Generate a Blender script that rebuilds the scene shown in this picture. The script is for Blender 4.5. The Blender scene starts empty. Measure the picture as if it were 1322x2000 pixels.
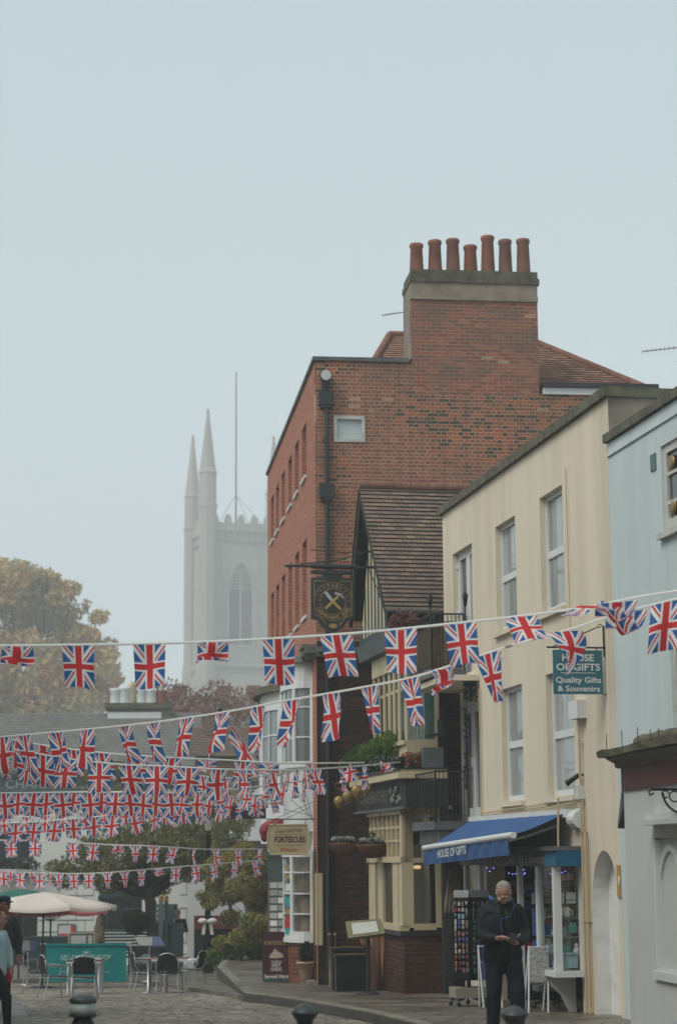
import bpy, bmesh, math, random
import numpy as np
from mathutils import Vector, Matrix
random.seed(7); np.random.seed(7)
C=bpy.context.scene.collection
SC=bpy.context.scene
# ------------------------------------------------------------ camera, world, sun, exposure
FPX=3850.0; TH=math.atan(674/3850.0); ROLL=0.007; EYE=1.6
def ray(px,py):
    a=(px-661)/FPX; b=(1000-py)/FPX
    # roll: photo content rotated ccw by ROLL relative to level => camera rolled cw
    ca,sa=math.cos(ROLL),math.sin(ROLL)
    x=a*ca-b*sa; y=a*sa+b*ca
    # level camera pitched up
    return (x, math.cos(TH)-y*math.sin(TH), math.sin(TH)+y*math.cos(TH))
def atY(px,py,Y):
    r=ray(px,py); t=Y/r[1]; return (r[0]*t,Y,EYE+r[2]*t)
def proj(x,y,z):
    z-=EYE
    w=y*math.cos(TH)+z*math.sin(TH); v=-y*math.sin(TH)+z*math.cos(TH)
    X=x/w; V=v/w; ca,sa=math.cos(ROLL),math.sin(ROLL)
    a=X*ca+V*sa; b=-X*sa+V*ca
    return (661+a*FPX,1000-b*FPX)
class Frame:
    def __init__(s,P,d,flip=1):
        l=math.hypot(*d); s.P=P; s.d=(d[0]/l,d[1]/l); s.n=(-s.d[1]*flip,s.d[0]*flip)
    def uz(s,px,py,off=0):
        r=ray(px,py); n=s.n
        den=r[0]*n[0]+r[1]*n[1]
        t=(s.P[0]*n[0]+s.P[1]*n[1]+off)/den
        x,y=r[0]*t,r[1]*t
        return ((x-s.P[0])*s.d[0]+(y-s.P[1])*s.d[1], EYE+r[2]*t)
    def w(s,u,o,z):
        return (s.P[0]+s.d[0]*u+s.n[0]*o, s.P[1]+s.d[1]*u+s.n[1]*o, z)
r=ray(-81,1678)
p0=atY(1203,1690,24.8)
F1=Frame((p0[0],p0[1]),(r[0],r[1]))
r2=ray(205,1678)
c0=atY(614,1300,38.3)
F2=Frame((c0[0],c0[1]),(r2[0],r2[1]))      # brick street wall, u away
F3=Frame((c0[0],c0[1]),(-F2.n[0],-F2.n[1]),-1) # brick gable: u to the right
# n of F3 should face the camera

cam=bpy.data.cameras.new('camera'); co=bpy.data.objects.new('camera',cam); C.objects.link(co)
cam.sensor_fit='VERTICAL'; cam.sensor_height=36; cam.lens=FPX/2000*36; cam.clip_end=2000; cam.clip_start=.1
co.location=(0,0,EYE)
co.matrix_world=Matrix.Translation((0,0,EYE))@Matrix.Rotation(math.pi/2+TH,4,'X')@Matrix.Rotation(-ROLL,4,'Z')
cam.dof.use_dof=True; cam.dof.focus_distance=24; cam.dof.aperture_fstop=2.6
SC.camera=co
W=bpy.data.worlds.new('World'); SC.world=W; W.use_nodes=True
nt=W.node_tree; nt.nodes.clear()
sk=nt.nodes.new('ShaderNodeTexSky'); sk.sky_type='NISHITA'; sk.sun_disc=False
SUN_EL,SUN_AZ=math.radians(50),math.radians(232)
sk.sun_elevation=SUN_EL; sk.sun_rotation=SUN_AZ; sk.air_density=1.0; sk.dust_density=6.0; sk.ozone_density=1.5
hs=nt.nodes.new('ShaderNodeHueSaturation'); hs.inputs['Saturation'].default_value=.32
mx=nt.nodes.new('ShaderNodeMix'); mx.data_type='RGBA'; mx.inputs[0].default_value=.62

tcw=nt.nodes.new('ShaderNodeTexCoord'); spw=nt.nodes.new('ShaderNodeSeparateXYZ'); rw_=nt.nodes.new('ShaderNodeValToRGB'); el_=rw_.color_ramp.elements
el_[0].position=0; el_[0].color=(5.5,6.35,6.6,1); el_[1].position=.45; el_[1].color=(4.15,5.2,5.45,1)
nt.links.new(tcw.outputs['Generated'],spw.inputs[0]); nt.links.new(spw.outputs[2],rw_.inputs[0]); nt.links.new(rw_.outputs[0],mx.inputs[7])
bg=nt.nodes.new('ShaderNodeBackground'); bg.inputs[1].default_value=.13
wo=nt.nodes.new('ShaderNodeOutputWorld')
nt.links.new(sk.outputs[0],hs.inputs['Color']); nt.links.new(hs.outputs[0],mx.inputs[6]); nt.links.new(mx.outputs[2],bg.inputs[0]); nt.links.new(bg.outputs[0],wo.inputs[0])
sl=bpy.data.lights.new('sun','SUN'); sl.energy=1.25; sl.angle=math.radians(25); sl.color=(1,.95,.88)
so=bpy.data.objects.new('sun',sl); C.objects.link(so)
so.rotation_euler=Vector((math.sin(SUN_AZ)*math.cos(SUN_EL),math.cos(SUN_AZ)*math.cos(SUN_EL),math.sin(SUN_EL))).to_track_quat('Z','Y').to_euler()
so.location=(0,0,60)
SC.view_settings.view_transform='Standard'; SC.view_settings.look='None'; SC.view_settings.gamma=1
SC.view_settings.exposure=.26
SC.cycles.use_denoising=True; SC.cycles.max_bounces=6; SC.cycles.volume_bounces=3; SC.cycles.transparent_max_bounces=12
SC.cycles.use_adaptive_sampling=True
# ------------------------------------------------------------ helpers
ORG={}
def org(o):
    while o is not None:
        if o.name in ORG: return ORG[o.name]
        o=o.parent
    return Vector((0,0,0))
def tag(o,label=None,cat=None,group=None,kind=None):
    if label: o['label']=label
    if cat: o['category']=cat
    if group: o['group']=group
    if kind: o['kind']=kind
    return o
def thing(name,label,cat,loc,group=None):
    o=bpy.data.objects.new(name,None); C.objects.link(o); o.location=loc; ORG[o.name]=Vector(loc)
    o.empty_display_size=.1
    return tag(o,label,cat,group)
class MB:
    def __init__(s): s.v=[];s.f=[];s.uv=[];s.smooth=[]
    def poly(s,pts,uv=None,sm=False):
        n=len(s.v); s.v+= [tuple(p) for p in pts]; s.f.append(list(range(n,n+len(pts))))
        s.uv+= (uv if uv else [(0,0)]*len(pts)); s.smooth.append(sm)
    def grid(s,rows,uvs=None,closed=False,sm=True):
        n=len(s.v); R=len(rows); K=len(rows[0])
        for r in rows: s.v+=[tuple(p) for p in r]
        for i in range(R-1):
            for j in range(K if closed else K-1):
                k=(j+1)%K
                s.f.append([n+i*K+j,n+i*K+k,n+(i+1)*K+k,n+(i+1)*K+j]); s.smooth.append(sm)
                if uvs: s.uv+=[uvs[i][j],uvs[i][k],uvs[i+1][k],uvs[i+1][j]]
                else: s.uv+=[(0,0)]*4
    def box(s,F,u0,u1,o0,o1,z0,z1,skip=''):
        if u0>u1:u0,u1=u1,u0
        if o0>o1:o0,o1=o1,o0
        if z0>z1:z0,z1=z1,z0
        w=F.w
        if 'f' not in skip: s.poly([w(u0,o1,z0),w(u1,o1,z0),w(u1,o1,z1),w(u0,o1,z1)],[(u0,z0),(u1,z0),(u1,z1),(u0,z1)])
        if 'b' not in skip: s.poly([w(u1,o0,z0),w(u0,o0,z0),w(u0,o0,z1),w(u1,o0,z1)],[(u1,z0),(u0,z0),(u0,z1),(u1,z1)])
        for u,k in ((u0,'l'),(u1,'r')):
            if k not in skip: s.poly([w(u,o0,z0),w(u,o1,z0),w(u,o1,z1),w(u,o0,z1)],[(o0,z0),(o1,z0),(o1,z1),(o0,z1)])
        for z,k in ((z0,'d'),(z1,'t')):
            if k not in skip: s.poly([w(u0,o0,z),w(u1,o0,z),w(u1,o1,z),w(u0,o1,z)],[(u0,o0),(u1,o0),(u1,o1),(u0,o1)])
        return s
    def wall(s,F,u0,u1,z0,z1,off,holes=(),depth=.15,drops=()):
        us=sorted({u0,u1}|{x for h in holes for x in h[:2] if u0<x<u1}); zs=sorted({z0,z1}|{x for h in holes for x in h[2:4] if z0<x<z1})
        for a,b in zip(us,us[1:]):
            for c,d in zip(zs,zs[1:]):
                m,k=(a+b)/2,(c+d)/2
                if any(h[0]<m<h[1] and h[2]<k<h[3] for h in holes): continue
                s.poly([F.w(a,off,c),F.w(b,off,c),F.w(b,off,d),F.w(a,off,d)],[(a,c),(b,c),(b,d),(a,d)])
        for h in holes:
            a,b,c,d=h[:4]; e=off-(h[4] if len(h)>4 else depth)
            for x in (a,b): s.poly([F.w(x,off,c),F.w(x,e,c),F.w(x,e,d),F.w(x,off,d)],[(off,c),(e,c),(e,d),(off,d)])
            for z in (c,d): s.poly([F.w(a,off,z),F.w(b,off,z),F.w(b,e,z),F.w(a,e,z)],[(a,off),(b,off),(b,e),(a,e)])
        return s
    def tube(s,pts,r,n=8,cap=True):
        pts=[Vector(p) for p in pts]; rr=r if isinstance(r,(list,tuple)) else [r]*len(pts)
        rows=[]; prev=None
        for i,p in enumerate(pts):
            t=(pts[min(i+1,len(pts)-1)]-pts[max(i-1,0)]).normalized()
            a=prev-t*prev.dot(t) if prev is not None else t.orthogonal()
            a.normalize(); prev=a; b=t.cross(a)
            rows.append([p+(a*math.cos(2*math.pi*k/n)+b*math.sin(2*math.pi*k/n))*rr[i] for k in range(n)])
        s.grid(rows,closed=True)
        if cap: s.poly(rows[0]); s.poly(rows[-1])
        return s
    def lathe(s,c,prof,n=16):
        rows=[[(c[0]+r*math.cos(2*math.pi*k/n),c[1]+r*math.sin(2*math.pi*k/n),c[2]+z) for k in range(n)] for r,z in prof]
        s.grid(rows,closed=True); s.poly(rows[0]); s.poly(rows[-1]); return s
    def ball(s,c,r,n=10,R=None):
        if not isinstance(r,(tuple,list)): r=(r,r,r)
        rows=[]
        for i in range(n+1):
            a=-math.pi/2+math.pi*i/n; row=[]
            for k in range(n*2):
                b=2*math.pi*k/(n*2); p=Vector((max(math.cos(a),.001)*math.cos(b)*r[0],max(math.cos(a),.001)*math.sin(b)*r[1],math.sin(a)*r[2]))
                if R is not None: p=R@p
                row.append(tuple(Vector(c)+p))
            rows.append(row)
        s.grid(rows,closed=True); s.poly(rows[0]); s.poly(rows[-1]); return s
    def slab(s,F,pts,o0,o1):   # outline in (u,z) extruded along off
        s.poly([F.w(u,o1,z) for u,z in pts],[(u,z) for u,z in pts]); s.poly([F.w(u,o0,z) for u,z in reversed(pts)],[(u,z) for u,z in reversed(pts)])
        for i in range(len(pts)):
            a,b=pts[i],pts[(i+1)%len(pts)]
            s.poly([F.w(a[0],o0,a[1]),F.w(b[0],o0,b[1]),F.w(b[0],o1,b[1]),F.w(a[0],o1,a[1])],[(a[0],o0),(b[0],o0),(b[0],o1),(a[0],o1)])
        return s
    def slabz(s,pts,z0,z1):  # plan outline
        s.poly([(x,y,z1) for x,y in pts],[(x,y) for x,y in pts]); s.poly([(x,y,z0) for x,y in reversed(pts)],[(x,y) for x,y in reversed(pts)])
        for i in range(len(pts)):
            a,b=pts[i],pts[(i+1)%len(pts)]; l=math.hypot(b[0]-a[0],b[1]-a[1])
            s.poly([(a[0],a[1],z0),(b[0],b[1],z0),(b[0],b[1],z1),(a[0],a[1],z1)],[(0,z0),(l,z0),(l,z1),(0,z1)])
        return s
    def xf(s,M,start=0):
        for i in range(start,len(s.v)): s.v[i]=tuple(M@Vector(s.v[i]))
        return s
    def build(s,name,m,parent=None,merge=False,label=None,cat=None,group=None,kind=None):
        o0=org(parent) if parent is not None else (Vector(s.v[0]) if cat else Vector((0,0,0)))
        if parent is None and cat:
            a=np.array(s.v); o0=Vector((float(a[:,0].mean()),float(a[:,1].mean()),float(a[:,2].min())))
        me=bpy.data.meshes.new(name); me.from_pydata([tuple(Vector(v)-o0) for v in s.v],[],s.f)
        ul=me.uv_layers.new(name='UVMap'); ul.data.foreach_set('uv',np.array(s.uv,dtype=np.float32).ravel())
        me.polygons.foreach_set('use_smooth',np.array(s.smooth,dtype=bool))
        bm=bmesh.new(); bm.from_mesh(me)
        if merge: bmesh.ops.remove_doubles(bm,verts=bm.verts,dist=1e-4)
        bmesh.ops.recalc_face_normals(bm,faces=bm.faces); bm.to_mesh(me); bm.free()
        me.materials.append(m)
        o=bpy.data.objects.new(name,me); C.objects.link(o)
        if parent is not None: o.parent=parent
        elif cat: o.location=o0; ORG[o.name]=o0
        tag(o,label,cat,group,kind); return o
def copy_tree(o,parent=None):
    c=o.copy(); C.objects.link(c); c.parent=parent
    if o.name in ORG: ORG[c.name]=ORG[o.name]
    for ch in list(o.children): copy_tree(ch,c)
    return c
# ------------------------------------------------------------ materials
def N(nt,t,**k):
    n=nt.nodes.new(t)
    for a,b in k.items(): setattr(n,a,b)
    return n
def newmat(name,rough=.8,spec=.3,metal=0):
    m=bpy.data.materials.new(name); m.use_nodes=True; nt=m.node_tree
    b=nt.nodes['Principled BSDF']; b.inputs['Roughness'].default_value=rough; b.inputs['Specular IOR Level'].default_value=spec; b.inputs['Metallic'].default_value=metal
    return m,nt,b
def ramp(nt,cols,fac,interp='LINEAR'):
    r=N(nt,'ShaderNodeValToRGB'); r.color_ramp.interpolation=interp; e=r.color_ramp.elements
    while len(e)<len(cols): e.new(.5)
    for i,(p,c) in enumerate(cols): e[i].position=p; e[i].color=(*c,1)
    nt.links.new(fac,r.inputs[0]); return r
def sc(c,k): return tuple(min(1,x*k) for x in c)
def mat(name,col,rough=.8,var=.12,scale=3,bump=0,bscale=None,spec=.3,metal=0,streak=False,dirt=None,dirtamt=.5,uv=False):
    m,nt,b=newmat(name,rough,spec,metal)
    tc=N(nt,'ShaderNodeTexCoord'); mp=N(nt,'ShaderNodeMapping'); nt.links.new(tc.outputs['UV' if uv else 'Object'],mp.inputs[0])
    if streak: mp.inputs['Scale'].default_value=(1,1,.12) if not uv else (1,.12,1)
    n=N(nt,'ShaderNodeTexNoise'); n.inputs['Scale'].default_value=scale; n.inputs['Detail'].default_value=6; nt.links.new(mp.outputs[0],n.inputs['Vector'])
    r=ramp(nt,[(.3,sc(col,1-var)),(.7,sc(col,1+var))],n.outputs[0])
    out=r.outputs[0]
    if dirt:
        n2=N(nt,'ShaderNodeTexNoise'); n2.inputs['Scale'].default_value=scale*.6; n2.inputs['Detail'].default_value=9; n2.inputs['Roughness'].default_value=.7
        nt.links.new(mp.outputs[0],n2.inputs['Vector'])
        rr=ramp(nt,[(.5,(0,0,0)),(.72,(1,1,1))],n2.outputs[0]); mu=N(nt,'ShaderNodeMath',operation='MULTIPLY'); mu.inputs[1].default_value=dirtamt; nt.links.new(rr.outputs[0],mu.inputs[0])
        mm=N(nt,'ShaderNodeMix',data_type='RGBA'); nt.links.new(mu.outputs[0],mm.inputs[0]); nt.links.new(out,mm.inputs[6]); mm.inputs[7].default_value=(*dirt,1); out=mm.outputs[2]
    nt.links.new(out,b.inputs['Base Color'])
    if bump:
        n3=N(nt,'ShaderNodeTexNoise'); n3.inputs['Scale'].default_value=bscale or scale*8; n3.inputs['Detail'].default_value=5; nt.links.new(tc.outputs['Object'],n3.inputs['Vector'])
        bp=N(nt,'ShaderNodeBump'); bp.inputs['Strength'].default_value=bump; bp.inputs['Distance'].default_value=.02; nt.links.new(n3.outputs[0],bp.inputs['Height']); nt.links.new(bp.outputs[0],b.inputs['Normal'])
    return m
def brickmat(name,cols,mortar,bw=.225,bh=.075,ms=.007,grime=None,grimeamt=.35,gscale=.5,headers=None,bump=.3):
    m,nt,b=newmat(name,.88,.2)
    tc=N(nt,'ShaderNodeTexCoord')
    br=N(nt,'ShaderNodeTexBrick'); br.offset=.5; br.squash=.5 if headers else 1; br.squash_frequency=2
    br.inputs['Color1'].default_value=(0,0,0,1); br.inputs['Color2'].default_value=(1,1,1,1); br.inputs['Mortar'].default_value=(.5,.5,.5,1)
    br.inputs['Scale'].default_value=1; br.inputs['Brick Width'].default_value=bw; br.inputs['Row Height'].default_value=bh; br.inputs['Mortar Size'].default_value=ms; br.inputs['Mortar Smooth'].default_value=.3
    nt.links.new(tc.outputs['UV'],br.inputs['Vector'])
    r=ramp(nt,cols,br.outputs['Color'],'CONSTANT'); base=r.outputs[0]
    if headers:   # patches of the wall where burnt headers are common
        r2=ramp(nt,headers,br.outputs['Color'],'CONSTANT')
        n=N(nt,'ShaderNodeTexNoise'); n.inputs['Scale'].default_value=.42; n.inputs['Detail'].default_value=3; nt.links.new(tc.outputs['UV'],n.inputs['Vector'])
        k=ramp(nt,[(.47,(0,0,0)),(.55,(1,1,1))],n.outputs[0]); mm=N(nt,'ShaderNodeMix',data_type='RGBA')
        nt.links.new(k.outputs[0],mm.inputs[0]); nt.links.new(base,mm.inputs[6]); nt.links.new(r2.outputs[0],mm.inputs[7]); base=mm.outputs[2]
    nz=N(nt,'ShaderNodeTexNoise'); nz.inputs['Scale'].default_value=11; nz.inputs['Detail'].default_value=5; nt.links.new(tc.outputs['UV'],nz.inputs['Vector'])
    rz=ramp(nt,[(.25,(.72,.72,.72)),(.75,(1.0,1.0,1.0))],nz.outputs[0]); mz=N(nt,'ShaderNodeMix',data_type='RGBA',blend_type='MULTIPLY'); mz.inputs[0].default_value=1
    nt.links.new(base,mz.inputs[6]); nt.links.new(rz.outputs[0],mz.inputs[7]); base=mz.outputs[2]
    mo=N(nt,'ShaderNodeMix',data_type='RGBA'); nt.links.new(br.outputs['Fac'],mo.inputs[0]); nt.links.new(base,mo.inputs[6]); mo.inputs[7].default_value=(*mortar,1); out=mo.outputs[2]
    if grime:
        n=N(nt,'ShaderNodeTexNoise'); n.inputs['Scale'].default_value=gscale; n.inputs['Detail'].default_value=8; n.inputs['Roughness'].default_value=.65; nt.links.new(tc.outputs['UV'],n.inputs['Vector'])
        k=ramp(nt,[(.42,(0,0,0)),(.7,(1,1,1))],n.outputs[0]); mu=N(nt,'ShaderNodeMath',operation='MULTIPLY'); mu.inputs[1].default_value=grimeamt; nt.links.new(k.outputs[0],mu.inputs[0])
        mm=N(nt,'ShaderNodeMix',data_type='RGBA'); nt.links.new(mu.outputs[0],mm.inputs[0]); nt.links.new(out,mm.inputs[6]); mm.inputs[7].default_value=(*grime,1); out=mm.outputs[2]
    nt.links.new(out,b.inputs['Base Color'])
    bp=N(nt,'ShaderNodeBump'); bp.inputs['Strength'].default_value=bump; bp.inputs['Distance'].default_value=.01; bp.invert=True
    nt.links.new(br.outputs['Fac'],bp.inputs['Height']); nt.links.new(bp.outputs[0],b.inputs['Normal'])
    return m
def emis(name,col,s):
    m=bpy.data.materials.new(name); m.use_nodes=True; b=m.node_tree.nodes['Principled BSDF']; b.inputs['Base Color'].default_value=(*sc(col,.3),1)
    b.inputs['Emission Color'].default_value=(*col,1); b.inputs['Emission Strength'].default_value=s; return m
M={}
M['cream']=mat('cream_render',(.635,.56,.435),.85,.06,1.2,.15,30,streak=True,dirt=(.40,.33,.24),dirtamt=.5)
M['blue']=mat('blue_render',(.50,.57,.57),.85,.05,1.5,.12,30,streak=True,dirt=(.40,.47,.46),dirtamt=.6)
M['greyrender']=mat('pale_grey_render',(.53,.54,.525),.85,.05,1.5,.12,30,streak=True,dirt=(.38,.38,.36),dirtamt=.7)
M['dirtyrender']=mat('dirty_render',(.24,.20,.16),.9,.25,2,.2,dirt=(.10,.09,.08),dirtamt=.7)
M['moss']=mat('mossy_coping',(.10,.095,.068),.95,.4,5,.5,dirt=(.13,.13,.07),dirtamt=.6)
M['white']=mat('white_paint',(.60,.62,.61),.5,.05,3,streak=True)
M['whitewall']=mat('white_painted_wall',(.54,.56,.56),.7,.05,2,.1,streak=True,dirt=(.42,.43,.42),dirtamt=.3)
M['creampaint']=mat('cream_paint',(.50,.43,.275),.55,.08,3,streak=True,dirt=(.22,.18,.11),dirtamt=.3)
M['black']=mat('black_metal',(.012,.015,.016),.45,.3,8,spec=.5)
M['blackwood']=mat('black_timber',(.018,.022,.022),.7,.3,5,.2)
M['darkgreen']=mat('dark_green_paint',(.02,.045,.045),.5,.2,5)
M['lead']=mat('lead_sheet',(.09,.10,.105),.6,.25,3,.1)
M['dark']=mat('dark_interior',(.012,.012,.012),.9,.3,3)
M['wood']=mat('weathered_boards',(.16,.105,.062),.8,.35,6,.3,streak=True)
M['brown']=mat('brown_wood',(.13,.055,.025),.6,.3,6,.2,streak=True)
M['brass']=mat('aged_brass',(.30,.20,.07),.4,.2,10,metal=.7)
M['alu']=mat('brushed_aluminium',(.45,.46,.46),.35,.08,10,metal=.8)
M['gold']=mat('gold_foil',(.30,.21,.075),.5,.3,14,metal=.5)
M['terracotta']=mat('terracotta_pot',(.25,.10,.065),.85,.2,4,.2,dirt=(.10,.08,.07),dirtamt=.5)
M['blackplastic']=mat('black_plastic',(.007,.008,.009),.4,.2,5)
M['glass']=mat('window_glass',(.05,.06,.06),.06,.3,.8,spec=.8)
M['darkglass']=mat('dark_glass',(.008,.009,.009),.1,.3,.8,spec=.45)
M['paleglass']=mat('pale_reflecting_glass',(.22,.26,.27),.12,.3,1.2,spec=.8)
M['curtain']=mat('pale_curtain',(.62,.66,.65),.9,.25,9,streak=False)
M['teal']=mat('teal_banner_cloth',(.0,.20,.195),.7,.06,2)
M['text_white']=mat('white_lettering',(.60,.60,.56),.6,.02,3)
M['stone']=mat('stone_blocks',(.20,.185,.155),.9,.2,3,.4,dirt=(.07,.07,.055),dirtamt=.6)
M['clearglass']=bpy.data.materials.new('shop_glass'); M['clearglass'].use_nodes=True
_n=M['clearglass'].node_tree; _n.nodes.clear(); _o=_n.nodes.new('ShaderNodeOutputMaterial'); _g=_n.nodes.new('ShaderNodeBsdfGlossy'); _g.inputs['Roughness'].default_value=.03; _t=_n.nodes.new('ShaderNodeBsdfTransparent'); _t.inputs[0].default_value=(.88,.91,.9,1); _x=_n.nodes.new('ShaderNodeMixShader'); _x.inputs[0].default_value=.10
_n.links.new(_t.outputs[0],_x.inputs[1]); _n.links.new(_g.outputs[0],_x.inputs[2]); _n.links.new(_x.outputs[0],_o.inputs[0])
_m=bpy.data.materials.new('window_pane'); _m.use_nodes=True; _n=_m.node_tree; _n.nodes.clear(); M['winglass']=_m
_o=_n.nodes.new('ShaderNodeOutputMaterial'); _g=_n.nodes.new('ShaderNodeBsdfGlossy'); _g.inputs['Roughness'].default_value=.04; _t=_n.nodes.new('ShaderNodeBsdfTransparent'); _t.inputs[0].default_value=(.80,.84,.83,1); _x=_n.nodes.new('ShaderNodeMixShader'); _f=_n.nodes.new('ShaderNodeFresnel'); _f.inputs[0].default_value=3.2
_tc=_n.nodes.new('ShaderNodeTexCoord'); _nz=_n.nodes.new('ShaderNodeTexNoise'); _nz.inputs['Scale'].default_value=1.6; _bp=_n.nodes.new('ShaderNodeBump'); _bp.inputs['Strength'].default_value=.25; _bp.inputs['Distance'].default_value=.03
_n.links.new(_tc.outputs['Object'],_nz.inputs['Vector']); _n.links.new(_nz.outputs[0],_bp.inputs['Height']); _n.links.new(_bp.outputs[0],_g.inputs['Normal'])
_n.links.new(_f.outputs[0],_x.inputs[0]); _n.links.new(_t.outputs[0],_x.inputs[1]); _n.links.new(_g.outputs[0],_x.inputs[2]); _n.links.new(_x.outputs[0],_o.inputs[0])
RED,ORG_,DK=(.27,.075,.043),(.33,.105,.052),(.06,.045,.04)
M['brick']=brickmat('red_stock_brick',[(0,(.25,.10,.068)),(.2,(.325,.125,.082)),(.45,(.28,.108,.075)),(.62,(.37,.152,.095)),(.8,(.235,.112,.084)),(.992,(.45,.31,.19))],(.44,.32,.21),
    headers=[(0,(.07,.06,.048)),(.2,(.11,.075,.055)),(.38,(.31,.105,.065)),(.55,(.38,.125,.07)),(.7,(.29,.11,.075)),(.86,(.45,.14,.07)),(.988,(.45,.32,.19))],grime=(.12,.085,.065),grimeamt=.62)
M['brickplain']=brickmat('orange_red_brick',[(0,(.32,.12,.078)),(.3,(.37,.14,.09)),(.6,(.30,.112,.075)),(.85,(.39,.165,.105))],(.44,.28,.19),ms=.005,grime=(.34,.13,.09),grimeamt=.3,bump=.15)
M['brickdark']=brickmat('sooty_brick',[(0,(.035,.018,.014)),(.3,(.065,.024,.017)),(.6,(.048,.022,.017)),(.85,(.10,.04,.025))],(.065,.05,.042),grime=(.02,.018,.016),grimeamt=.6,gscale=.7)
M['brickbase']=brickmat('dark_red_plinth_brick',[(0,(.06,.017,.011)),(.3,(.09,.024,.015)),(.6,(.05,.016,.012)),(.85,(.115,.035,.02))],(.09,.065,.05),grime=(.04,.02,.015),grimeamt=.5)
M['housebrick']=brickmat('brown_house_brick',[(0,(.16,.10,.06)),(.3,(.21,.12,.07)),(.6,(.15,.09,.06)),(.85,(.26,.15,.09))],(.22,.18,.13),bw=.3,bh=.1,ms=.02,grime=(.10,.085,.06),grimeamt=.5)
M['chimbrick']=brickmat('weathered_chimney_brick',[(0,(.25,.09,.062)),(.2,(.33,.115,.075)),(.45,(.27,.10,.07)),(.62,(.38,.145,.085)),(.8,(.21,.105,.08)),(.985,(.40,.29,.19))],(.34,.24,.17),grime=(.11,.10,.08),grimeamt=.75,gscale=.9)
def tilemat(name,cols,scale):
    m,nt,b=newmat(name,.9,.2); tc=N(nt,'ShaderNodeTexCoord')
    br=N(nt,'ShaderNodeTexBrick'); br.inputs['Color1'].default_value=(0,0,0,1); br.inputs['Color2'].default_value=(1,1,1,1); br.inputs['Mortar'].default_value=(0,0,0,1)
    br.inputs['Scale'].default_value=1; br.inputs['Brick Width'].default_value=scale[0]; br.inputs['Row Height'].default_value=scale[1]; br.inputs['Mortar Size'].default_value=.004
    nt.links.new(tc.outputs['UV'],br.inputs['Vector'])
    n=N(nt,'ShaderNodeTexNoise'); n.inputs['Scale'].default_value=.55; n.inputs['Detail'].default_value=7; nt.links.new(tc.outputs['UV'],n.inputs['Vector'])
    ad=N(nt,'ShaderNodeMath',operation='MULTIPLY_ADD'); ad.inputs[1].default_value=.45; nt.links.new(br.outputs['Color'],ad.inputs[0])
    mu=N(nt,'ShaderNodeMath',operation='MULTIPLY'); mu.inputs[1].default_value=.9; nt.links.new(n.outputs[0],mu.inputs[0]); nt.links.new(mu.outputs[0],ad.inputs[2])
    r=ramp(nt,cols,ad.outputs[0]); 
    mo=N(nt,'ShaderNodeMix',data_type='RGBA'); nt.links.new(br.outputs['Fac'],mo.inputs[0]); nt.links.new(r.outputs[0],mo.inputs[6]); mo.inputs[7].default_value=(.02,.02,.02,1)
    nt.links.new(mo.outputs[2],b.inputs['Base Color']); return m
M['rooftile']=tilemat('orange_clay_tiles',[(.2,(.13,.075,.055)),(.42,(.20,.11,.08)),(.6,(.28,.15,.105)),(.78,(.36,.20,.14)),(.95,(.24,.17,.12))],(.17,.1))
M['tile']=tilemat('clay_roof_tiles',[(.2,(.085,.074,.063)),(.45,(.115,.095,.078)),(.65,(.145,.108,.085)),(.85,(.205,.132,.10)),(.97,(.21,.18,.11))],(.17,.1))
M['slate']=tilemat('grey_slates',[(.2,(.10,.105,.10)),(.5,(.14,.14,.13)),(.8,(.17,.165,.15))],(.3,.2))
M['ridge']=mat('clay_ridge',(.20,.095,.065),.9,.25,4,.3,dirt=(.10,.08,.06),dirtamt=.5)
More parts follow.
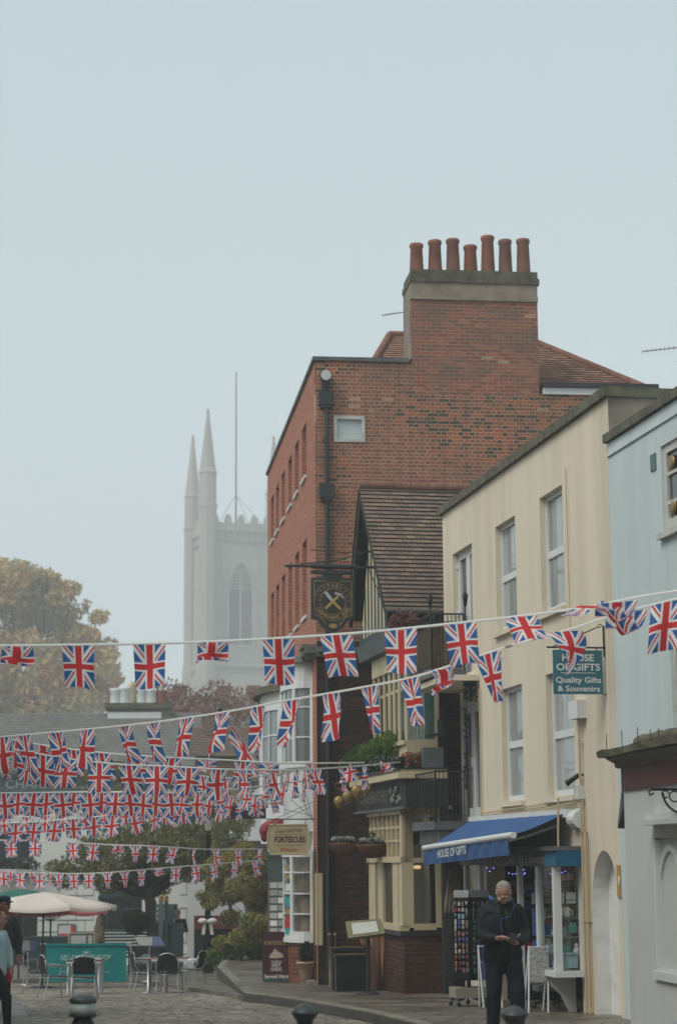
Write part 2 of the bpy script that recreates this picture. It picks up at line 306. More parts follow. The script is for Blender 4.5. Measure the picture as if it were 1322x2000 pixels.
# union flag
def flagmat():
    m,nt,b=newmat('union_flag_cloth',.75,.2)
    uv=N(nt,'ShaderNodeUVMap'); sp=N(nt,'ShaderNodeSeparateXYZ'); nt.links.new(uv.outputs[0],sp.inputs[0])
    def mth(op,a,b_=None,c=None):
        n=N(nt,'ShaderNodeMath',operation=op)
        for i,x in enumerate((a,b_,c)):
            if x is None: continue
            if isinstance(x,(int,float)): n.inputs[i].default_value=x
            else: nt.links.new(x,n.inputs[i])
        return n.outputs[0]
    WW=.72
    X=mth('MULTIPLY',mth('SUBTRACT',sp.outputs[0],.5),WW); Y=mth('SUBTRACT',sp.outputs[1],.5)
    l=math.hypot(WW,1)
    dA=mth('SUBTRACT',mth('MULTIPLY',X,1/l),mth('MULTIPLY',Y,WW/l)); dB=mth('ADD',mth('MULTIPLY',X,1/l),mth('MULTIPLY',Y,WW/l))
    sg=mth('SIGN',Y)
    def less(a,t): return mth('LESS_THAN',a,t)
    wd=mth('MAXIMUM',less(mth('ABSOLUTE',dA),.072),less(mth('ABSOLUTE',dB),.072))
    def band(d): 
        q=mth('MULTIPLY',d,sg); return mth('MULTIPLY',mth('GREATER_THAN',q,.002),less(q,.040))
    rd=mth('MAXIMUM',band(dA),band(dB))
    wc=mth('MAXIMUM',less(mth('ABSOLUTE',X),.118),less(mth('ABSOLUTE',Y),.104)); rc=mth('MAXIMUM',less(mth('ABSOLUTE',X),.074),less(mth('ABSOLUTE',Y),.062))
    col=None
    def mixc(f,a,c):
        n=N(nt,'ShaderNodeMix',data_type='RGBA'); nt.links.new(f,n.inputs[0])
        if isinstance(a,tuple): n.inputs[6].default_value=(*a,1)
        else: nt.links.new(a,n.inputs[6])
        n.inputs[7].default_value=(*c,1); return n.outputs[2]
    BL,WH,RD=(.05,.15,.40),(.90,.89,.87),(.70,.055,.06)
    c=mixc(wd,BL,WH); c=mixc(rd,c,RD); c=mixc(wc,c,WH); c=mixc(rc,c,RD)
    nt.links.new(c,b.inputs['Base Color'])
    tr=N(nt,'ShaderNodeBsdfTranslucent'); nt.links.new(c,tr.inputs[0]); mx=N(nt,'ShaderNodeMixShader'); mx.inputs[0].default_value=.5
    o=nt.nodes['Material Output']; nt.links.new(b.outputs[0],mx.inputs[1]); nt.links.new(tr.outputs[0],mx.inputs[2]); nt.links.new(mx.outputs[0],o.inputs[0])
    return m
M['flag']=flagmat()
def leafmat(name,cols,scale=2.2):
    m,nt,b=newmat(name,.7,.2); tc=N(nt,'ShaderNodeTexCoord')
    n=N(nt,'ShaderNodeTexNoise'); n.inputs['Scale'].default_value=scale; n.inputs['Detail'].default_value=8; n.inputs['Roughness'].default_value=.7; nt.links.new(tc.outputs['Object'],n.inputs['Vector'])
    r=ramp(nt,cols,n.outputs[0]); nt.links.new(r.outputs[0],b.inputs['Base Color'])
    tr=N(nt,'ShaderNodeBsdfTranslucent'); nt.links.new(r.outputs[0],tr.inputs[0]); mx=N(nt,'ShaderNodeMixShader'); mx.inputs[0].default_value=.3
    o=nt.nodes['Material Output']; nt.links.new(b.outputs[0],mx.inputs[1]); nt.links.new(tr.outputs[0],mx.inputs[2]); nt.links.new(mx.outputs[0],o.inputs[0]); return m
M['autumn']=leafmat('autumn_leaves',[(.3,(.26,.25,.12)),(.42,(.38,.34,.16)),(.5,(.50,.37,.16)),(.6,(.60,.31,.13)),(.72,(.42,.35,.18))],.25)
M['olive']=leafmat('olive_leaves',[(.35,(.11,.125,.05)),(.5,(.20,.20,.085)),(.65,(.31,.28,.12))],1.2)
M['yellowgreen']=leafmat('yellowing_leaves',[(.35,(.11,.15,.05)),(.48,(.22,.22,.07)),(.58,(.34,.26,.07)),(.7,(.38,.18,.06))],1.8)
M['shrub']=leafmat('bright_shrub_leaves',[(.35,(.035,.07,.015)),(.5,(.09,.16,.03)),(.65,(.17,.24,.05))],3)
M['darkleaf']=leafmat('dark_green_leaves',[(.35,(.012,.022,.012)),(.6,(.04,.06,.03))],3)
M['redtwig']=leafmat('reddish_leaves',[(.35,(.16,.07,.06)),(.6,(.24,.12,.10))],1)
M['greyleaf']=leafmat('pale_blossom',[(.4,(.10,.14,.08)),(.52,(.45,.48,.45)),(.6,(.6,.6,.6))],9)
M['redflower']=leafmat('red_geranium',[(.4,(.05,.10,.03)),(.5,(.12,.12,.05)),(.58,(.55,.08,.07))],12)
M['bark']=mat('bark',(.045,.036,.028),.95,.3,6,.4)
def card_cloud(cl,n,size,seed=0,flat=.0):
    """many small leaf-sized faces through clumps: cl = [(center, radius tuple)]"""
    rng=np.random.RandomState(seed); k=len(cl)
    cen=np.array([c[0] for c in cl]); rad=np.array([c[1] for c in cl],dtype=float)
    w=(rad.prod(1))**(.72); idx=rng.choice(k,n,p=w/w.sum())
    d=rng.normal(size=(n,3)); d/=np.linalg.norm(d,axis=1)[:,None]
    rr=rng.uniform(.35,1.06,n)**.6
    P=cen[idx]+d*rad[idx]*rr[:,None]
    a=rng.normal(size=(n,3)); a/=np.linalg.norm(a,axis=1)[:,None]
    b=np.cross(a,rng.normal(size=(n,3))); b/=np.linalg.norm(b,axis=1)[:,None]
    s=size*rng.uniform(.5,1.4,n)[:,None]
    V=np.stack([P-a*s,P+b*s*.45,P+a*s,P-b*s*.45],1).reshape(-1,3)
    return V
def foliage(name,cl,n,size,m,parent,seed=0):
    V=card_cloud(cl,n,size,seed)-np.array(org(parent)); me=bpy.data.meshes.new(name)
    me.vertices.add(len(V)); me.vertices.foreach_set('co',V.ravel().astype(np.float32))
    me.loops.add(len(V)); me.loops.foreach_set('vertex_index',np.arange(len(V),dtype=np.int32)); me.polygons.add(n)
    me.polygons.foreach_set('loop_start',np.arange(0,len(V),4,dtype=np.int32)); me.polygons.foreach_set('loop_total',np.full(n,4,dtype=np.int32))
    me.update(calc_edges=True); me.materials.append(m)
    o=bpy.data.objects.new(name,me); C.objects.link(o); o.parent=parent; return o
# lettering
def text_mesh(body,bold=0):
    cu=bpy.data.curves.new('t','FONT'); cu.body=body; cu.size=1; cu.offset=bold; cu.resolution_u=3
    o=bpy.data.objects.new('t',cu); C.objects.link(o); dg=bpy.context.evaluated_depsgraph_get(); me=bpy.data.meshes.new_from_object(o.evaluated_get(dg))
    vs=[tuple(v.co) for v in me.vertices]; fs=[tuple(p.vertices) for p in me.polygons]
    bpy.data.objects.remove(o); bpy.data.curves.remove(cu); bpy.data.meshes.remove(me); return vs,fs
def letters(mb,body,P,R,U,w,h,bold=.01,arc=None,shear=0,serif=False,arch=0):
    """flat letters of total width w and cap height h centred at P; R right, U up"""
    P,R,U=Vector(P),Vector(R).normalized(),Vector(U).normalized()
    vs,fs=text_mesh(body,bold)
    if not vs: return
    x0=min(v[0] for v in vs); x1=max(v[0] for v in vs); ch=.70
    n=len(mb.v)
    for v in vs:
        x=(v[0]-(x0+x1)/2)/(x1-x0)*w; y=v[1]/ch*h-h/2; x+=shear*y; y+=arch*(1-(2*x/w)**2)
        mb.v.append(tuple(P+R*x+U*y))
    for f in fs: mb.f.append([n+i for i in f]); mb.uv+=[(0,0)]*len(f); mb.smooth.append(False)
def arc_letters(mb,body,P,R,U,rad,h,a0,a1,inside=False,bold=.01):
    k=len(body)
    for i,c in enumerate(body):
        if c==' ': continue
        a=math.radians(a0+(a1-a0)*(i/(k-1) if k>1 else .5)); p=Vector(P)+Vector(R)*rad*math.cos(a)+Vector(U)*rad*math.sin(a)
        up=Vector(R)*math.cos(a)+Vector(U)*math.sin(a)
        if inside: up=-up
        rt=Vector(R)*(up.dot(Vector(U)))-Vector(U)*(up.dot(Vector(R)))
        letters(mb,c,p,rt,up,h*.8 if c!='I' else h*.2,h,bold)
# ------------------------------------------------------------ ground
def rz(x,y): return (.35-.035*y) if y<85 else .35-.035*85
def pz(x,y):
    base=.45-.033*y
    if y>38: base=.45-.033*38-.012*(y-38)
    return base
def gpt(px,py,fz):     # where the view line meets the ground
    lo,hi=6,140
    for _ in range(50):
        m=(lo+hi)/2; p=atY(px,py,m)
        if p[2]>fz(p[0],p[1]): lo=m
        else: hi=m
    return atY(px,py,lo)
def cobmat():
    m,nt,b=newmat('granite_setts',.75,.35); tc=N(nt,'ShaderNodeTexCoord'); 
    nw=N(nt,'ShaderNodeTexNoise'); nw.inputs['Scale'].default_value=3; nt.links.new(tc.outputs['Object'],nw.inputs['Vector'])
    mv=N(nt,'ShaderNodeMix',data_type='RGBA'); mv.inputs[0].default_value=.05; nt.links.new(tc.outputs['Object'],mv.inputs[6]); nt.links.new(nw.outputs['Color'],mv.inputs[7])
    br=N(nt,'ShaderNodeTexBrick'); br.inputs['Color1'].default_value=(0,0,0,1); br.inputs['Color2'].default_value=(1,1,1,1); br.inputs['Mortar'].default_value=(.5,.5,.5,1)
    br.inputs['Scale'].default_value=1; br.inputs['Brick Width'].default_value=.19; br.inputs['Row Height'].default_value=.125; br.inputs['Mortar Size'].default_value=.014; br.inputs['Mortar Smooth'].default_value=.6
    nt.links.new(mv.outputs[2],br.inputs['Vector'])
    r=ramp(nt,[(0,(.17,.15,.12)),(.3,(.27,.24,.19)),(.55,(.37,.33,.265)),(.8,(.23,.20,.155)),(1,(.44,.40,.32))],br.outputs['Color'])
    n=N(nt,'ShaderNodeTexNoise'); n.inputs['Scale'].default_value=.5; n.inputs['Detail'].default_value=8; nt.links.new(tc.outputs['Object'],n.inputs['Vector'])
    rr=ramp(nt,[(.3,(.62,.62,.62)),(.7,(1,1,1))],n.outputs[0]); mm=N(nt,'ShaderNodeMix',data_type='RGBA',blend_type='MULTIPLY'); mm.inputs[0].default_value=1
    nt.links.new(r.outputs[0],mm.inputs[6]); nt.links.new(rr.outputs[0],mm.inputs[7])
    mo=N(nt,'ShaderNodeMix',data_type='RGBA'); nt.links.new(br.outputs['Fac'],mo.inputs[0]); nt.links.new(mm.outputs[2],mo.inputs[6]); mo.inputs[7].default_value=(.045,.04,.03,1)
    nt.links.new(mo.outputs[2],b.inputs['Base Color'])
    bp=N(nt,'ShaderNodeBump'); bp.inputs['Strength'].default_value=1; bp.inputs['Distance'].default_value=.035; bp.invert=True; nt.links.new(br.outputs['Fac'],bp.inputs['Height'])
    n4=N(nt,'ShaderNodeTexNoise'); n4.inputs['Scale'].default_value=9; n4.inputs['Detail'].default_value=4; nt.links.new(tc.outputs['Object'],n4.inputs['Vector'])
    b2=N(nt,'ShaderNodeBump'); b2.inputs['Strength'].default_value=.8; b2.inputs['Distance'].default_value=.05; nt.links.new(n4.outputs[0],b2.inputs['Height']); nt.links.new(bp.outputs[0],b2.inputs['Normal'])
    nt.links.new(b2.outputs[0],b.inputs['Normal']); return m
M['cobble']=cobmat()
def setmat():
    m,nt,b=newmat('worn_setts',.62,.4); tc=N(nt,'ShaderNodeTexCoord'); gm_=N(nt,'ShaderNodeNewGeometry')
    r=ramp(nt,[(0,(.13,.115,.09)),(.3,(.22,.19,.15)),(.6,(.30,.265,.21)),(.85,(.19,.165,.13)),(1,(.38,.34,.27))],gm_.outputs['Random Per Island'])
    n=N(nt,'ShaderNodeTexNoise'); n.inputs['Scale'].default_value=.45; n.inputs['Detail'].default_value=9; nt.links.new(tc.outputs['Object'],n.inputs['Vector'])
    rr=ramp(nt,[(.3,(.55,.55,.55)),(.7,(1,1,1))],n.outputs[0]); mm=N(nt,'ShaderNodeMix',data_type='RGBA',blend_type='MULTIPLY'); mm.inputs[0].default_value=1
    nt.links.new(r.outputs[0],mm.inputs[6]); nt.links.new(rr.outputs[0],mm.inputs[7]); nt.links.new(mm.outputs[2],b.inputs['Base Color'])
    n4=N(nt,'ShaderNodeTexNoise'); n4.inputs['Scale'].default_value=22; n4.inputs['Detail'].default_value=4; nt.links.new(tc.outputs['Object'],n4.inputs['Vector'])
    b2=N(nt,'ShaderNodeBump'); b2.inputs['Strength'].default_value=.5; b2.inputs['Distance'].default_value=.02; nt.links.new(n4.outputs[0],b2.inputs['Height']); nt.links.new(b2.outputs[0],b.inputs['Normal']); return m

def flagstone():
    m,nt,b=newmat('york_flagstones',.5,.5); tc=N(nt,'ShaderNodeTexCoord'); mp=N(nt,'ShaderNodeMapping'); mp.inputs['Rotation'].default_value=(0,0,.19); nt.links.new(tc.outputs['Object'],mp.inputs[0])
    br=N(nt,'ShaderNodeTexBrick'); br.inputs['Color1'].default_value=(0,0,0,1); br.inputs['Color2'].default_value=(1,1,1,1); br.inputs['Mortar'].default_value=(.5,.5,.5,1)
    br.inputs['Scale'].default_value=1; br.inputs['Brick Width'].default_value=.75; br.inputs['Row Height'].default_value=.6; br.inputs['Mortar Size'].default_value=.016
    nt.links.new(mp.outputs[0],br.inputs['Vector']); r=ramp(nt,[(0,(.11,.092,.068)),(.5,(.155,.13,.098)),(1,(.21,.178,.135))],br.outputs['Color'])
    n=N(nt,'ShaderNodeTexNoise'); n.inputs['Scale'].default_value=1.1; n.inputs['Detail'].default_value=9; n.inputs['Roughness'].default_value=.65; nt.links.new(tc.outputs['Object'],n.inputs['Vector'])
    rr=ramp(nt,[(.3,(.45,.45,.45)),(.68,(1,1,1))],n.outputs[0]); mm=N(nt,'ShaderNodeMix',data_type='RGBA',blend_type='MULTIPLY'); mm.inputs[0].default_value=1
    nt.links.new(r.outputs[0],mm.inputs[6]); nt.links.new(rr.outputs[0],mm.inputs[7])
    mo=N(nt,'ShaderNodeMix',data_type='RGBA'); nt.links.new(br.outputs['Fac'],mo.inputs[0]); nt.links.new(mm.outputs[2],mo.inputs[6]); mo.inputs[7].default_value=(.035,.032,.026,1)
    nt.links.new(mo.outputs[2],b.inputs['Base Color'])
    r3=ramp(nt,[(.35,(.25,.25,.25)),(.65,(.7,.7,.7))],n.outputs[0]); nt.links.new(r3.outputs[0],b.inputs['Roughness'])
    bp=N(nt,'ShaderNodeBump'); bp.inputs['Strength'].default_value=.5; bp.inputs['Distance'].default_value=.01; bp.invert=True; nt.links.new(br.outputs['Fac'],bp.inputs['Height']); nt.links.new(bp.outputs[0],b.inputs['Normal']); return m
M['flags']=flagstone()
mb=MB(); ys=[-30,0]+list(range(4,90,2))+[120,200,400,900]; xs=[-500,-120,-60,-30,-15,-8,-4,0,4,8,15,30,60,120,500]
mb.grid([[(x,y,rz(x,y)) for x in xs] for y in ys],sm=False); mb.build('cobbled_road',M['cobble'],kind='structure')
# right hand pavement, its kerb runs down the street
kp=[gpt(x,y,pz) for x,y in ((413,1884),(440,1911),(467,1937),(505,1941),(560,1949),(600,1957),(700,1975),(790,1998),(900,2035),(1000,2085))]
kp=[(p[0],p[1]) for p in kp]
far=[(-3.5,60),(14,60)]
def strip(name,edge,innerx,fz,m,y_end=None):
    """pavement: rows between an edge polyline and a far side x"""
    mb=MB(); rows=[];kr=[]
    for x,y in edge:
        rows.append([(x+(innerx-x)*t,y+0*t,fz(x,y)) for t in (0,.02,.1,.3,1)])
    mb.grid(rows,sm=False)
    for (a,b) in zip(edge,edge[1:]):
        mb.poly([(a[0],a[1],fz(*a)),(b[0],b[1],fz(*b)),(b[0],b[1],rz(*b)-.3),(a[0],a[1],rz(*a)-.3)])
    return mb

e2=[(kp[0][0]-.2,58)]+kp+[(kp[-1][0]+.3,12),(kp[-1][0]+.6,2)]
strip('p',e2,16,pz,M['flags']).build('pavement',M['flags'],kind='structure')
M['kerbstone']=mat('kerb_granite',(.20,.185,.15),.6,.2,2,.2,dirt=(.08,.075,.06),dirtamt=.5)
mb=MB()
for a,b in zip(e2,e2[1:]):
    d=Vector((b[0]-a[0],b[1]-a[1])); L=d.length; d.normalize(); nn=Vector((-d.y,d.x)) 
    if nn.x<0: nn=-nn
    k=max(1,int(L/.95))
    for i in range(k):
        p=Vector(a)+d*(L*i/k+.006); q=Vector(a)+d*(L*(i+1)/k-.006)
        zt=lambda v:pz(v.x,v.y)+.008
        p2,q2=p+nn*.16,q+nn*.16; p1,q1=p-nn*.012,q-nn*.012
        mb.poly([(p1.x,p1.y,zt(p)),(q1.x,q1.y,zt(q)),(q2.x,q2.y,zt(q)),(p2.x,p2.y,zt(p))])
        mb.poly([(p1.x,p1.y,zt(p)),(q1.x,q1.y,zt(q)),(q1.x,q1.y,rz(*q)-.2),(p1.x,p1.y,rz(*p)-.2)])
        for v1,v2 in ((p1,p2),(q1,q2)): mb.poly([(v1.x,v1.y,zt(v1)),(v2.x,v2.y,zt(v2)),(v2.x,v2.y,zt(v2)-.3),(v1.x,v1.y,zt(v1)-.3)])
mb.build('kerb',M['kerbstone'],kind='structure')
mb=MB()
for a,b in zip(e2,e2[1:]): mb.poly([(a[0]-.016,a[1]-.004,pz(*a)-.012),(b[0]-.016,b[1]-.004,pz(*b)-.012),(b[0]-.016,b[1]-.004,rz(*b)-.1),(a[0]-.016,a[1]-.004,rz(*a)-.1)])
mb.build('kerb_face',mat('shaded_wet_kerb_face',(.055,.05,.038),.6,.4,3,.3),kind='structure')  # shade on the riser painted in as a darker sheet, together with wet dirt
# individual setts in the part of the road one can see
M['sett']=setmat()
def kx(y):
    for a,b in zip(e2,e2[1:]):
        if b[1]<=y<=a[1]: return a[0]+(b[0]-a[0])*(a[1]-y)/(a[1]-b[1])
    return e2[-1][0]
def terr(x):
    if x<top_[-1][0]: return top_[-1][1]
    for a,b in zip(top_,top_[1:]):
        if b[0]<=x<=a[0]: return a[1]+(b[1]-a[1])*(a[0]-x)/(a[0]-b[0])
    return 99
def tz(x,y): return .45-.035*y
top_=[gpt(x,y,tz)[:2] for x,y in ((470,1943),(388,1929),(291,1914),(240,1907))]
rg=np.random.RandomState(5); mb=MB(); y=12.5
while y<50:
    rh=.125+rg.uniform(-.012,.012); x=-.205*y-.4; xr=min(kx(y)-.03,.19*y+.5)
    while x<xr:
        w=rg.uniform(.15,.25)
        if y+rh<terr(x):
            g=.007; x0,x1,y0,y1=x+g,min(x+w,xr)-g,y+g,y+rh-g; z=rz(x,y)+.012+rg.uniform(-.006,.008); tx,ty=rg.uniform(-.006,.006,2); c=.012
            if x1-x0>.05:
                n=len(mb.v); j=rg.uniform(-.006,.006,8)
                P=[(x0+j[0],y0+j[1]),(x1+j[2],y0+j[3]),(x1+j[4],y1+j[5]),(x0+j[6],y1+j[7])]; cxx,cyy=(x0+x1)/2,(y0+y1)/2
                for (a,b) in P: mb.v.append((a,b,z-.03))
                for (a,b),sx,sy in zip(P,(-1,1,1,-1),(-1,-1,1,1)): mb.v.append((a,b,z-.007+tx*sx+ty*sy))
                for (a,b),sx,sy in zip(P,(-1,1,1,-1),(-1,-1,1,1)): mb.v.append((a-sx*.028,b-sy*.028,z+.006+tx*sx+ty*sy))
                for k in range(4):
                    q=(k+1)%4; mb.f.append([n+k,n+q,n+4+q,n+4+k]); mb.f.append([n+4+k,n+4+q,n+8+q,n+8+k])
                mb.f.append([n+8,n+9,n+10,n+11]); mb.uv+=[(0,0)]*36; mb.smooth+=[False]*9
        x+=w
    y+=rh
mb.build('cobbled_road_setts',M['sett'],kind='structure')
# lower terrace beyond the tables
def tz(x,y): return .45-.035*y
lp=[gpt(x,y,tz) for x,y in ((470,1943),(388,1929),(291,1914),(240,1907))]
mb=MB(); top=[(p[0],p[1]) for p in lp]
pts=top+[(-12,top[-1][1]+1),(-30,top[-1][1]+2),(-30,66),(-1.5,66)]
P3=[(x,y,tz(x,y)) for x,y in pts]; mb.poly(P3,[(x,y) for x,y in pts])
for i in range(5):
    a,b=P3[i],P3[i+1]; mb.poly([a,b,(b[0],b[1],b[2]-.3),(a[0],a[1],a[2]-.3)])
mb.build('terrace_paving',M['flags'],kind='structure')
# near-left pavement corner under the walkers
q=[gpt(x,y,lambda x,y:rz(x,y)+.1) for x,y in ((-60,1920),(14,1932),(34,1958),(55,2010),(70,2060),(-80,2060))]
mb=MB(); mb.poly([tuple(p) for p in q],[(p[0],p[1]) for p in q])
for a,b in zip(q,q[1:]): mb.poly([a,b,(b[0],b[1],b[2]-.25),(a[0],a[1],a[2]-.25)])
mb.build('pavement_corner',M['flags'],kind='structure')
M['inn0']=mat('grey_stucco',(.26,.25,.22),.9,.1,1)
# ------------------------------------------------------------ shared building pieces
def U(px,py,off=0,F=F1): return F.uz(px,py,off)[0]
def Z(px,py,off=0,F=F1): return F.uz(px,py,off)[1]
def window(root,F,h,off,depth,m_frame,m_pane,fw=.055,bars_v=(),bars_h=(.5,),sill=True,name='window',bw=.035,label=None,curt=None,sillm=None):
    u0,u1,z0,z1=h; o1=off-depth+.03; o0=o1-.05
    mb=MB(); mb.box(F,u0,u0+fw,o0,o1,z0,z1).box(F,u1-fw,u1,o0,o1,z0,z1).box(F,u0+fw,u1-fw,o0,o1,z1-fw,z1).box(F,u0+fw,u1-fw,o0,o1,z0,z0+fw*1.5)
    for t in bars_h:
        z=z0+(z1-z0)*t; mb.box(F,u0+fw,u1-fw,o0+.004,o1-.006,z-bw,z+bw)
    for t in bars_v:
        u=u0+(u1-u0)*t; mb.box(F,u-bw*.5,u+bw*.5,o0+.008,o1-.012,z0+fw*1.5,z1-fw)
    w=mb.build(name,m_frame,root,label=label)
    p=MB(); p.box(F,u0+fw*.5,u1-fw*.5,o0-.001,o0+.015,z0+fw*.5,z1-fw*.5); p.build('pane',m_pane,w)
    if sill:
        s=MB(); s.box(F,u0-.06,u1+.06,off-depth+.04,off+.07,z0-.075,z0-.004); s.build('sill',sillm or m_frame,w)
    return w
def room_back(mb,F,u0,u1,z0,z1,off,d): mb.box(F,u0,u1,off-d-.02,off-d,z0,z1)
# ------------------------------------------------------------ CREAM BUILDING
B=F1.w(4,0,-.6)
cr=thing('cream_building','cream rendered three storey building with the blue awning and gift shop below',"building",B)
uR=-.03; uM=6.72; uL=9.02; zB=-1.0; zS=4.42; zT=7.42
winU=[(U(1097.5,1000),U(1053,1000),4.97,6.66),(U(1005,1050),U(966,1050),4.98,6.64),(U(920,1110),U(882,1110),4.55,6.63)]
winL=[(U(1114,1400),U(1061,1400),2.40,4.11),(U(1014,1400),U(973.5,1400),2.40,4.10)]
nu0,nu1=.17,1.18; nz=1.66; arch_s=nz-.62
shopu0,shopu1=1.72,6.52
mb=MB()
mb.wall(F1,uR,uM,zB,zS,0,[w+(.14,) for w in winL]+[(nu0,nu1,-.9,nz,.22),(shopu0,shopu1,-.9,1.55,.3)],.14)
mb.wall(F1,uR,uL,zS,zT,0,[w+(.14,) for w in winU])
# soffit and recess behind the french door
mb.poly([F1.w(uM,0,zS),F1.w(uL,0,zS),F1.w(uL,-.35,zS),F1.w(uM,-.35,zS)])
dr=(U(930,1450,-.35),U(894,1450,-.35),2.2,4.12)
mb.wall(F1,uM,uL+.35,zB,zS,-.35,[dr+(.1,)]); mb.poly([F1.w(uM,0,zB),F1.w(uM,-.35,zB),F1.w(uM,-.35,zS),F1.w(uM,0,zS)],[(0,zB),(.35,zB),(.35,zS),(0,zS)])
# spandrels of the arched niche
um=(nu0+nu1)/2; rad=(nu1-nu0)/2; k=14
arc=[(um+rad*math.cos(math.pi*i/k),arch_s+(nz-arch_s)*math.sin(math.pi*i/k)) for i in range(k+1)]
for i in range(k):
    a,b=arc[i],arc[i+1]; mb.poly([F1.w(a[0],0,a[1]),F1.w(b[0],0,b[1]),F1.w(b[0],0,nz),F1.w(a[0],0,nz)],[(a[0],a[1]),(b[0],b[1]),(b[0],nz),(a[0],nz)])
mb.build('wall',M['cream'],cr)
n=MB(); 
for i in range(k):
    a,b=arc[i],arc[i+1]; n.poly([F1.w(a[0],-.003,a[1]),F1.w(b[0],-.003,b[1]),F1.w(b[0],-.21,b[1]),F1.w(a[0],-.21,a[1])],[(a[0],0),(b[0],0),(b[0],.2),(a[0],.2)],True)
n.box(F1,nu0-.02,nu1+.02,-.225,-.21,-.9,nz+.05)
for uu in (nu0+.002,nu1-.002): n.poly([F1.w(uu,-.002,-.9),F1.w(uu,-.21,-.9),F1.w(uu,-.21,arch_s),F1.w(uu,-.002,arch_s)])
M['nichewhite']=mat('chalky_white_niche',(.66,.67,.63),.9,.06,2,.3,dirt=(.30,.27,.20),dirtamt=.6)
n.build('arched_niche',M['nichewhite'],cr)
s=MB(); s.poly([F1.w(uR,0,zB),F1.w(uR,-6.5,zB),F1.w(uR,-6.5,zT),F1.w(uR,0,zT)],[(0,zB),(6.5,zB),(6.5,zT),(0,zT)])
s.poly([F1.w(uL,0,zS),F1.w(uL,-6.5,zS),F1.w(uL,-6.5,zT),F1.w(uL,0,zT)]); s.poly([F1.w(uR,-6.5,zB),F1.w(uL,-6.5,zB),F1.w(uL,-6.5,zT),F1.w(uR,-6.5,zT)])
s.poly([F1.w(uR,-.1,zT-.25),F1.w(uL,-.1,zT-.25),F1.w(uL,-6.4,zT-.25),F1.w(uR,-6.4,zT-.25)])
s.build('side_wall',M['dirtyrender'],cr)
c=MB(); c.box(F1,uR-.06,uL+.08,-.22,.07,zT,zT+.13); c.box(F1,uR-.06,uR+.2,-6.5,-.222,zT-.003,zT+.125); c.build('coping',M['moss'],cr)
M['netcurtain']=mat('net_curtain',(.74,.75,.72),.9,.15,5,streak=True); M['roomdark']=mat('dim_room_wall',(.07,.065,.06),.9)
M['skyglass']=mat('pane_sky_reflection_and_curtain',(.29,.325,.325),.05,.45,2.2,spec=.9,streak=True,dirt=(.10,.11,.10),dirtamt=.8)  # pale sky reflection painted into the pane colour, along with curtain-like folds
for i,w in enumerate(winU[:2]+winL):
    window(cr,F1,w,0,.12,M['white'],M['skyglass'],.06,(),(.5,),sill=True,sillm=M['cream'],bw=.05)
def frenchdoor(root,F,h,off,depth):
    u0,u1,z0,z1=h; um=(u0+u1)/2; o1=off-depth+.03; mb=MB()
    for a,b in ((u0,um-.004),(um+.004,u1)):
        mb.box(F,a,a+.11,o1-.05,o1,z0,z1).box(F,b-.11,b,o1-.05,o1,z0,z1).box(F,a+.11,b-.11,o1-.05,o1,z1-.12,z1).box(F,a+.11,b-.11,o1-.05,o1,z0,z0+.2)
    d=mb.build('french_door',M['white'],root); p=MB(); p.box(F,u0+.05,u1-.05,o1-.06,o1-.045,z0+.1,z1-.05); p.build('pane',M['glass'],d)
    hd=MB(); hd.box(F,um-.02,um+.02,o1,o1+.04,(z0+z1)/2-.08,(z0+z1)/2+.08); 
    for z in (z0+.1,(z0+z1)/2,z1-.25): hd.box(F,u1-.02,u1+.03,o1,o1+.045,z,z+.09)
    hd.build('handle',M['white'],d)
frenchdoor(cr,F1,winU[2],0,.13); frenchdoor(cr,F1,dr,-.35,.08)
# pipes, cables, meter boxes
M['creampipe']=mat('cream_painted_pipe',(.44,.35,.22),.6,.08,4)
p=MB()
for uu,zt,r in ((1.42,3.4,.017),(1.27,1.9,.019),(1.345,2.3,.010)):
    p.tube([F1.w(uu,.05,-.75),F1.w(uu,.05,zt)],r,8)
    for zz in np.arange(-.4,zt,1.15): p.box(F1,uu-.026,uu+.026,0,.07,zz,zz+.014)
p.tube([F1.w(1.36,.04,2.3),F1.w(1.5,.04,2.36),F1.w(2.4,.04,2.33),F1.w(4,.04,2.30),F1.w(6.6,.04,2.26)],.014,6); p.tube([F1.w(1.5,.06,2.30),F1.w(4,.03,2.22),F1.w(6.6,.03,2.18)],.011,6)
p.tube([F1.w(1.75,.035,zT-.6),F1.w(1.72,.035,3.6)],.008,5); p.tube([F1.w(6.6,.035,4.2),F1.w(6.62,.035,2.2)],.014,5)
p.build('pipework',M['creampipe'],cr)
m_=MB(); m_.box(F1,1.22,1.62,0,.13,3.38,3.62); m_.build('meter_box',M['white'],cr); m_=MB(); m_.box(F1,1.38,1.55,0,.1,2.33,2.5); m_.build('junction_box',M['greyrender'],cr)
# shop front -------------------------------------------------------
M['fasciadark']=mat('slate_blue_fascia',(.03,.045,.055),.5,.15,4); M['fasciablue']=mat('blue_fascia_return',(.008,.10,.19),.45,.1,4)
sh=MB(); fo=.40
sh.box(F1,1.66,6.6,-.02,fo,1.46,1.66); f_=sh.build('shop_fascia',M['fasciadark'],cr)
x=MB(); x.box(F1,1.42,1.658,.005,fo+.012,1.465,1.655); x.box(F1,1.66,1.95,fo,fo+.012,1.465,1.655); x.build('blue_panel',M['fasciablue'],f_)
x=MB(); x.slab(Frame(F1.w(1.5,0,0)[:2],F1.n),[(-.02,1.662),(fo+.06,1.662),(fo+.05,1.70),(-.02,1.82)],-.1,5.1) if False else None
x.box(F1,1.42,6.6,.0,fo+.05,1.662,1.72); x.build('lead_flashing',M['lead'],f_)
t=MB(); Rv=(-F1.d[0],-F1.d[1],0)
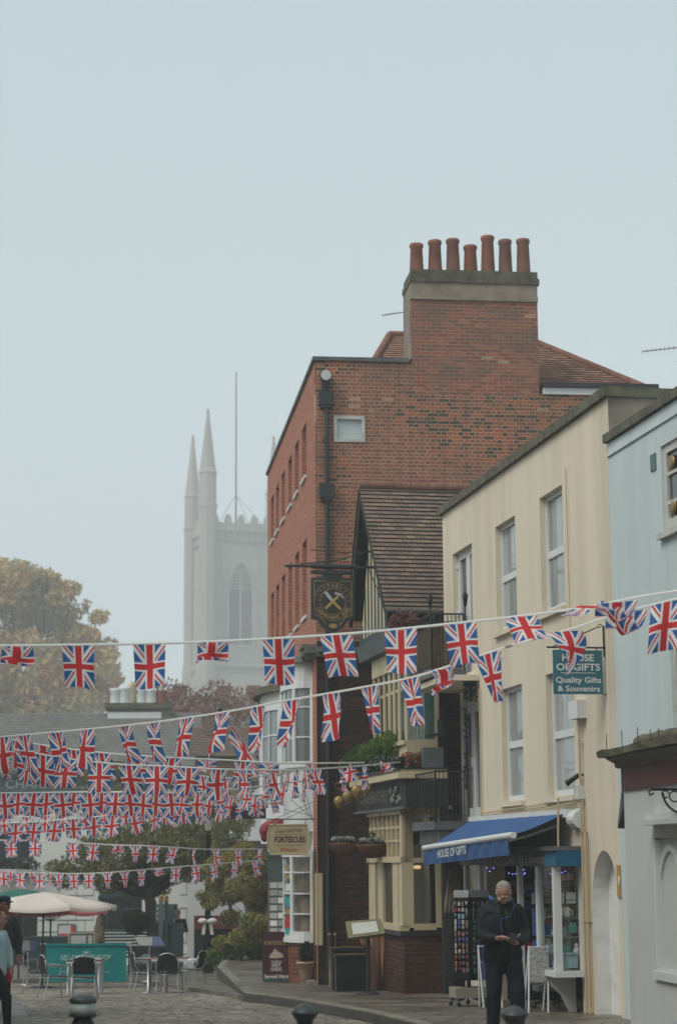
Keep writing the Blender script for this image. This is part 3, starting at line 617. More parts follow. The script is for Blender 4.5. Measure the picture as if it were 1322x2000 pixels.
letters(t,'HOUSE OF GIFTS • Quality Gifts & Souvenirs',F1.w(3.75,fo+.008,1.56),Rv,(0,0,1),3.5,.11,.02); M['greylet']=mat('faded_grey_lettering',(.36,.33,.32),.7,.05,4); t.build('lettering',M['greylet'],f_)
mw=M['white']
cu=1.62   # near side of the bay
for (a,b,o0,o1) in ((cu,cu+.10,.29,.385),(2.42,2.52,.30,.38),(3.42,3.5,.29,.36),(5.55,5.68,.29,.36),(6.44,6.52,.29,.36),(cu-.04,cu+.05,.0,.05)):
    bay=MB(); bay.box(F1,a,b,o0,o1,.12 if b<2.6 else -.6,1.46); bay.build('shop_window_frame',mw,cr)
sl_=MB(); sl_.slabz([F1.w(u,o,0)[:2] for u,o in ((cu-.08,0),(cu-.08,.42),(2.6,.42),(2.6,-.1))],.04,.115); sl_.build('window_board',mw,cr)
g=MB(); g.box(F1,cu+.1,2.42,.33,.338,.12,1.46); g.build('shop_glass',M['clearglass'],cr); g=MB(); g.box(F1,cu+.008,cu+.014,.05,.29,.12,1.46); g.build('shop_glass',M['clearglass'],cr); g=MB(); g.box(F1,5.68,6.44,.32,.328,.2,1.46); g.build('shop_glass',M['clearglass'],cr)
cb=MB(); FB=Frame(F1.w(2.05,0,0)[:2],F1.n); cb.slab(FB,[(0,.035),(.36,.035),(.33,-.1),(.2,-.22),(.08,-.45),(.0,-.52)],-.03,.03); cb.build('bracket',M['greyrender'],cr)
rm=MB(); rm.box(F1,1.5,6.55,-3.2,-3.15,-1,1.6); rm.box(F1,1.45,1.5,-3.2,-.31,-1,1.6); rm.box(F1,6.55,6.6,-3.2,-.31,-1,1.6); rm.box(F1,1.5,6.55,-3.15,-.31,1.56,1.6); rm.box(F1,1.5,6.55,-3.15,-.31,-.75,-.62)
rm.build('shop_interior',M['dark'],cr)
# shelves and souvenirs behind the glass
wht=M['white']; shelf=MB()
for z in (.32,.55,.80,1.03,1.25): shelf.box(F1,cu+.06,2.4,.02,.29,z-.012,z)
shelf.build('glass_shelf',mat('shelf',(.22,.23,.22),.4),cr)
gm=[mat('souvenir_paint_%s'%n,c,.5,.1,6) for n,c in (('white',(.80,.80,.76)),('teal',(.04,.36,.37)),('red',(.50,.05,.05)),('blue',(.06,.14,.40)),('ochre',(.45,.29,.11)),('pink',(.6,.32,.28)),('sky',(.38,.56,.64)),('grey',(.34,.34,.34)))]
def mug(u,o,z,m,parent,s=1):
    mb=MB(); c=F1.w(u,o,z); mb.lathe(c,[(.036*s,0),(.04*s,.004),(.04*s,.095*s),(.036*s,.095*s),(.034*s,.02)],12)
    hp=[Vector(c)+Vector(F1.w(0,0,0))*0+Vector((math.cos(a)*.028*s+.042*s,0,.048*s+math.sin(a)*.03*s)) for a in np.linspace(-1.5,1.5,7)]
    mb.tube(hp,.006*s,6); return mb.build('mug',m,parent)
st=thing('souvenir_display','mugs and painted figurines on the shelves of the corner shop window','display',F1.w(1.9,.15,.12))
mug(1.72,.2,.805,gm[0],st,1.25); mug(1.80,.22,1.035,gm[4],st,1.1); mug(1.95,.2,.555,gm[1],st,1.1); mug(2.1,.2,.805,gm[6],st,1.2)
def card(F,u,o,z,w,h,m,parent,name='picture_card',tilt=0,back=.004):
    mb=MB()
    if F is F1 and name!='price_card': mb.box(F,u,u+back+.002,o-w/2,o+w/2,z,z+h)
    else: mb.box(F,u-w/2,u+w/2,o,o+back,z,z+h)
    return mb.build(name,m,parent)
rnd=random.Random(3)
for i in range(26):
    z=rnd.choice((.12,.12,.32,.55,.80,1.03)); u=rnd.uniform(cu+.1,2.36); o=rnd.uniform(.05,.24); m=rnd.choice(gm)
    if rnd.random()<.5: card(F1,u,o,z+.002,rnd.uniform(.07,.16),rnd.uniform(.08,.16),m,st,'boxed_souvenir',back=.05)
    else:
        mb=MB(); c=F1.w(u,o,z+.002); r=rnd.uniform(.025,.05); mb.lathe(c,[(r*.8,0),(r,.02),(r*.9,.06),(r*.5,.09)],10); mb.ball((c[0],c[1],c[2]+.09+r*.5),r*.6,6); mb.build('figurine',m,st)
card(F1,1.70,.26,.98,.15,.13,gm[0],st,'price_card'); card(F1,1.7,.26,1.27,.2,.09,gm[5],st,'price_card')
F1x=Frame(F1.w(cu+.03,0,0)[:2],F1.n)
for (u,z,w,h,m) in ((.14,.98,.13,.14,gm[0]),(.22,.83,.1,.1,gm[0]),(.17,.15,.2,.2,gm[6]),(.2,1.28,.2,.08,gm[5]),(.12,.6,.09,.13,gm[1]),(.24,.36,.12,.07,gm[1])): card(F1x,u,-.04,z,w,h,m,st,'picture_card')
# postcards, bags and little lights inside the doorway
dd=thing('shop_interior_stock','postcards, frames and bags hung inside the open gift shop doorway','display',F1.w(4,-.8,-.6))
for i in range(72):
    u=rnd.uniform(2.5,6.3); o=rnd.uniform(-.9,.15); z=rnd.uniform(-.3,1.2); card(F1,u,o,z,rnd.uniform(.10,.22),rnd.uniform(.08,.2),rnd.choice(gm+[M['dark']]*2),dd,'picture_card')
for i in range(6):
    for j in range(4): card(F1,2.75+.16*j,.30-.11*j,-.1+.21*i,.13,.15,rnd.choice(gm[:1]+gm[6:]+[gm[3],gm[0]]),dd,'postcard')
ll=thing('fairy_lights','string of blue fairy lights inside the gift shop window','lights',F1.w(3,.25,1.38))
em=emis('blue_led',(.25,.25,1.0),2.2)
for i in range(22):
    uu=rnd.uniform(1.7,6.4); mb=MB(); mb.ball(F1.w(uu,rnd.uniform(.1,.28),rnd.uniform(1.34,1.43)),.008,4); mb.build('bulb',em,ll)
for i in range(6): mb=MB(); mb.ball(F1.w(2.0+.1*i%.4,.2,.62+.1*rnd.random()),.011,4); mb.build('bulb',em,ll)
wl=MB(); wl.ball(F1.w(4.1,-1.2,1.27),.05,6); wl.build('ceiling_lamp',emis('warm_lamp',(1,.55,.2),10),label='small warm lamp lit inside the gift shop',cat='lamp')
# awning
aw=thing('awning','blue canvas awning lettered in white over the gift shop','awning',F1.w(4.3,.1,2.1))
ca=MB(); ca.box(F1,1.80,7.0,.01,.15,2.10,2.21); ca.build('cassette',mw,aw)
FA=Frame(F1.w(0,0,0)[:2],F1.n)
e=MB(); 
ring=[(0.0,2.22)]+[(.15*math.cos(a),2.07+.13*math.sin(a)) for a in np.linspace(1.3,-1.5,9)]+[(0.0,1.95)]
FAe=Frame(F1.w(1.66,0,0)[:2],F1.n); e.slab(FAe,ring,-.13,.18) ; e.build('end_cap',mw,aw)
aup=(7.0,1.92); ob=.87; zb_l,zb_r=1.73,1.87
rows=[]; 
for i in range(13):
    t=i/12; row=[]
    for j in range(28):
        s_=j/27; u=aup[0]+(aup[1]-aup[0])*s_; u2=6.98+(1.83-6.98)*s_
        zb=zb_l+(zb_r-zb_l)*s_; z=2.16+(zb-2.16)*t-.02*math.sin(math.pi*t)+.003*math.sin(j*2.1)
        row.append(F1.w(u+(u2-u)*t,.12+(ob-.12)*t,z))
    rows.append(row)
M['awn']=mat('blue_awning_canvas',(.028,.085,.225),.75,.08,2,.15,40)
a_=MB(); a_.grid(rows); a_.build('canopy',M['awn'],aw)
b_=MB(); b_.tube([F1.w(7.02,ob,zb_l),F1.w(1.80,ob,zb_r)],.045,12); b_.build('front_bar',mw,aw)
rows=[[F1.w(6.96+(2.0-6.96)*j/40,ob+.01+.018*math.sin(j*1.3+.5*i),(zb_l+(zb_r-zb_l)*j/40)-.04-i*.055) for j in range(41)] for i in range(5)]
v_=MB(); v_.grid(rows); v_.build('valance',M['awn'],aw)
t=MB(); letters(t,'HOUSE OF GIFTS',F1.w(5.05,ob+.05,1.665),Vector(Rv)+Vector((0,0,.035)),(0,0,1),1.75,.115,.015); t.build('lettering',M['text_white'],aw)
for u in (2.2,6.6):
    ar=MB(); ar.tube([F1.w(u,.14,2.0),F1.w(u+.3*(1 if u<4 else -1),.5,1.86 if u<4 else 1.82),F1.w(u,ob-.03,1.80 if u<4 else 1.70)],.020,6); ar.build('folding_arm',M['white'],aw)
pb=MB(); pb.tube([F1.w(1.62,.30,2.35),F1.w(1.6,.32,1.72)],.014,6); pb.build('crank_rod',M['creampipe'],aw)
# security camera, hanging sign
sc_=thing('security_camera','dark bullet security camera on the cream wall above the awning','camera',F1.w(1.4,.02,2.6))
x=MB(); x.tube([F1.w(1.42,.0,2.64),F1.w(1.43,.05,2.66),F1.w(1.46,.09,2.63)],.014,8); x.build('bracket',M['black'],sc_)
x=MB(); x.tube([F1.w(1.45,.06,2.645),F1.w(1.52,.19,2.55)],[.032,.034],10); x.tube([F1.w(1.515,.18,2.555),F1.w(1.53,.215,2.535)],[.04,.04],10); x.build('body',M['blackplastic'],sc_)
FS=Frame(F1.w(.37,0,0)[:2],(-F1.n[0],-F1.n[1]),-1)     # faces down the street to the camera; u runs towards the wall
hg=thing('hanging_sign','teal hanging shop sign reading HOUSE OF GIFTS','sign',F1.w(.37,.4,3.6))
x=MB(); x.slab(FS,[(-.70,3.64),(-.69,3.62),(-.06,3.62),(-.05,3.64),(-.05,4.18),(-.70,4.18)],-.02,.02); sb=x.build('board',mat('teal_sign_paint',(.035,.13,.16),.6,.12,3,dirt=(.02,.08,.09),dirtamt=.5),hg)
FR=(FS.d[0],FS.d[1],0)
t=MB()
for s_,z,w,h in (('HOUSE',4.085,.42,.085),('OF GIFTS',3.965,.58,.085),('Quality Gifts',3.80,.60,.07),('& Souvenirs',3.69,.56,.07)): letters(t,s_,FS.w(-.375,.024,z),FR,(0,0,1),w,h,.022)
t.box(FS,-.6,-.15,.021,.025,3.885,3.892); t.build('lettering',M['text_white'],sb)
x=MB(); x.tube([FS.w(-.78,0,4.215),FS.w(.0,0,4.215)],.012,6); x.tube([FS.w(-.02,0,4.5),FS.w(-.02,0,4.1)],.012,6); x.tube([FS.w(-.1,0,4.48),FS.w(-.5,0,4.30),FS.w(-.72,0,4.215)],.008,6); x.tube([FS.w(-.6,0,4.215),FS.w(-.6,0,4.17)],.008,5); x.tube([FS.w(-.12,0,4.215),FS.w(-.12,0,4.17)],.008,5); x.tube([FS.w(-.05,0,3.62),FS.w(.02,0,3.62),FS.w(.02,0,3.59)],.008,5)
x.tube([FS.w(-.07+.035*math.cos(a)*(1-a/9),0,4.49+.035*math.sin(a)*(1-a/9)) for a in np.linspace(0,7,14)],.006,5)
x.build('iron_bracket',M['black'],hg)
pl=MB(); pl.box(F1,-.02,.13,.0,.025,1.09,1.48); q_=pl.build('wall_plaque',mat('yellow_enamel',(.40,.25,.06),.5,.1,4),label='small yellow plaque on the cream wall by the niche',cat='plaque')
mb=MB(); mb.ball(F1.w(.03,.028,1.28),(.012,.045,.07),6); mb.build('dial',M['white'],q_); 
# ------------------------------------------------------------ BLUE BUILDING
bl=thing('blue_building','pale blue rendered building at the right edge of the photo','building',F1.w(-3,0,-.3))
bwin=[(-3.0,U(1296,1000),5.32,6.36),(-3.0,U(1308,1300),2.9,4.03)]
mb=MB(); mb.wall(F1,-8,uR-.004,-1,6.80,.02,[b+(.1,) for b in bwin]); mb.poly([F1.w(-8,.02,-1),F1.w(-8,-6,-1),F1.w(-8,-6,6.8),F1.w(-8,.02,6.8)]); mb.poly([F1.w(uR-.004,.02,-1),F1.w(uR-.004,-6,-1),F1.w(uR-.004,-6,6.8),F1.w(uR-.004,.02,6.8)]); mb.box(F1,-8,uR-.004,-6.02,-6,-1,6.8)
mb.poly([F1.w(-8,-.1,6.79),F1.w(uR-.01,-.1,6.79),F1.w(uR-.01,-6,6.79),F1.w(-8,-6,6.79)])
mb.build('wall',M['blue'],bl)
mb=MB(); mb.box(F1,-8,uR+.05,-.2,.07,6.81,6.92); mb.build('coping',M['moss'],bl); mb=MB(); mb.box(F1,-8,uR-.004,.021,.045,6.62,6.65); mb.build('string_course',M['blue'],bl)
M['oldwhite']=mat('peeling_white_paint',(.48,.48,.44),.6,.1,5,.2,dirt=(.2,.19,.16),dirtamt=.6)
for b in bwin:
    w=window(bl,F1,b,.02,.06,M['oldwhite'],M['glass'],.1,(.5,),(.33,.66),sill=True,sillm=M['oldwhite'],bw=.02)
for zz in (5.60,6.12):
    x=MB(); x.lathe((0,0,0),[(.0,0),(.10,0),(.10,.012),(.065,.014),(.06,.02),(.03,.022)],14)
    x.xf(Matrix.Translation(F1.w(-2.2,-.03,zz))@Matrix(((F1.d[0],0,F1.n[0],0),(F1.d[1],0,F1.n[1],0),(0,1,0,0),(0,0,0,1)))); x.build('brass_disc',M['brass'],bl)
x=MB(); x.box(F1,-1.72-.09,-1.72+.09,.021,.035,6.12,6.32); x.build('vent_grille',mat('vent',(.10,.16,.15),.7),bl)
x=MB(); x.tube([F1.w(-1,-1,6.9),F1.w(-1,-1,7.25)],.012,5); x.build('vent_pipe',M['lead'],bl)
ae=thing('tv_aerial','thin television aerial sticking up beside the blue roof','aerial',atY(1330,760,40))
x=MB(); a=atY(1258,695,40); b=atY(1345,686,40); x.tube([a,b],.012,4)
for i in range(11):
    p=Vector(a).lerp(Vector(b),i/10); x.tube([p+Vector((0,0,-.05)),p+Vector((0,0,.05))],.006,4)
x.tube([b,atY(1345,760,40)],.018,5); x.build('antenna',M['lead'],ae)
# ------------------------------------------------------------ LOW GREY BUILDING
rw=ray(130,1678); pw=atY(1212,1700,19); FW=Frame((pw[0],pw[1]),(rw[0],rw[1]))
def UW(x,y,o=0): return FW.uz(x,y,o)
lw=thing('low_grey_building','low pale grey rendered shop with mossy stone cornice at the right foreground','building',FW.w(-2,0,-.2))
zt=UW(1222,1545)[1]
mb=MB(); mb.wall(FW,-6,0,-.6,zt-.02,0,[(-6,UW(1271,1800)[0],UW(1275,1900)[1],UW(1275,1645)[1],.05)]); mb.box(FW,-6,0,-3.5,-.001,-.6,zt-.02,skip='f')
mb.build('wall',M['greyrender'],lw)
zf=UW(1222,1506)[1]
mb=MB(); mb.box(FW,-6,-.03,-3.4,.03,zt-.02,zf); mb.build('red_fascia',mat('dull_red_fascia',(.10,.028,.028),.6,.12,3),lw)
mb=MB(); FC=Frame(FW.w(.0,0,0)[:2],FW.n)
prof=[(-3.5,zf),(.04,zf),(.06,zf+.02),(.06,zf+.045),(.12,zf+.075),(.15,zf+.095),(-3.5,zf+.095)]; mb.slab(FC,prof,-.08,6)
mb.build('cornice',M['dirtyrender'] if False else mat('grey_stone_cornice',(.17,.165,.15),.9,.15,3,.2),lw)
rng=random.Random(5); mb=MB(); u=-6
rows=[[FW.w(-6+(6.17)*j/24,.20+.03*rng.random(),zf+.097+.01*rng.random()) for j in range(25)],[FW.w(-6+(6.17)*j/24,.21+.03*rng.random(),zf+.158+.015*rng.random()) for j in range(25)],[FW.w(-6+(6.17)*j/24,-.1,zf+.19) for j in range(25)],[FW.w(-6+(6.17)*j/24,-3.6,zf+.28) for j in range(25)]]
rows.insert(0,[FW.w(-6+(6.17)*j/24,-.05,zf+.10) for j in range(25)]); mb.grid(rows,sm=False); mb.poly([r[-1] for r in rows]); mb.build('roof_slab',M['moss'],lw)
for i,(a,b) in enumerate(((-1.35,-.75),(-2.4,-1.5))):
    mb=MB(); 
    for j in range(7): mb.ball(FW.w(a+(b-a)*j/6,.02,zf+.20),(.09,.09,.06+.02*rng.random()),6)
    mb.build('moss_clump',M['moss'],lw)
for u in (.12,-.42,-.95,-1.35,-1.6):
    mb=MB(); mb.tube([FW.w(u,.12,zf+.16),FW.w(u,.12,zf+.17+(.16 if u>-1.2 else .11))],.005,4)
    if u==.12: mb.tube([FW.w(.12,.12,zf+.18),FW.w(-.42,.12,zf+.18)],.005,4)
    mb.build('bird_spike',M['black'],lw)
pu=UW(1271,1800)[0]; zp0,zp1=UW(1275,1905)[1],UW(1275,1645)[1]
mb=MB(); mb.box(FW,-6,pu,-.06,-.045,zp0-.1,zp1+.05); pn=mb.build('blind_window_panel',M['greyrender'],lw)
mb=MB(); mb.box(FW,-6,pu+.07,-.0,.035,zp0-.075,zp0); mb.box(FW,pu-.075,pu,-.044,.02,zp0,zp1-.02); 
cu_=pu-.36; k=16
for i in range(k):
    a,b=math.pi*i/k,math.pi*(i+1)/k; R0,R1=.31,.355; zc=zp1-.52
    mb.slab(FW,[(cu_+R0*math.cos(a),zc+R0*1.3*math.sin(a)),(cu_+R1*math.cos(a),zc+R1*1.3*math.sin(a)),(cu_+R1*math.cos(b),zc+R1*1.3*math.sin(b)),(cu_+R0*math.cos(b),zc+R0*1.3*math.sin(b))],-.044,-.02)
mb.box(FW,cu_+.31,cu_+.355,-.044,-.021,zp0,zp1-.52); mb.build('moulding',M['white'],pn)
zc=UW(1240,1622)[1]; uc=UW(1236,1630,.15)[0]
mb=MB(); mb.box(FW,-6,uc,-.01,.16,zc-.0,zc+.045); mb.box(FW,-6,uc-.05,-.01,.10,zc+.045,zc+.10); mb.build('canopy_shelf',M['greyrender'],lw)
mb=MB(); pa=[UW(1222,1556,.03),UW(1199,1622,.03)]; mb.slab(FW,[(0.0,zt-.02),(.02,zt-.05),(.19,UW(1199,1622,0)[1]),(.16,UW(1199,1622,0)[1]-.02),(0,zt-.2)],-.4,.02); mb.build('lead_edge',M['lead'],lw)
br_=MB(); z0=UW(1275,1557)[1]; F_=Frame(FW.w(-2.0,0,0)[:2],(-FW.n[0],-FW.n[1]),-1)
br_.tube([F_.w(-.32,0,z0),F_.w(0,0,z0)],.012,6)
br_.tube([F_.w(-.32,0,z0),F_.w(-.345,0,z0-.02),F_.w(-.33,0,z0-.05),F_.w(-.30,0,z0-.03)],.009,6)
br_.tube([F_.w(-.22+.2*(1-math.cos(a))*1.0,0,z0-.03-.2*math.sin(a)*.9) for a in np.linspace(0,1.5,9)],.010,6)
for c_,r_ in (((-.2,z0-.04),.03),((-.12,z0-.06),.045),((-.05,z0-.09),.03)): br_.tube([F_.w(c_[0]+r_*math.cos(a),0,c_[1]+r_*math.sin(a)) for a in np.linspace(0,5.5,12)],.007,5)
br_.build('scroll_bracket',M['black'],lw)

# ------------------------------------------------------------ ADDED TERRACE (unseen, left of the frame): shades the street, fills window reflections
FO=Frame((-6.2,-6),(-.07,1),-1); op=thing('added_shade_terrace','unseen stucco terrace added across the street to shade it and fill window reflections','building',FO.w(15,-3,-.6))
oh=[(a,a+1.0,z,z+1.6) for a in range(2,33,3) for z in (-.1,2.9,5.7)]
x=MB(); x.wall(FO,0,35,-2,8.6,0,[h+(.2,) for h in oh]); x.box(FO,0,35,-7,-.3,-2,8.5,skip='f'); x.build('wall',M['inn0'],op)
for h in oh: window(op,FO,h,0,.2,M['white'],M['darkglass'],.06,(.5,),(.5,),bw=.02)
x=MB(); x.box(FO,-.1,35.1,-7.1,.15,8.6,8.8); x.build('coping',M['moss'],op)
# ------------------------------------------------------------ TALL BRICK BUILDING
bb=thing('brick_building','tall red brick building with blind gable wall and seven pot chimney','building',F3.w(3,-3,-.9))
zW=11.38; FL=12.1
zlow=5.75
swu=[(2.05,2.55),(3.72,4.15),(5.35,5.8),(7.15,7.65),(8.8,9.3),(10.3,10.75)]
def vis(l): return [(a,a+.95) for a,_ in l]
rowsz=[(9.42,10.55),(6.50,8.10)]
holes=[(a-.2,a+.75,z0,z1) for (a,_) in swu for z0,z1 in rowsz]
hw=(.38,.98,9.75,10.24)
mb=MB(); mb.wall(F3,.006,8.5,zlow,zW-.6,0,[hw+(.08,)]); mb.wall(F3,.006,1.972,zW-.6,zW,0); mb.build('gable_wall',M['brick'],bb)
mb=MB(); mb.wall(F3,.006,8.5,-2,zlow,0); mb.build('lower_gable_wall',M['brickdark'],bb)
mb=MB(); mb.wall(F2,0,FL,5.2,zW,0,[h+(.22,) for h in holes]); mb.poly([F2.w(FL,0,-2),F2.w(FL,-8.5,-2),F2.w(FL,-8.5,zW),F2.w(FL,0,zW)],[(0,-2),(8.5,-2),(8.5,zW),(0,zW)])
mb.poly([F3.w(8.5,0,-2),F3.w(8.5,-12,-2),F3.w(8.5,-12,10.7),F3.w(8.5,0,10.7)],[(0,-2),(12,-2),(12,10.7),(0,10.7)])
mb.wall(F2,-.03,.75,-1.5,5.2,.004); 
mb.build('street_wall',M['brickplain'],bb)
mb=MB(); mb.wall(F2,.75,FL,1.72,5.2,0); mb.build('painted_street_wall',M['whitewall'],bb); mb=MB(); mb.wall(F2,.75,FL,-2,1.72,.0); mb.box(F2,3.0,FL,.002,.06,1.62,1.75); mb.build('dark_shopfront',M['darkgreen'],bb)
for h in holes:
    w=window(bb,F2,h,0,.22,M['white'],M['glass'],.05,(.5,),(.5,),sill=False,bw=.02); x=MB(); x.box(F2,h[0]-.03,h[1]+.03,-.15,.045,h[2]-.07,h[2]-.003); x.build('sill',M['greyrender'],w)
mb=MB(); mb.box(F3,-.05,1.88,-.3,.05,zW,zW+.08); mb.box(F2,.3,FL,-.3,.05,zW,zW+.08); mb.build('parapet_coping',M['lead'],bb)
w=MB(); w.box(F3,.38,.98,-.07,-.05,9.75,10.24); w=w.build('blocked_window',mat('pale_board',(.48,.53,.53),.5,.06,3),bb)
x=MB(); 
for a,b,c,d in ((.37,.99,10.19,10.26),(.37,.99,9.73,9.79),(.37,.43,9.79,10.19),(.93,.99,9.79,10.19)): x.box(F3,a,b,-.05,.02,c,d)
x.build('frame',M['oldwhite'],w)
# chimney
c0_,c1_=1.97,4.55
ch=MB(); ch.box(F3,c0_,c1_,-1.0,.0005+.002,zW-.62,12.72,skip='d'); chm=ch.build('chimney_stack',M['chimbrick'],bb)
x=MB(); x.box(F3,c0_-.025,c1_+.01,-1.02,.04,12.70,12.80); x.box(F3,c0_-.02,c1_-.0,-1.03,.03,12.80,13.06); x.build('rendered_band',mat('buff_render_band',(.235,.195,.145),.9,.2,3,.2,dirt=(.11,.10,.075),dirtamt=.6),chm)
x=MB(); x.box(F3,c0_-.04,c1_+.04,-1.04,.06,13.06,13.18); x.box(F3,c0_-.01,c1_+.01,-1.02,.035,13.18,13.33); x.build('corbel',M['moss'],chm)
x=MB(); x.box(F3,c0_-.035,c0_+.0,-.95,-.05,zW+.1,12.7); x.build('rendered_side',M['dirtyrender'],chm)
for i,(px,t) in enumerate(((820,479),(856,473),(891,471),(925,484),(959,466),(993,474),(1028,473))):
    u=U(px,500,-.25,F3); zt_=Z(px,t,-.25,F3); x=MB(); r=.148
    x.lathe(F3.w(u,-.25,13.28),[(r*.95,0),(r,.03),(r*.82,zt_-13.28-.1),(r*.95,zt_-13.28-.08),(r*.97,zt_-13.28-.02),(r*.86,zt_-13.28),(r*.7,zt_-13.28)],16); x.build('chimney_pot',M['terracotta'] if i in(0,3) else mat('pot%d'%i,((.23,.115,.08),(.25,.105,.07),(.21,.11,.08))[i%3],.85,.2,4,.2,dirt=(.08,.07,.06),dirtamt=.6),chm)
# hipped roof behind
def P3d(x,y,o): u,z=F3.uz(x,y,o); return u,z
zr=12.75
roof=MB(); A=(1.0,-.35,11.05); Bp=(6.95,-.35,10.98); Rl=(1.95,-3,zr); Rr=(4.9,-3,zr); Al=(1.0,-11,11.05); Br=(6.95,-11,10.98)
def strips(mb,a,b,c,d,n=26,F=F3,step=.022):
    """tile courses from the eave a-b up to the ridge d-c, each course lapping the one below"""
    a,b,c,d=[Vector(F.w(*p)) for p in (a,b,c,d)]; nn=(b-a).cross(d-a).normalized(); nn=nn if nn.z>0 else -nn
    L=((a+b)/2-(c+d)/2).length
    for i in range(n):
        t0,t1=i/n,(i+1.15)/n; t1=min(t1,1)
        p=[a.lerp(d,t0)+nn*step,b.lerp(c,t0)+nn*step,b.lerp(c,t1),a.lerp(d,t1)]
        w0,w1=(p[1]-p[0]).length,(p[2]-p[3]).length; o=(w0-w1)/2
        mb.poly(p,[(0,i*.1+.006),(w0,i*.1+.006),(w0-o,i*.1+.094),(o,i*.1+.094)])
        mb.poly([p[0],p[1],b.lerp(c,t0)-nn*.002,a.lerp(d,t0)-nn*.002])
strips(roof,A,Bp,Rr,Rl,22); strips(roof,(1.0,-9,11.05),A,Rl,(1.95,-7,zr),22); strips(roof,Bp,(6.95,-9,10.98),(4.9,-7,zr),Rr,22)
roof.build('clay_tiled_roof',M['rooftile'],bb)
x=MB()
for a,b in ((A,Rl),(Rl,Rr),(Bp,Rr)):
    a,b=Vector(F3.w(*a)),Vector(F3.w(*b)); n=int((b-a).length/.28)
    for i in range(n): x.tube([a.lerp(b,i/n)+Vector((0,0,.02)),a.lerp(b,(i+.97)/n)+Vector((0,0,.03))],[.085,.075],8)
x.build('ridge_tiles',M['ridge'],bb)
x=MB(); x.box(F3,4.62,6.7,-.2,.04,zW-.60,zW-.46); x.build('white_fascia_board',M['white'],bb); x=MB(); x.box(F3,4.6,7.0,-.25,.10,zW-.455,zW-.36); x.build('gutter',M['black'],bb)
# drainpipe with hoppers
x=MB(); x.tube([F3.w(.20,.08,-.9),F3.w(.22,.08,10.95)],.05,10)
for z in (.4,2.2,4,5.2,7.0,9.7): x.tube([F3.w(.2,.08,z),F3.w(.2,.08,z+.09)],.068,10)
for zz in (10.45,8.58): x.box(F3,.06,.36,.02,.18,zz,zz+.27); x.box(F3,.1,.32,.03,.16,zz-.06,zz)
x.tube([F3.w(.2,.08,10.7),F3.w(.2,.08,10.95)],[.05,.1],10); x.build('drainpipe',M['black'],bb)
x=MB(); x.tube([F3.w(.19,.06,11.06),F3.w(.19,.28,11.02)],[.11,.12],12); fl=x.build('floodlight',M['blackplastic'],bb); x=MB(); x.tube([F3.w(.19,.285,11.02),F3.w(.19,.29,11.019)],[.105,.1],12); x.build('lens',M['white'],fl)
# little side aerial
x=MB(); x.tube([F3.w(1.45,-.6,12.52),F3.w(1.9,-.6,12.6)],.01,4)
for i in range(7): x.tube([F3.w(1.45+.06*i,-.6,12.49+.011*i),F3.w(1.45+.06*i,-.6,12.55+.011*i)],.006,4)
x.build('aerial',M['lead'],bb)
# bow windows on the street side
def bow(u0,u1,p,z0,z1,n=14):
    um=(u0+u1)/2; return [((um+(u0-u1)/2*math.cos(math.pi*i/n)),p*math.sin(math.pi*i/n)**.75) for i in range(n+1)]
def bowring(mb,u0,u1,p,z0,z1,grow=0,inner=None):
    o=bow(u0-grow,u1+grow,p+grow,z0,z1); pts=[F2.w(u,q,0)[:2] for u,q in o]+[F2.w(u1-.05,-.02,0)[:2],F2.w(u0+.05,-.02,0)[:2]]
    mb.slabz(pts,z0,z1)
def bowwindow(root,u0,u1,p,z0,z1,nm='bow_window',hb=(.33,.66),below=None,glass='glass',muntins=5):
    mb=MB(); bowring(mb,u0,u1,p,z0,z0+.12,.04); bowring(mb,u0,u1,p,z1-.14,z1,.04)
    for t in hb: bowring(mb,u0,u1,p,z0+(z1-z0)*t-.014,z0+(z1-z0)*t+.014,.012)
    o=bow(u0,u1,p,0,0,muntins*4)
    for i in range(0,len(o),4):
        c=F2.w(*o[i],0); r=.05 if i in (0,muntins*4) or (i//4)%2==1 else .02
        mb.tube([(c[0],c[1],z0+.1),(c[0],c[1],z1-.1)],r,8)
    w=mb.build(nm,M['white'],root)
    g=MB(); o=bow(u0+.01,u1-.01,p-.015,0,0)
    for a,b in zip(o,o[1:]): g.poly([F2.w(*a,z0+.1),F2.w(*b,z0+.1),F2.w(*b,z1-.1),F2.w(*a,z1-.1)],None,True)
    g.build('pane',M[glass],w)
    return w
M['bowglass']=mat('pale_reflecting_pane',(.16,.19,.19),.15,.5,1.3,spec=.7,streak=True)
b1=bowwindow(bb,.85,2.9,.50,3.35,5.05,glass='bowglass',hb=(.35,.7)); x=MB(); bowring(x,.85,2.9,.48,2.1,3.35,.0); x.build('white_panel',M['whitewall'],b1)
x=MB(); bowring(x,.85,2.9,.5,5.05,5.42,.0); x.build('cream_frieze',M['greyrender'],b1)
x=MB(); bowring(x,.8,2.95,.55,5.42,5.52,.06); x.box(F2,-.05,3.3,-.02,.16,5.44,5.50); x.box(F2,-.1,3.4,-.02,.24,5.505,5.60); x.box(F2,-.1,.55,-.02,.3,5.605,5.68)
x.box(F3,.002,1.1,-.02,.14,5.44,5.52); x.box(F3,.002,1.1,-.02,.20,5.525,5.62); x.build('stone_cornice',M['lead'] if False else mat('weathered_cornice',(.15,.15,.13),.9,.2,4,.3,dirt=(.07,.07,.06),dirtamt=.5),b1)
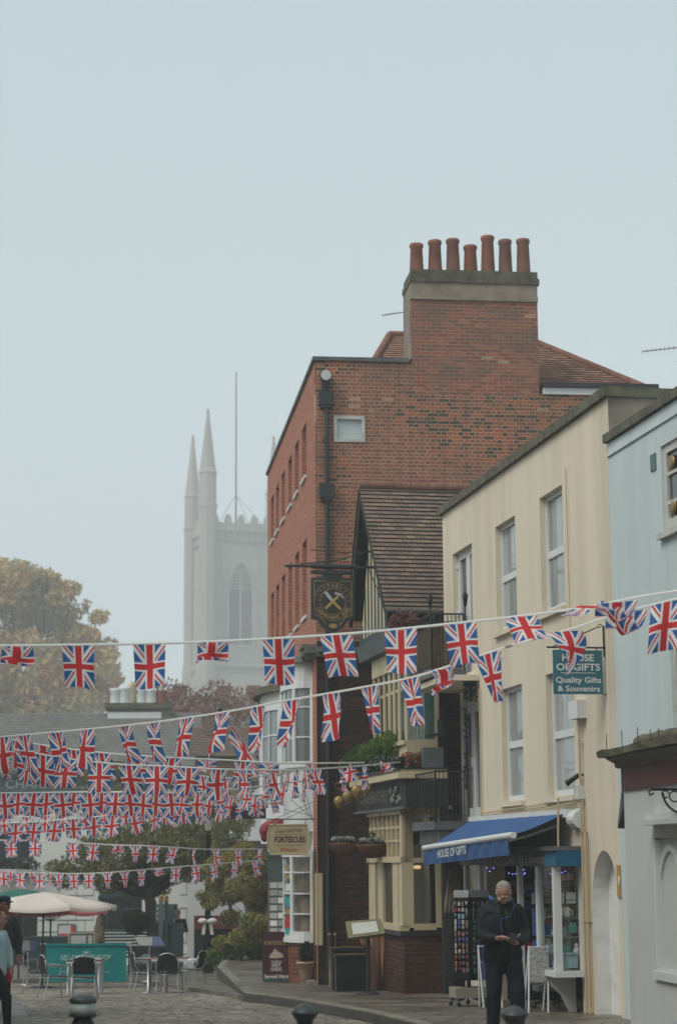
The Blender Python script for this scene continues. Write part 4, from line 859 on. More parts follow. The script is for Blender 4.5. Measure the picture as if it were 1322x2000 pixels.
b2=bowwindow(bb,4.4,8.0,.62,2.9,4.9,glass='bowglass',hb=(.33,.66),muntins=7); x=MB(); bowring(x,4.4,8.0,.6,1.9,2.9,.0); x.build('white_panel',M['whitewall'],b2); x=MB(); bowring(x,4.4,8.0,.62,4.9,5.15,.0); x.build('cream_frieze',M['greyrender'],b2); x=MB(); bowring(x,4.4,8.0,.66,5.15,5.3,.12); x.build('cornice_cap',M['moss'],b2)
# fudge shop front: brick plinth, white bow, cream pilasters
zg=-.88
b3=bowwindow(bb,.95,2.9,.48,.05,1.75,nm='shop_bow_window',hb=(.27,.5,.74),glass='clearglass',muntins=4)
x=MB(); bowring(x,.95,2.9,.46,zg-.3,-.02,0); 
M['plinthbrick']=brickmat('orange_plinth_brick',[(0,(.15,.045,.028)),(.4,(.19,.06,.035)),(.75,(.12,.037,.025))],(.19,.13,.09))
x.build('brick_plinth',M['plinthbrick'],b3); x=MB(); bowring(x,.95,2.9,.5,-.04,.05,.05); x.build('sill',M['white'],b3)
x=MB(); bowring(x,1.0,2.85,.3,.1,1.7,0); x.build('display_backing',mat('cream_shop_display',(.20,.15,.11),.9,.3,3),b3)
for (i,(z,h,c)) in enumerate(((1.35,.08,4),(1.18,.08,4),(.97,.12,0),(.66,.16,1),(.50,.09,4),(.24,.22,2),(.1,.12,1))):
    card(Frame(F2.w(0,.46,0)[:2],(F2.d[0]*.6+F2.n[0]*.8,F2.d[1]*.6+F2.n[1]*.8),-1),-.62+.0,.0,z,.16,h,gm[c] if i!=6 else mat('green_sticker',(.03,.22,.05),.5),b3,'window_sticker') if False else None
Fb=F3
for (z,h,c) in ((1.38,.07,4),(1.18,.08,4),(.95,.14,0),(.66,.17,1),(.50,.10,4),(.24,.22,2),(.11,.12,1)):
    x=MB(); pc=F2.w(1.35,.47,0); Fq=Frame((pc[0]+.0,pc[1]-.06),(1,.05),-1); x.box(Fq,-.03,.13,.0,.004,z,z+h); x.build('window_sticker',gm[c],b3)
x=MB()
x.box(F3,-.13,.0,.005,.05,.0-.02,1.28) if False else None
x.box(F2,.0,.13,.006,.035,-.05,1.30); x.box(F3,.0,.09,.008,.035,-.05,1.30); x.build('cream_pilaster',M['creampaint'],bb); x=MB(); x.box(F2,.55,.70,.006,.04,-.02,1.30); x.build('cream_pilaster',M['creampaint'],bb)
x=MB(); x.box(F2,.16,.52,.006,.02,-.9,1.25); x.build('side_door',M['brickdark'],bb)
ar_=MB(); ar_.slab(F2,[(.16+.18*(1+math.cos(a))*1.0,1.27+.5*math.sin(a)) for a in np.linspace(0,math.pi,12)],.006,.02); ar_.build('arched_head',M['brickdark'],bb)
x=MB(); x.box(F2,.1,.7,0,.18,-1.2,-.72); x.build('doorstep',M['stone'],bb)
# doorway beyond the bow: green door frame and lean lamp
x=MB(); x.box(F2,3.3,4.2,.01,.05,-1.0,1.55); x.build('shop_doorway',M['dark'],bb); x=MB(); x.box(F2,3.2,3.3,.01,.09,-1.0,1.6); x.box(F2,4.2,4.3,.01,.09,-1.0,1.6); x.build('green_door_frame',M['darkgreen'],bb)
# flagpole with drooping flag
fp=thing('flagpole','slanting white flagpole holding a drooping flag above the fudge shop','flagpole',F2.w(2.2,.5,2.8))
pa,pb_=Vector(F2.w(2.4,.52,2.9)),Vector(atY(425,1383,38.6)); x=MB(); x.tube([pa,pb_],.025,8); x.build('pole',M['white'],fp); x=MB(); x.ball(pb_,.05,6); x.build('finial',M['black'],fp)
# ------------------------------------------------------------ CARPENTERS PUB
pub=thing('timbered_pub','small timbered pub with steep tiled gable and cream bay windows','pub',F1.w(11,.3,-.7))
ug0,ug1,ua=9.35,12.9,11.65; oG=.70; oV=.95; zE=5.80; zA=8.38
# body
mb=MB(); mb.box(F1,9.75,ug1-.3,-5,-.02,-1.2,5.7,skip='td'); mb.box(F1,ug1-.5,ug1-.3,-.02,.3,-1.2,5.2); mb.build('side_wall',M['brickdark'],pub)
mb=MB(); mb.slab(F1,[(ug0+.2,5.55),(ug1-.2,5.55),(ug1-.25,zE+.1),(ua,zA-.12),(ug0+.25,zE+.1)],oG-.06,oG); gw=mb.build('gable_panel',M['creampaint'],pub)
mb=MB(); 
for i in range(11):
    u=ug0+.3+i*.3; zt_=(zE+.1+(u-ug0-.25)/(ua-ug0-.25)*(zA-zE-.2)) if u<ua else (zE+.1+(ug1-.25-u)/(ug1-.25-ua)*(zA-zE-.2))
    if zt_>5.7: mb.box(F1,u-.06,u+.06,oG,oG+.007,5.56,zt_-.02)
mb.box(F1,ug0+.2,ug1-.2,oG+.002,oG+.045,5.50,5.62); mb.build('timber_studs',M['darkgreen'],gw)
r=MB(); 
strips(r,(ug0,oV,zE-.02),(ug0,-4.5,zE-.02),(ua,-4.5,zA),(ua,oV,zA),30,F1,.03)
strips(r,(ug1,-4.5,zE+.35),(ug1,oV,zE+.35),(ua,oV,zA),(ua,-4.5,zA),22,F1,.03); r.build('clay_tiled_roof',M['tile'],pub)
r=MB()
for i in range(16): r.tube([F1.w(ua,oV-.33*i,zA+.03),F1.w(ua,oV-.33*(i+1)+.01,zA+.035)],[.10,.095],8)
r.build('ridge_tiles',M['ridge'],pub)
x=MB()
x.slab(F1,[(ug0-.02,zE-.06),(ua,zA-.03),(ua,zA-.28),(ug0+.1,zE-.22)],oV-.09,oV-.03); x.slab(F1,[(ug1+.02,zE+.3),(ua,zA-.03),(ua,zA-.28),(ug1-.1,zE+.1)],oV-.09,oV-.03)
x.slab(F1,[(ug0-.02,zE-.08),(ua,zA-.05),(ua,zA-.10),(ug0+.0,zE-.13)],oG-.05,oV-.095); x.slab(F1,[(ug1+.02,zE+.28),(ua,zA-.05),(ua,zA-.10),(ug1,zE+.22)],oG-.05,oV-.095)
x.build('bargeboard',M['blackwood'],pub)
x=MB(); x.tube([F1.w(ug0-.05,oV,zE-.06),F1.w(ug0-.05,-1.2,zE-.06)],.06,8); x.box(F1,ug0,ug0+.35,-1.5,oV-.1,zE-.32,zE-.1); x.build('gutter',M['black'],pub)
# lead apron below the gable
x=MB(); x.slab(Frame(F1.w(ug0,0,0)[:2],F1.n),[(oG-.1,5.5),(oG+.1,5.5),(oG+.05,5.2),(oG-.35,5.12)],-3.4,-.05) if Frame(F1.w(ug0,0,0)[:2],F1.n).n[0]*F1.d[0]+Frame(F1.w(ug0,0,0)[:2],F1.n).n[1]*F1.d[1]<0 else x.slab(Frame(F1.w(ug0,0,0)[:2],F1.n),[(oG-.1,5.5),(oG+.1,5.5),(oG+.05,5.2),(oG-.35,5.12)],.05,3.4)
x.build('lead_apron',M['lead'],pub)
# upper bay
oU=.60; bu0,bu1=9.42,12.2; z0,z1=3.5,4.85
x=MB(); x.box(F1,bu0-.03,bu1+.03,.0,oU+.06,z1+.35,z1+.48); x.box(F1,bu0,bu1,.0,oU+.02,z1,z1+.347); x.box(F1,bu0,bu1,.0,oU,z0-.5,z0)
for u in (bu0,bu0+.55,bu0+.95,bu0+1.35,bu0+1.8,bu0+2.25,bu1-.1): x.box(F1,u,u+.1,oU-.035,oU,z0,z1)
x.box(F1,bu0,bu1,oU-.12,oU+.05,z0-.002,z0+.07); x.box(F1,bu0+.1,bu1-.1,oU-.08,oU-.03,z0+.95,z0+1.0)
x.box(F1,bu0+.0,bu0+.08,.0,.08,z0,z1); x.box(F1,bu0,bu0+.08,.08,oU-.1,z0,z0+.08); x.build('upper_bay_window',M['creampaint'],pub)
ub=C.objects[-1] if False else [o for o in pub.children if o.name.startswith('upper_bay_window')][0]
x=MB(); x.box(F1,bu0+.1,bu1-.1,oU-.045,oU-.036,z0,z1); x.box(F1,bu0+.03,bu0+.045,.05,oU-.08,z0+.05,z1); x.build('pane',M['clearglass'],ub)
x=MB(); 
for i in range(28): 
    t=.26+.28*i/28; x.tube([F1.w(bu0+.10+.008*math.sin(i),t,z0+.02),F1.w(bu0+.10,t,z1-.02)],.012,5)
M['tealcurtain']=mat('teal_curtain',(.09,.25,.25),.9,.2,5,streak=True)
x.build('curtain',M['curtain'],ub,label='pale net curtain')
x=MB()
for i in range(9): x.tube([F1.w(bu0+.10,.08+.02*i,z0+.02),F1.w(bu0+.10,.08+.02*i,z1-.02)],.014,5)
x.build('curtain',M['tealcurtain'],ub,label='dark teal curtain'); x=MB(); x.box(F1,bu0+.2,bu1-.2,oU-.2,oU-.18,z0,z1); x.build('net_curtain',mat('dusty_net_curtain',(.19,.21,.19),.9,.3,6,streak=True),ub)
# black corner post with pipe
x=MB(); x.tube([F1.w(9.18,.02,-.7),F1.w(9.18,.02,5.3)],.06,10); x.tube([F1.w(9.15,.03,2.95),F1.w(9.15,.03,3.9)],.085,10); x.box(F1,9.05,9.16,-.06,.07,-1,2.3); x.build('corner_post',M['blackwood'],pub)
# fascia sign with ledge
fz0,fz1=2.42,2.88; oF=.76
x=MB(); x.box(F1,8.95,13.2,.0,oF-.03,fz0,fz1+.02); x.build('sign_fascia',M['blackwood'],pub); sf=[o for o in pub.children if o.name.startswith('sign_fascia')][0]
x=MB(); x.box(F1,8.9,13.25,.0,oF+.1,fz1+.02,fz1+.12); x.box(F1,8.94,13.2,.0,oF+.04,fz1+.12,fz1+.17); x.build('cornice',M['brown'] if False else M['creampaint'],sf)
x=MB(); x.box(F1,8.92,13.22,.0,oF+.12,fz1+.171,fz1+.20); x.build('ledge',M['black'],sf); x=MB(); x.box(F1,9.0,13.2,oF-.03,oF+.03,fz0-.03,fz0+.012); x.box(F1,9.0,13.2,oF-.03,oF+.02,fz1-.0,fz1+.018); x.build('grey_trim',M['lead'],sf)
t=MB(); letters(t,'CARPENTERS',F1.w(11.6,oF-.024,2.66),Rv,(0,0,1),2.4,.2,.0); t.build('lettering',mat('dim_fascia_letters',(.15,.14,.125),.7,.3,14),sf)
t=MB()
rr=random.Random(4)
for i in range(9): t.ball(F1.w(9.3+.09*i,oF-.02,2.5+rr.random()*.25),(.05,.05,.04+rr.random()*.05),5)
t.build('carved_motif',mat('carved_silver',(.13,.13,.12),.4,.5,8),sf)
# ground bay
g0,g1=9.53,12.45; oB=.68; gz0,gz1=.41,2.40
x=MB()
for ua_,ub_ in ((9.53,9.80),(9.86,10.3),(11.15,11.55),(11.8,12.37)): x.box(F1,ua_,ub_,oB-.05,oB,gz0,1.5)
x.box(F1,g0,g0+.16,oB-.2,oB,1.5,gz1)
x.box(F1,g0,g1,oB-.12,oB+.05,gz0-.05,gz0+.05); x.box(F1,g0,g1,oB-.12,oB+.03,1.50,1.60); x.box(F1,g0,g1,oB-.12,oB+.02,gz1-.08,gz1)
for i in range(8): u=g0+.16+i*(g1-g0-.3)/7; x.box(F1,u,u+.05,oB-.055,oB-.02,1.6,gz1-.08)
for z in (1.85,2.08): x.box(F1,g0+.16,g1,oB-.085,oB-.03,z,z+.04)
x.box(F1,g0+.0,g0+.07,oB-.2,oB-.051,gz0,gz1)
x.box(F1,g0,g0+.07,.0,.09,gz0,gz1); x.box(F1,g0,g0+.07,.09,oB-.2,gz0-.04,gz0+.07); x.box(F1,g0,g0+.07,.09,oB-.2,1.50,1.58); x.box(F1,g0,g0+.07,.09,oB-.2,2.3,gz1); x.box(F1,g0+.01,g0+.05,.3,.33,1.58,2.3)
gb=x.build('ground_bay_window',M['creampaint'],pub)
x=MB(); x.box(F1,g0+.1,g1-.05,oB-.065,oB-.052,gz0,1.5); x.build('pane',M['darkglass'],gb); x=MB(); x.box(F1,g0+.028,g0+.034,.05,oB-.15,gz0,gz1); x.build('pane',M['winglass'],gb); x=MB(); x.box(F1,10.9,10.95,-.02,oB-.07,gz0-.1,gz1); x.box(F1,g0+.08,10.9,-.04,-.021,gz0-.1,gz1); x.box(F1,g0+.08,10.9,.0,oB-.07,gz0-.12,gz0-.05); x.build('dark_room',M['dark'],gb)
x=MB(); x.box(F1,g0+.1,g1-.05,oB-.072,oB-.058,1.6,2.35); x.build('pane',mat('cream_blind',(.26,.22,.12),.7,.15,5),gb)
x=MB(); x.box(F1,g0,g1+.3,-.2,oB-.03,-1.2,gz0-.13); x.build('brick_plinth',M['brickbase'],gb); x=MB(); x.box(F1,g0-.05,g1+.3,-.2,oB+.05,gz0-.13,gz0-.05); x.build('black_sill',M['black'],gb)
x=MB(); x.box(F1,g0-.1,g1,-.2,oB+.02,gz1,2.46); x.build('head_board',M['creampaint'],gb)
x=MB(); x.ball(F1.w(g0+.5,.30,1.42),(.07,.07,.035),8); x.build('table_lamp',emis('pub_lamp',(1,.6,.3),1.6),label='small warm lamp glowing inside the pub window',cat='lamp')
x=MB(); x.tube([F1.w(g0+.6,.30,.78),F1.w(g0+.58,.30,.78)],[.17,.17],16); 
# balconies in front of the doors
def balcony(label,u0,u1,o,z0,z1,boards):
    t=thing('balcony',label,'balcony',F1.w(u0,o/2,z0),'balconies between the pub and the cream building')
    s=MB(); s.box(F1,u0,u1,.0,o,z0-.14,z0); s.build('slab',M['lead'],t)
    r=MB(); n=8
    for (a,b) in (((u0,.03),(u0,o-.03)),((u0,o-.03),(u1,o-.03))):
        for i in range(n+1):
            k=i/n; u=a[0]+(b[0]-a[0])*k; q=a[1]+(b[1]-a[1])*k; r.tube([F1.w(u,q,z0),F1.w(u,q,z1)],.009 if i not in (0,n) else .018,5)
        for z in (z1,z1-.13,z0+.08): r.tube([F1.w(a[0],a[1],z),F1.w(b[0],b[1],z)],.016 if z==z1 else .008,5)
    r.build('railing',M['black'],t)
    if boards:
        b=MB(); k=14
        for i in range(k):
            q0=.05+(o-.08)*i/k; b.box(F1,u0+.03,u0+.045,q0,q0+(o-.08)/k-.006,z0+.02,z1-.2)
            uu=u0+.06+(u1-u0-.1)*i/k; b.box(F1,uu,uu+(u1-u0-.1)/k-.01,o-.055,o-.045,z0+.02,z1-.2)
        b.build('board_screen',M['wood'],t)
    return t
balcony('upper balcony screened with weathered boards beside the cream facade',7.55,8.75,.60,4.62,5.52,True)
balcony('lower balcony with black iron railing and lead slab over the awning',7.45,9.05,.60,2.16,2.95,False)
x=MB(); x.box(F1,7.5,8.95,.0,.5,1.80,2.0); x.build('lead_canopy',M['lead'],pub)
x=MB(); x.box(F1,6.75,9.2,-.33,.55,4.36,4.45); x.build('soffit',M['cream'],cr)
# lanterns by the upper balcony
for i,(u,o,z,g) in enumerate(((7.62,.57,5.62,1),(9.25,.75,5.55,0),(7.3,.06,5.62,0),(9.1,.15,5.5,0))):
    l=thing('wall_lantern',['black lantern on the balcony corner post beside wooden boards','small lantern under the pub roof eave above reddish plant','black lantern in front of the upper french door','small dark lantern at the edge of the cream wall under gutter'][i],'lantern',F1.w(u,o,z),'lanterns around the upper balcony')
    c=F1.w(u,o,z); x=MB(); x.lathe(c,[(.02,.0),(.035,.09),(.048,.19),(.015,.23),(.006,.26)],8); x.build('lamp_head',M['blackplastic'],l); x=MB(); x.tube([c,(c[0],c[1],c[2]-.22)],.012,6); x.build('stem',M['black'],l)
# ------------------------------------------------------------ pub sign
us=10.86
FP=Frame(F1.w(us,0,0)[:2],(-F1.n[0],-F1.n[1]),-1); PR=(FP.d[0],FP.d[1],0)
ps=thing('pub_sign','black and gold hanging pub sign with crossed hammer and chisel','sign',F1.w(us,1.6,6.7))
cx=-1.60; zt_=6.55; zc=6.12
o=[(-.40,6.55),(.40,6.55),(.40,5.80),(.27,5.78),(.19,5.66),(.08,5.585),(0,5.575),(-.08,5.585),(-.19,5.66),(-.27,5.78),(-.40,5.80)]
x=MB(); x.slab(FP,[(cx+a,b) for a,b in o],-.03,.03); bd=x.build('board',mat('black_sign_paint',(.008,.016,.014),.35,.2,4,spec=.5),ps)
gl=mat('gold_paint',(.38,.24,.075),.45,.15,9,metal=.3)
x=MB(); f=.034
def line(pts,r=.007): x.tube([FP.w(cx+a,f,b) for a,b in pts],r,4)
line([(-.12,6.49),(-.34,6.49),(-.34,6.2)]); line([(.12,6.49),(.34,6.49),(.34,6.2)]); line([(-.34,6.0),(-.34,5.87),(-.24,5.85),(-.12,5.70)]); line([(.34,6.0),(.34,5.87),(.24,5.85),(.12,5.70)])
for R_ in (.235,.345): line([(R_*math.cos(a),zc+R_*math.sin(a)) for a in np.linspace(0,2*math.pi,40)],.006)
arc_letters(x,'THE',FP.w(cx,f,zc),PR,(0,0,1),.29,.065,106,74); arc_letters(x,'CARPENTERS ARMS',FP.w(cx,f,zc),PR,(0,0,1),.29,.06,205,335,True)
for a in (122,140,158,176,58,40,22,4):
    a=math.radians(a); px_,pz_=.29*math.cos(a),.29*math.sin(a); tx,tz_=-math.sin(a),math.cos(a)
    line([(px_-.02,zc+pz_-.015),(px_,zc+pz_+.02),(px_+.02,zc+pz_-.015)],.005)
x.slab(FP,[(cx+.075*math.cos(a),5.68+.045*math.sin(a)) for a in np.linspace(0,2*math.pi,16)[:-1]],.031,.038); x.build('gilding',gl,bd)
x=MB(); x.slab(FP,[(cx+.228*math.cos(a),zc+.228*math.sin(a)) for a in np.linspace(0,2*math.pi,32)[:-1]],.0305,.033); x.build('roundel',mat('brown_black_roundel',(.035,.032,.025),.5,.3,8),bd)
def bar(mb,a,b,w,o0,o1):
    a,b=Vector(a),Vector(b); d=(b-a).normalized(); n=Vector((-d.y,d.x))*w/2
    mb.slab(FP,[(cx+p.x,zc+p.y) for p in (a+n,b+n,b-n,a-n)],o0,o1)
x=MB(); bar(x,(-.14,-.13),(.10,.10),.045,.036,.05); bar(x,(.14,-.14),(-.02,.02),.045,.034,.047); x.build('tool_handles',mat('ochre_handles',(.42,.30,.11),.5),bd)
x=MB(); bar(x,(-.02,.02),(-.14,.17),.055,.036,.05); bar(x,(.03,.15),(.13,.125),.045,.052,.062); bar(x,(.13,.135),(.185,.06),.025,.052,.062); x.build('tool_heads',mat('silver_paint',(.40,.42,.42),.4),bd)
x=MB(); zb=6.76; x.tube([FP.w(-.6,0,zb),FP.w(-2.35,0,zb)],.025,8); x.tube([FP.w(-2.35,0,zb),FP.w(-2.5,0,zb)],[.05,.004],8); x.tube([FP.w(-1.18,0,zb+.0),FP.w(-2.0,0,zb)],.045,8)
x.tube([FP.w(-.7,0,7.12),FP.w(-1.5,0,6.88),FP.w(-2.2,0,zb+.03)],.012,5); x.tube([FP.w(-.6,0,7.05),FP.w(-1.4,0,7.02),FP.w(-2.0,0,7.06)],.01,5)
x.tube([FP.w(-1.3,0,7.2),FP.w(-1.15,0,7.08),FP.w(-.9,0,7.05)],.006,4)
x.box(FP,-2.0,-1.25,-.05,.05,6.62,6.68); x.box(FP,-1.78,-1.42,-.03,.03,6.55,6.62); 
for c_ in (-1.9,-1.35): x.tube([FP.w(c_,0,zb),FP.w(c_,0,6.65)],.012,5)
x.box(FP,-1.14,-.60,-.03,.03,6.74,6.78); x.tube([FP.w(-.95,0,zb),FP.w(-.75,0,6.3),FP.w(-.65,0,6.0)],.01,5)
x.build('iron_arm',M['black'],ps)
# ------------------------------------------------------------ flowers, baskets, hearts
def shrub(name,label,cat,base,cl,n,size,m,seed,extra=()):
    t=thing(name,label,cat,base); foliage('foliage',cl,n,size,m,t,seed)
    x=MB()
    for c,_ in cl[:4]: x.tube([base,c],[.02,.008],5)
    x.build('stem',M['bark'],t)
    for k_,(c2,n2,s2,m2,nm) in enumerate(extra): foliage(nm,c2,n2,s2,m2,t,seed+k_+1)
    return t
lz=fz1+.2
sc1=[(F1.w(u,o,lz+h),(r,r,r*.8)) for u,o,h,r in ((13.3,.8,.26,.24),(12.95,.7,.38,.28),(12.9,.5,.42,.27),(12.4,.6,.42,.28),(11.8,.6,.40,.28),(11.2,.6,.45,.3),(10.6,.55,.5,.3),(10.2,.6,.42,.25),(10.9,.75,.3,.25),(12.1,.8,.25,.22))]
shrub('shrub','bright green clipped shrub growing on the pub ledge','shrub',F1.w(11.6,.5,lz),sc1,6800,.037,M['shrub'],11)
sc2=[(F1.w(u,.78,lz+h),(.22,.14,.14)) for u,h in ((12.6,.1),(12.1,.12),(11.6,.13),(11.1,.14),(10.6,.15),(10.2,.13))]
shrub('flowering_plant','dark foliage with small white flowers along the pub ledge','plant',F1.w(11.4,.75,lz),sc2,2200,.03,M['darkleaf'],12,((sc2,1100,.022,M['greyleaf'],'blossom'),))
sc3=[(F1.w(9.25,o,lz+.14),(.14,.12,.14)) for o in (.38,.5,.62)]
shrub('geranium','red geranium spilling from the ledge beside the grey planter','plant',F1.w(9.25,.5,lz),sc3,700,.03,M['redflower'],14)
x=MB(); c=F1.w(9.3,.76,lz-.01); x.lathe(c,[(.09,0),(.13,.12),(.14,.2),(.12,.2)],12); x.build('plant_pot',M['blackplastic'],label='glossy black plant pot on the pub ledge corner',cat='pot')
x=MB(); x.box(F1,9.0,9.2,.05,.40,lz+.002,lz+.34); pt_=x.build('planter',M['lead'],label='square grey planter on the ledge below the curtained window',cat='planter')
x=MB(); x.slab(Frame(F1.w(9.05,0,0)[:2],F1.n),[(.05,lz+.54),(.3,lz+.52),(.34,lz+.56),(.05,lz+.6)],-.1,.1); x.build('satellite_dish',M['black'],label='dark tilted dish beside the curtained pub window',cat='dish')
sc5=[(F1.w(9.1,.86-.1*i,5.55+.06*(i%2)),(.14,.12,.14)) for i in range(4)]
shrub('potted_heather','dry reddish plant hanging under the pub eave','plant',F1.w(9.1,.7,5.35),sc5,420,.04,M['redtwig'],15)
sc6=[(F1.w(6.95,.1,4.35-.12*i),(.12,.1,.1)) for i in range(3)]
shrub('trailing_ivy','dark ivy tuft trailing below the upper balcony soffit','ivy',F1.w(6.95,.05,4.35),sc6,400,.03,M['darkleaf'],16)
sc7=[(F1.w(8.75,-.28,4.0-.14*i),(.04,.04,.09)) for i in range(10)]
shrub('climbing_vine','thin climbing vine on the recessed cream wall','vine',F1.w(8.75,-.3,2.5),sc7,300,.03,M['darkleaf'],17)
def basket(u,o,z,label):
    t=thing('hanging_basket',label,'hanging basket',F1.w(u,o,z),'hanging baskets by the pub bay'); c=F1.w(u,o,z)
    x=MB(); x.lathe(c,[(.03,-.05),(.14,-.03),(.215,.06),(.26,.16),(.27,.20),(.24,.2)],18); x.build('bowl',M['brown'],t)
    w_=MB()
    for i in range(18):
        a=2*math.pi*i/18; w_.tube([(c[0]+r*math.cos(a),c[1]+r*math.sin(a),c[2]+h) for r,h in ((.145,-.033),(.222,.06),(.267,.16),(.277,.2))],.004,4)
    w_.build('wire_frame',M['black'],t)
    k=[((c[0]+.12*math.cos(a),c[1]+.12*math.sin(a),c[2]+.23),(.11,.11,.06)) for a in (0,1.6,3.1,4.7)]+[((c[0],c[1],c[2]+.33),(.07,.07,.10))]
    foliage('foliage',k,900,.024,M['darkleaf'],t,int(u*10)); foliage('blossom',[((a[0],a[1],a[2]+.03),b) for a,b in k[:4]],520,.03,M['greyleaf'],t,int(u*10)+1)
    x=MB()
    for a in (0,2.1,4.2): x.tube([(c[0]+.23*math.cos(a),c[1]+.23*math.sin(a),c[2]+.2),(c[0],c[1],c[2]+.72)],.004,4)
    x.tube([(c[0],c[1],c[2]+.72),(c[0],c[1],c[2]+.8)],.006,4); x.build('chain',M['black'],t)
    x=MB(); q=Vector(c)+Vector((0,0,.8)); wl_=Vector(F1.w(u-.0,.7,z+.8)); x.tube([q,q+Vector((0,0,.08)),q.lerp(wl_,.5)+Vector((0,0,.16)),wl_+Vector((0,0,.02)),wl_-Vector((0,0,.2))],.009,5); x.build('bracket',M['black'],t)
bu,bz=U(718,1672,.85),Z(718,1672,.85); basket(bu,.86,bz,'hanging basket of white flowers in front of the cream bay')
bu2=U(661,1672,1.15); basket(bu2,1.15,Z(661,1668,1.15),'hanging basket of white flowers in front of the dark brick wall')
for i,(px,py) in enumerate(((654,1566),(671,1556),(689,1546),(707,1541))):
    u=U(px,py,1.0); z=Z(px,py,1.0); t=thing('heart_ornament',['lowest leftmost gold heart bauble above the hanging baskets','second gold heart bauble from the left','third gold heart bauble from the left','highest gold heart bauble beside the pub fascia'][i],'ornament',F1.w(u,1.0,z),'gold heart baubles hung at the pub corner')
    c=Vector(F1.w(u,1.0,z)); x=MB()
    rows=[]
    for a in np.linspace(0,1,9):
        w=.12*math.sin(math.pi*min(a,.97))**.6*(1.25-a*.4) if a>0 else .005; zz=-.14+.25*a
        w=.8*[.006,.045,.08,.105,.122,.128,.118,.085,.03][int(round(a*8))]
        rows.append([(c.x+w*math.cos(b),c.y+w*.5*math.sin(b),c.z+zz) for b in np.linspace(0,2*math.pi,16)[:-1]])
    x.grid(rows,closed=True); x.poly(rows[0]); x.poly(rows[-1]); x.build('body',M['gold'],t)
    x=MB(); x.tube([(c.x,c.y,c.z+.1),(c.x,c.y,c.z+.28)],.004,4); x.tube([(c.x+.07*math.cos(a),c.y,c.z+.3+.07*math.sin(a)) for a in np.linspace(0,5.5,10)],.007,4); x.build('hook',M['brass'],t)
# fudge shop sign
uF=.35; FQ=Frame(F2.w(uF,0,0)[:2],(-F2.n[0],-F2.n[1]),-1); QR=(FQ.d[0],FQ.d[1],0)
zt_,zb_=Z(600,1612,.1,F2),Z(600,1668,.1,F2); zt_=1.6+(1676-1611)*38.7/3968*.99; zb_=1.6+(1676-1670)*38.7/3968
fs=thing('projecting_sign','cream barrel shaped fudge shop sign above the white bow window','sign',FQ.w(-.5,0,zb_))
h=zt_-zb_; w0=.36; xm=-.52
ol=[(xm-w0,zb_),(xm+w0,zb_),(xm+w0+.045,zb_+h*.35),(xm+w0+.045,zb_+h*.65),(xm+w0-.01,zt_),(xm-w0,zt_),(xm-w0-.05,zb_+h*.65),(xm-w0-.05,zb_+h*.35)]
x=MB(); x.slab(FQ,ol,-.03,.03); bd=x.build('board',mat('cream_sign_board',(.45,.37,.22),.6,.05,3),fs)
x=MB(); x.tube([FQ.w(a,.03,b) for a,b in ol+[ol[0]]],.014,5); x.build('rim',M['creampaint'],bd)
t=MB(); letters(t,'FORTESCUES',FQ.w(xm+.02,.034,zb_+h*.50),QR,(0,0,1),.60,h*.19,.03,arch=.0); t.build('lettering',mat('dark_red_letters',(.07,.012,.012),.5),bd)
t=MB(); letters(t,'Creme Gold Fudge',FQ.w(xm,.034,zb_+h*.80),Vector(QR)+Vector((0,0,.05)),(0,0,1),.52,h*.12,.0,shear=.3); t.box(FQ,xm-.28,xm+.28,.031,.034,zb_+h*.66,zb_+h*.67); t.box(FQ,xm-.28,xm+.28,.031,.034,zb_+h*.3,zb_+h*.31); t.build('script_lettering',mat('brown_letters',(.12,.07,.03),.5),bd)
t=MB(); letters(t,'Windsor',FQ.w(xm,.034,zb_+h*.17),QR,(0,0,1),.36,h*.14,.01,shear=.2); t.build('orange_lettering',mat('orange_letters',(.45,.13,.03),.5),bd)
x=MB(); x.tube([FQ.w(0,0,zt_+.1),FQ.w(-.95,0,zt_+.1)],.012,5); x.tube([FQ.w(0,0,zt_+.45),FQ.w(-.8,0,zt_+.1)],.007,4); x.tube([FQ.w(-.2,0,zt_+.1),FQ.w(-.2,0,zt_)],.008,4); x.tube([FQ.w(-.8,0,zt_+.1),FQ.w(-.8,0,zt_)],.008,4); x.build('bracket',M['black'],fs)
# red padded lobster-claw shaped thing behind the sign
c=Vector(atY(527,1617,42.5)); x=MB()
for (dx,dz,rx,rz_,an) in ((-.17,-.04,.15,.17,0),(-.08,.06,.17,.12,.5),(.08,.10,.2,.12,.1),(.2,.06,.1,.11,0)): x.ball((c.x+dx,c.y,c.z+dz),(rx,.14,rz_),10)
x.ball((c.x-.2,c.y,c.z-.16),(.09,.1,.12),8)
x.build('red_lantern',mat('crimson_cloth',(.20,.018,.022),.5,.25,5,.2),label='crimson rounded fabric lantern peeking over the fudge sign',cat='lantern')
x=MB(); a=atY(438,1571,41); b=atY(511,1597,41); FK=Frame((a[0],a[1]),(1,0),-1); x.box(FK,0,b[0]-a[0],-.04,.04,b[2],a[2]); x.tube([FK.w(.1,0,a[2]+.04),FK.w(1.0,0,a[2]+.04)],.01,5)
x.build('blank_projecting_sign',M['blackwood'],label='blank dark projecting sign half hidden by bunting',cat='sign')
# crossing wires under the white bay
x=MB()
for (a,b,y1,y2) in ((520,598,1612,1575),(548,600,1580,1592),(560,604,1560,1600),(575,600,1545,1598),(590,604,1550,1605)): x.tube([atY(a,y1,38.4),atY(b,y2,38.1)],.007,4)
x.build('overhead_wires',M['black'],label='tangle of thin black wires across the white bay',cat='wires')
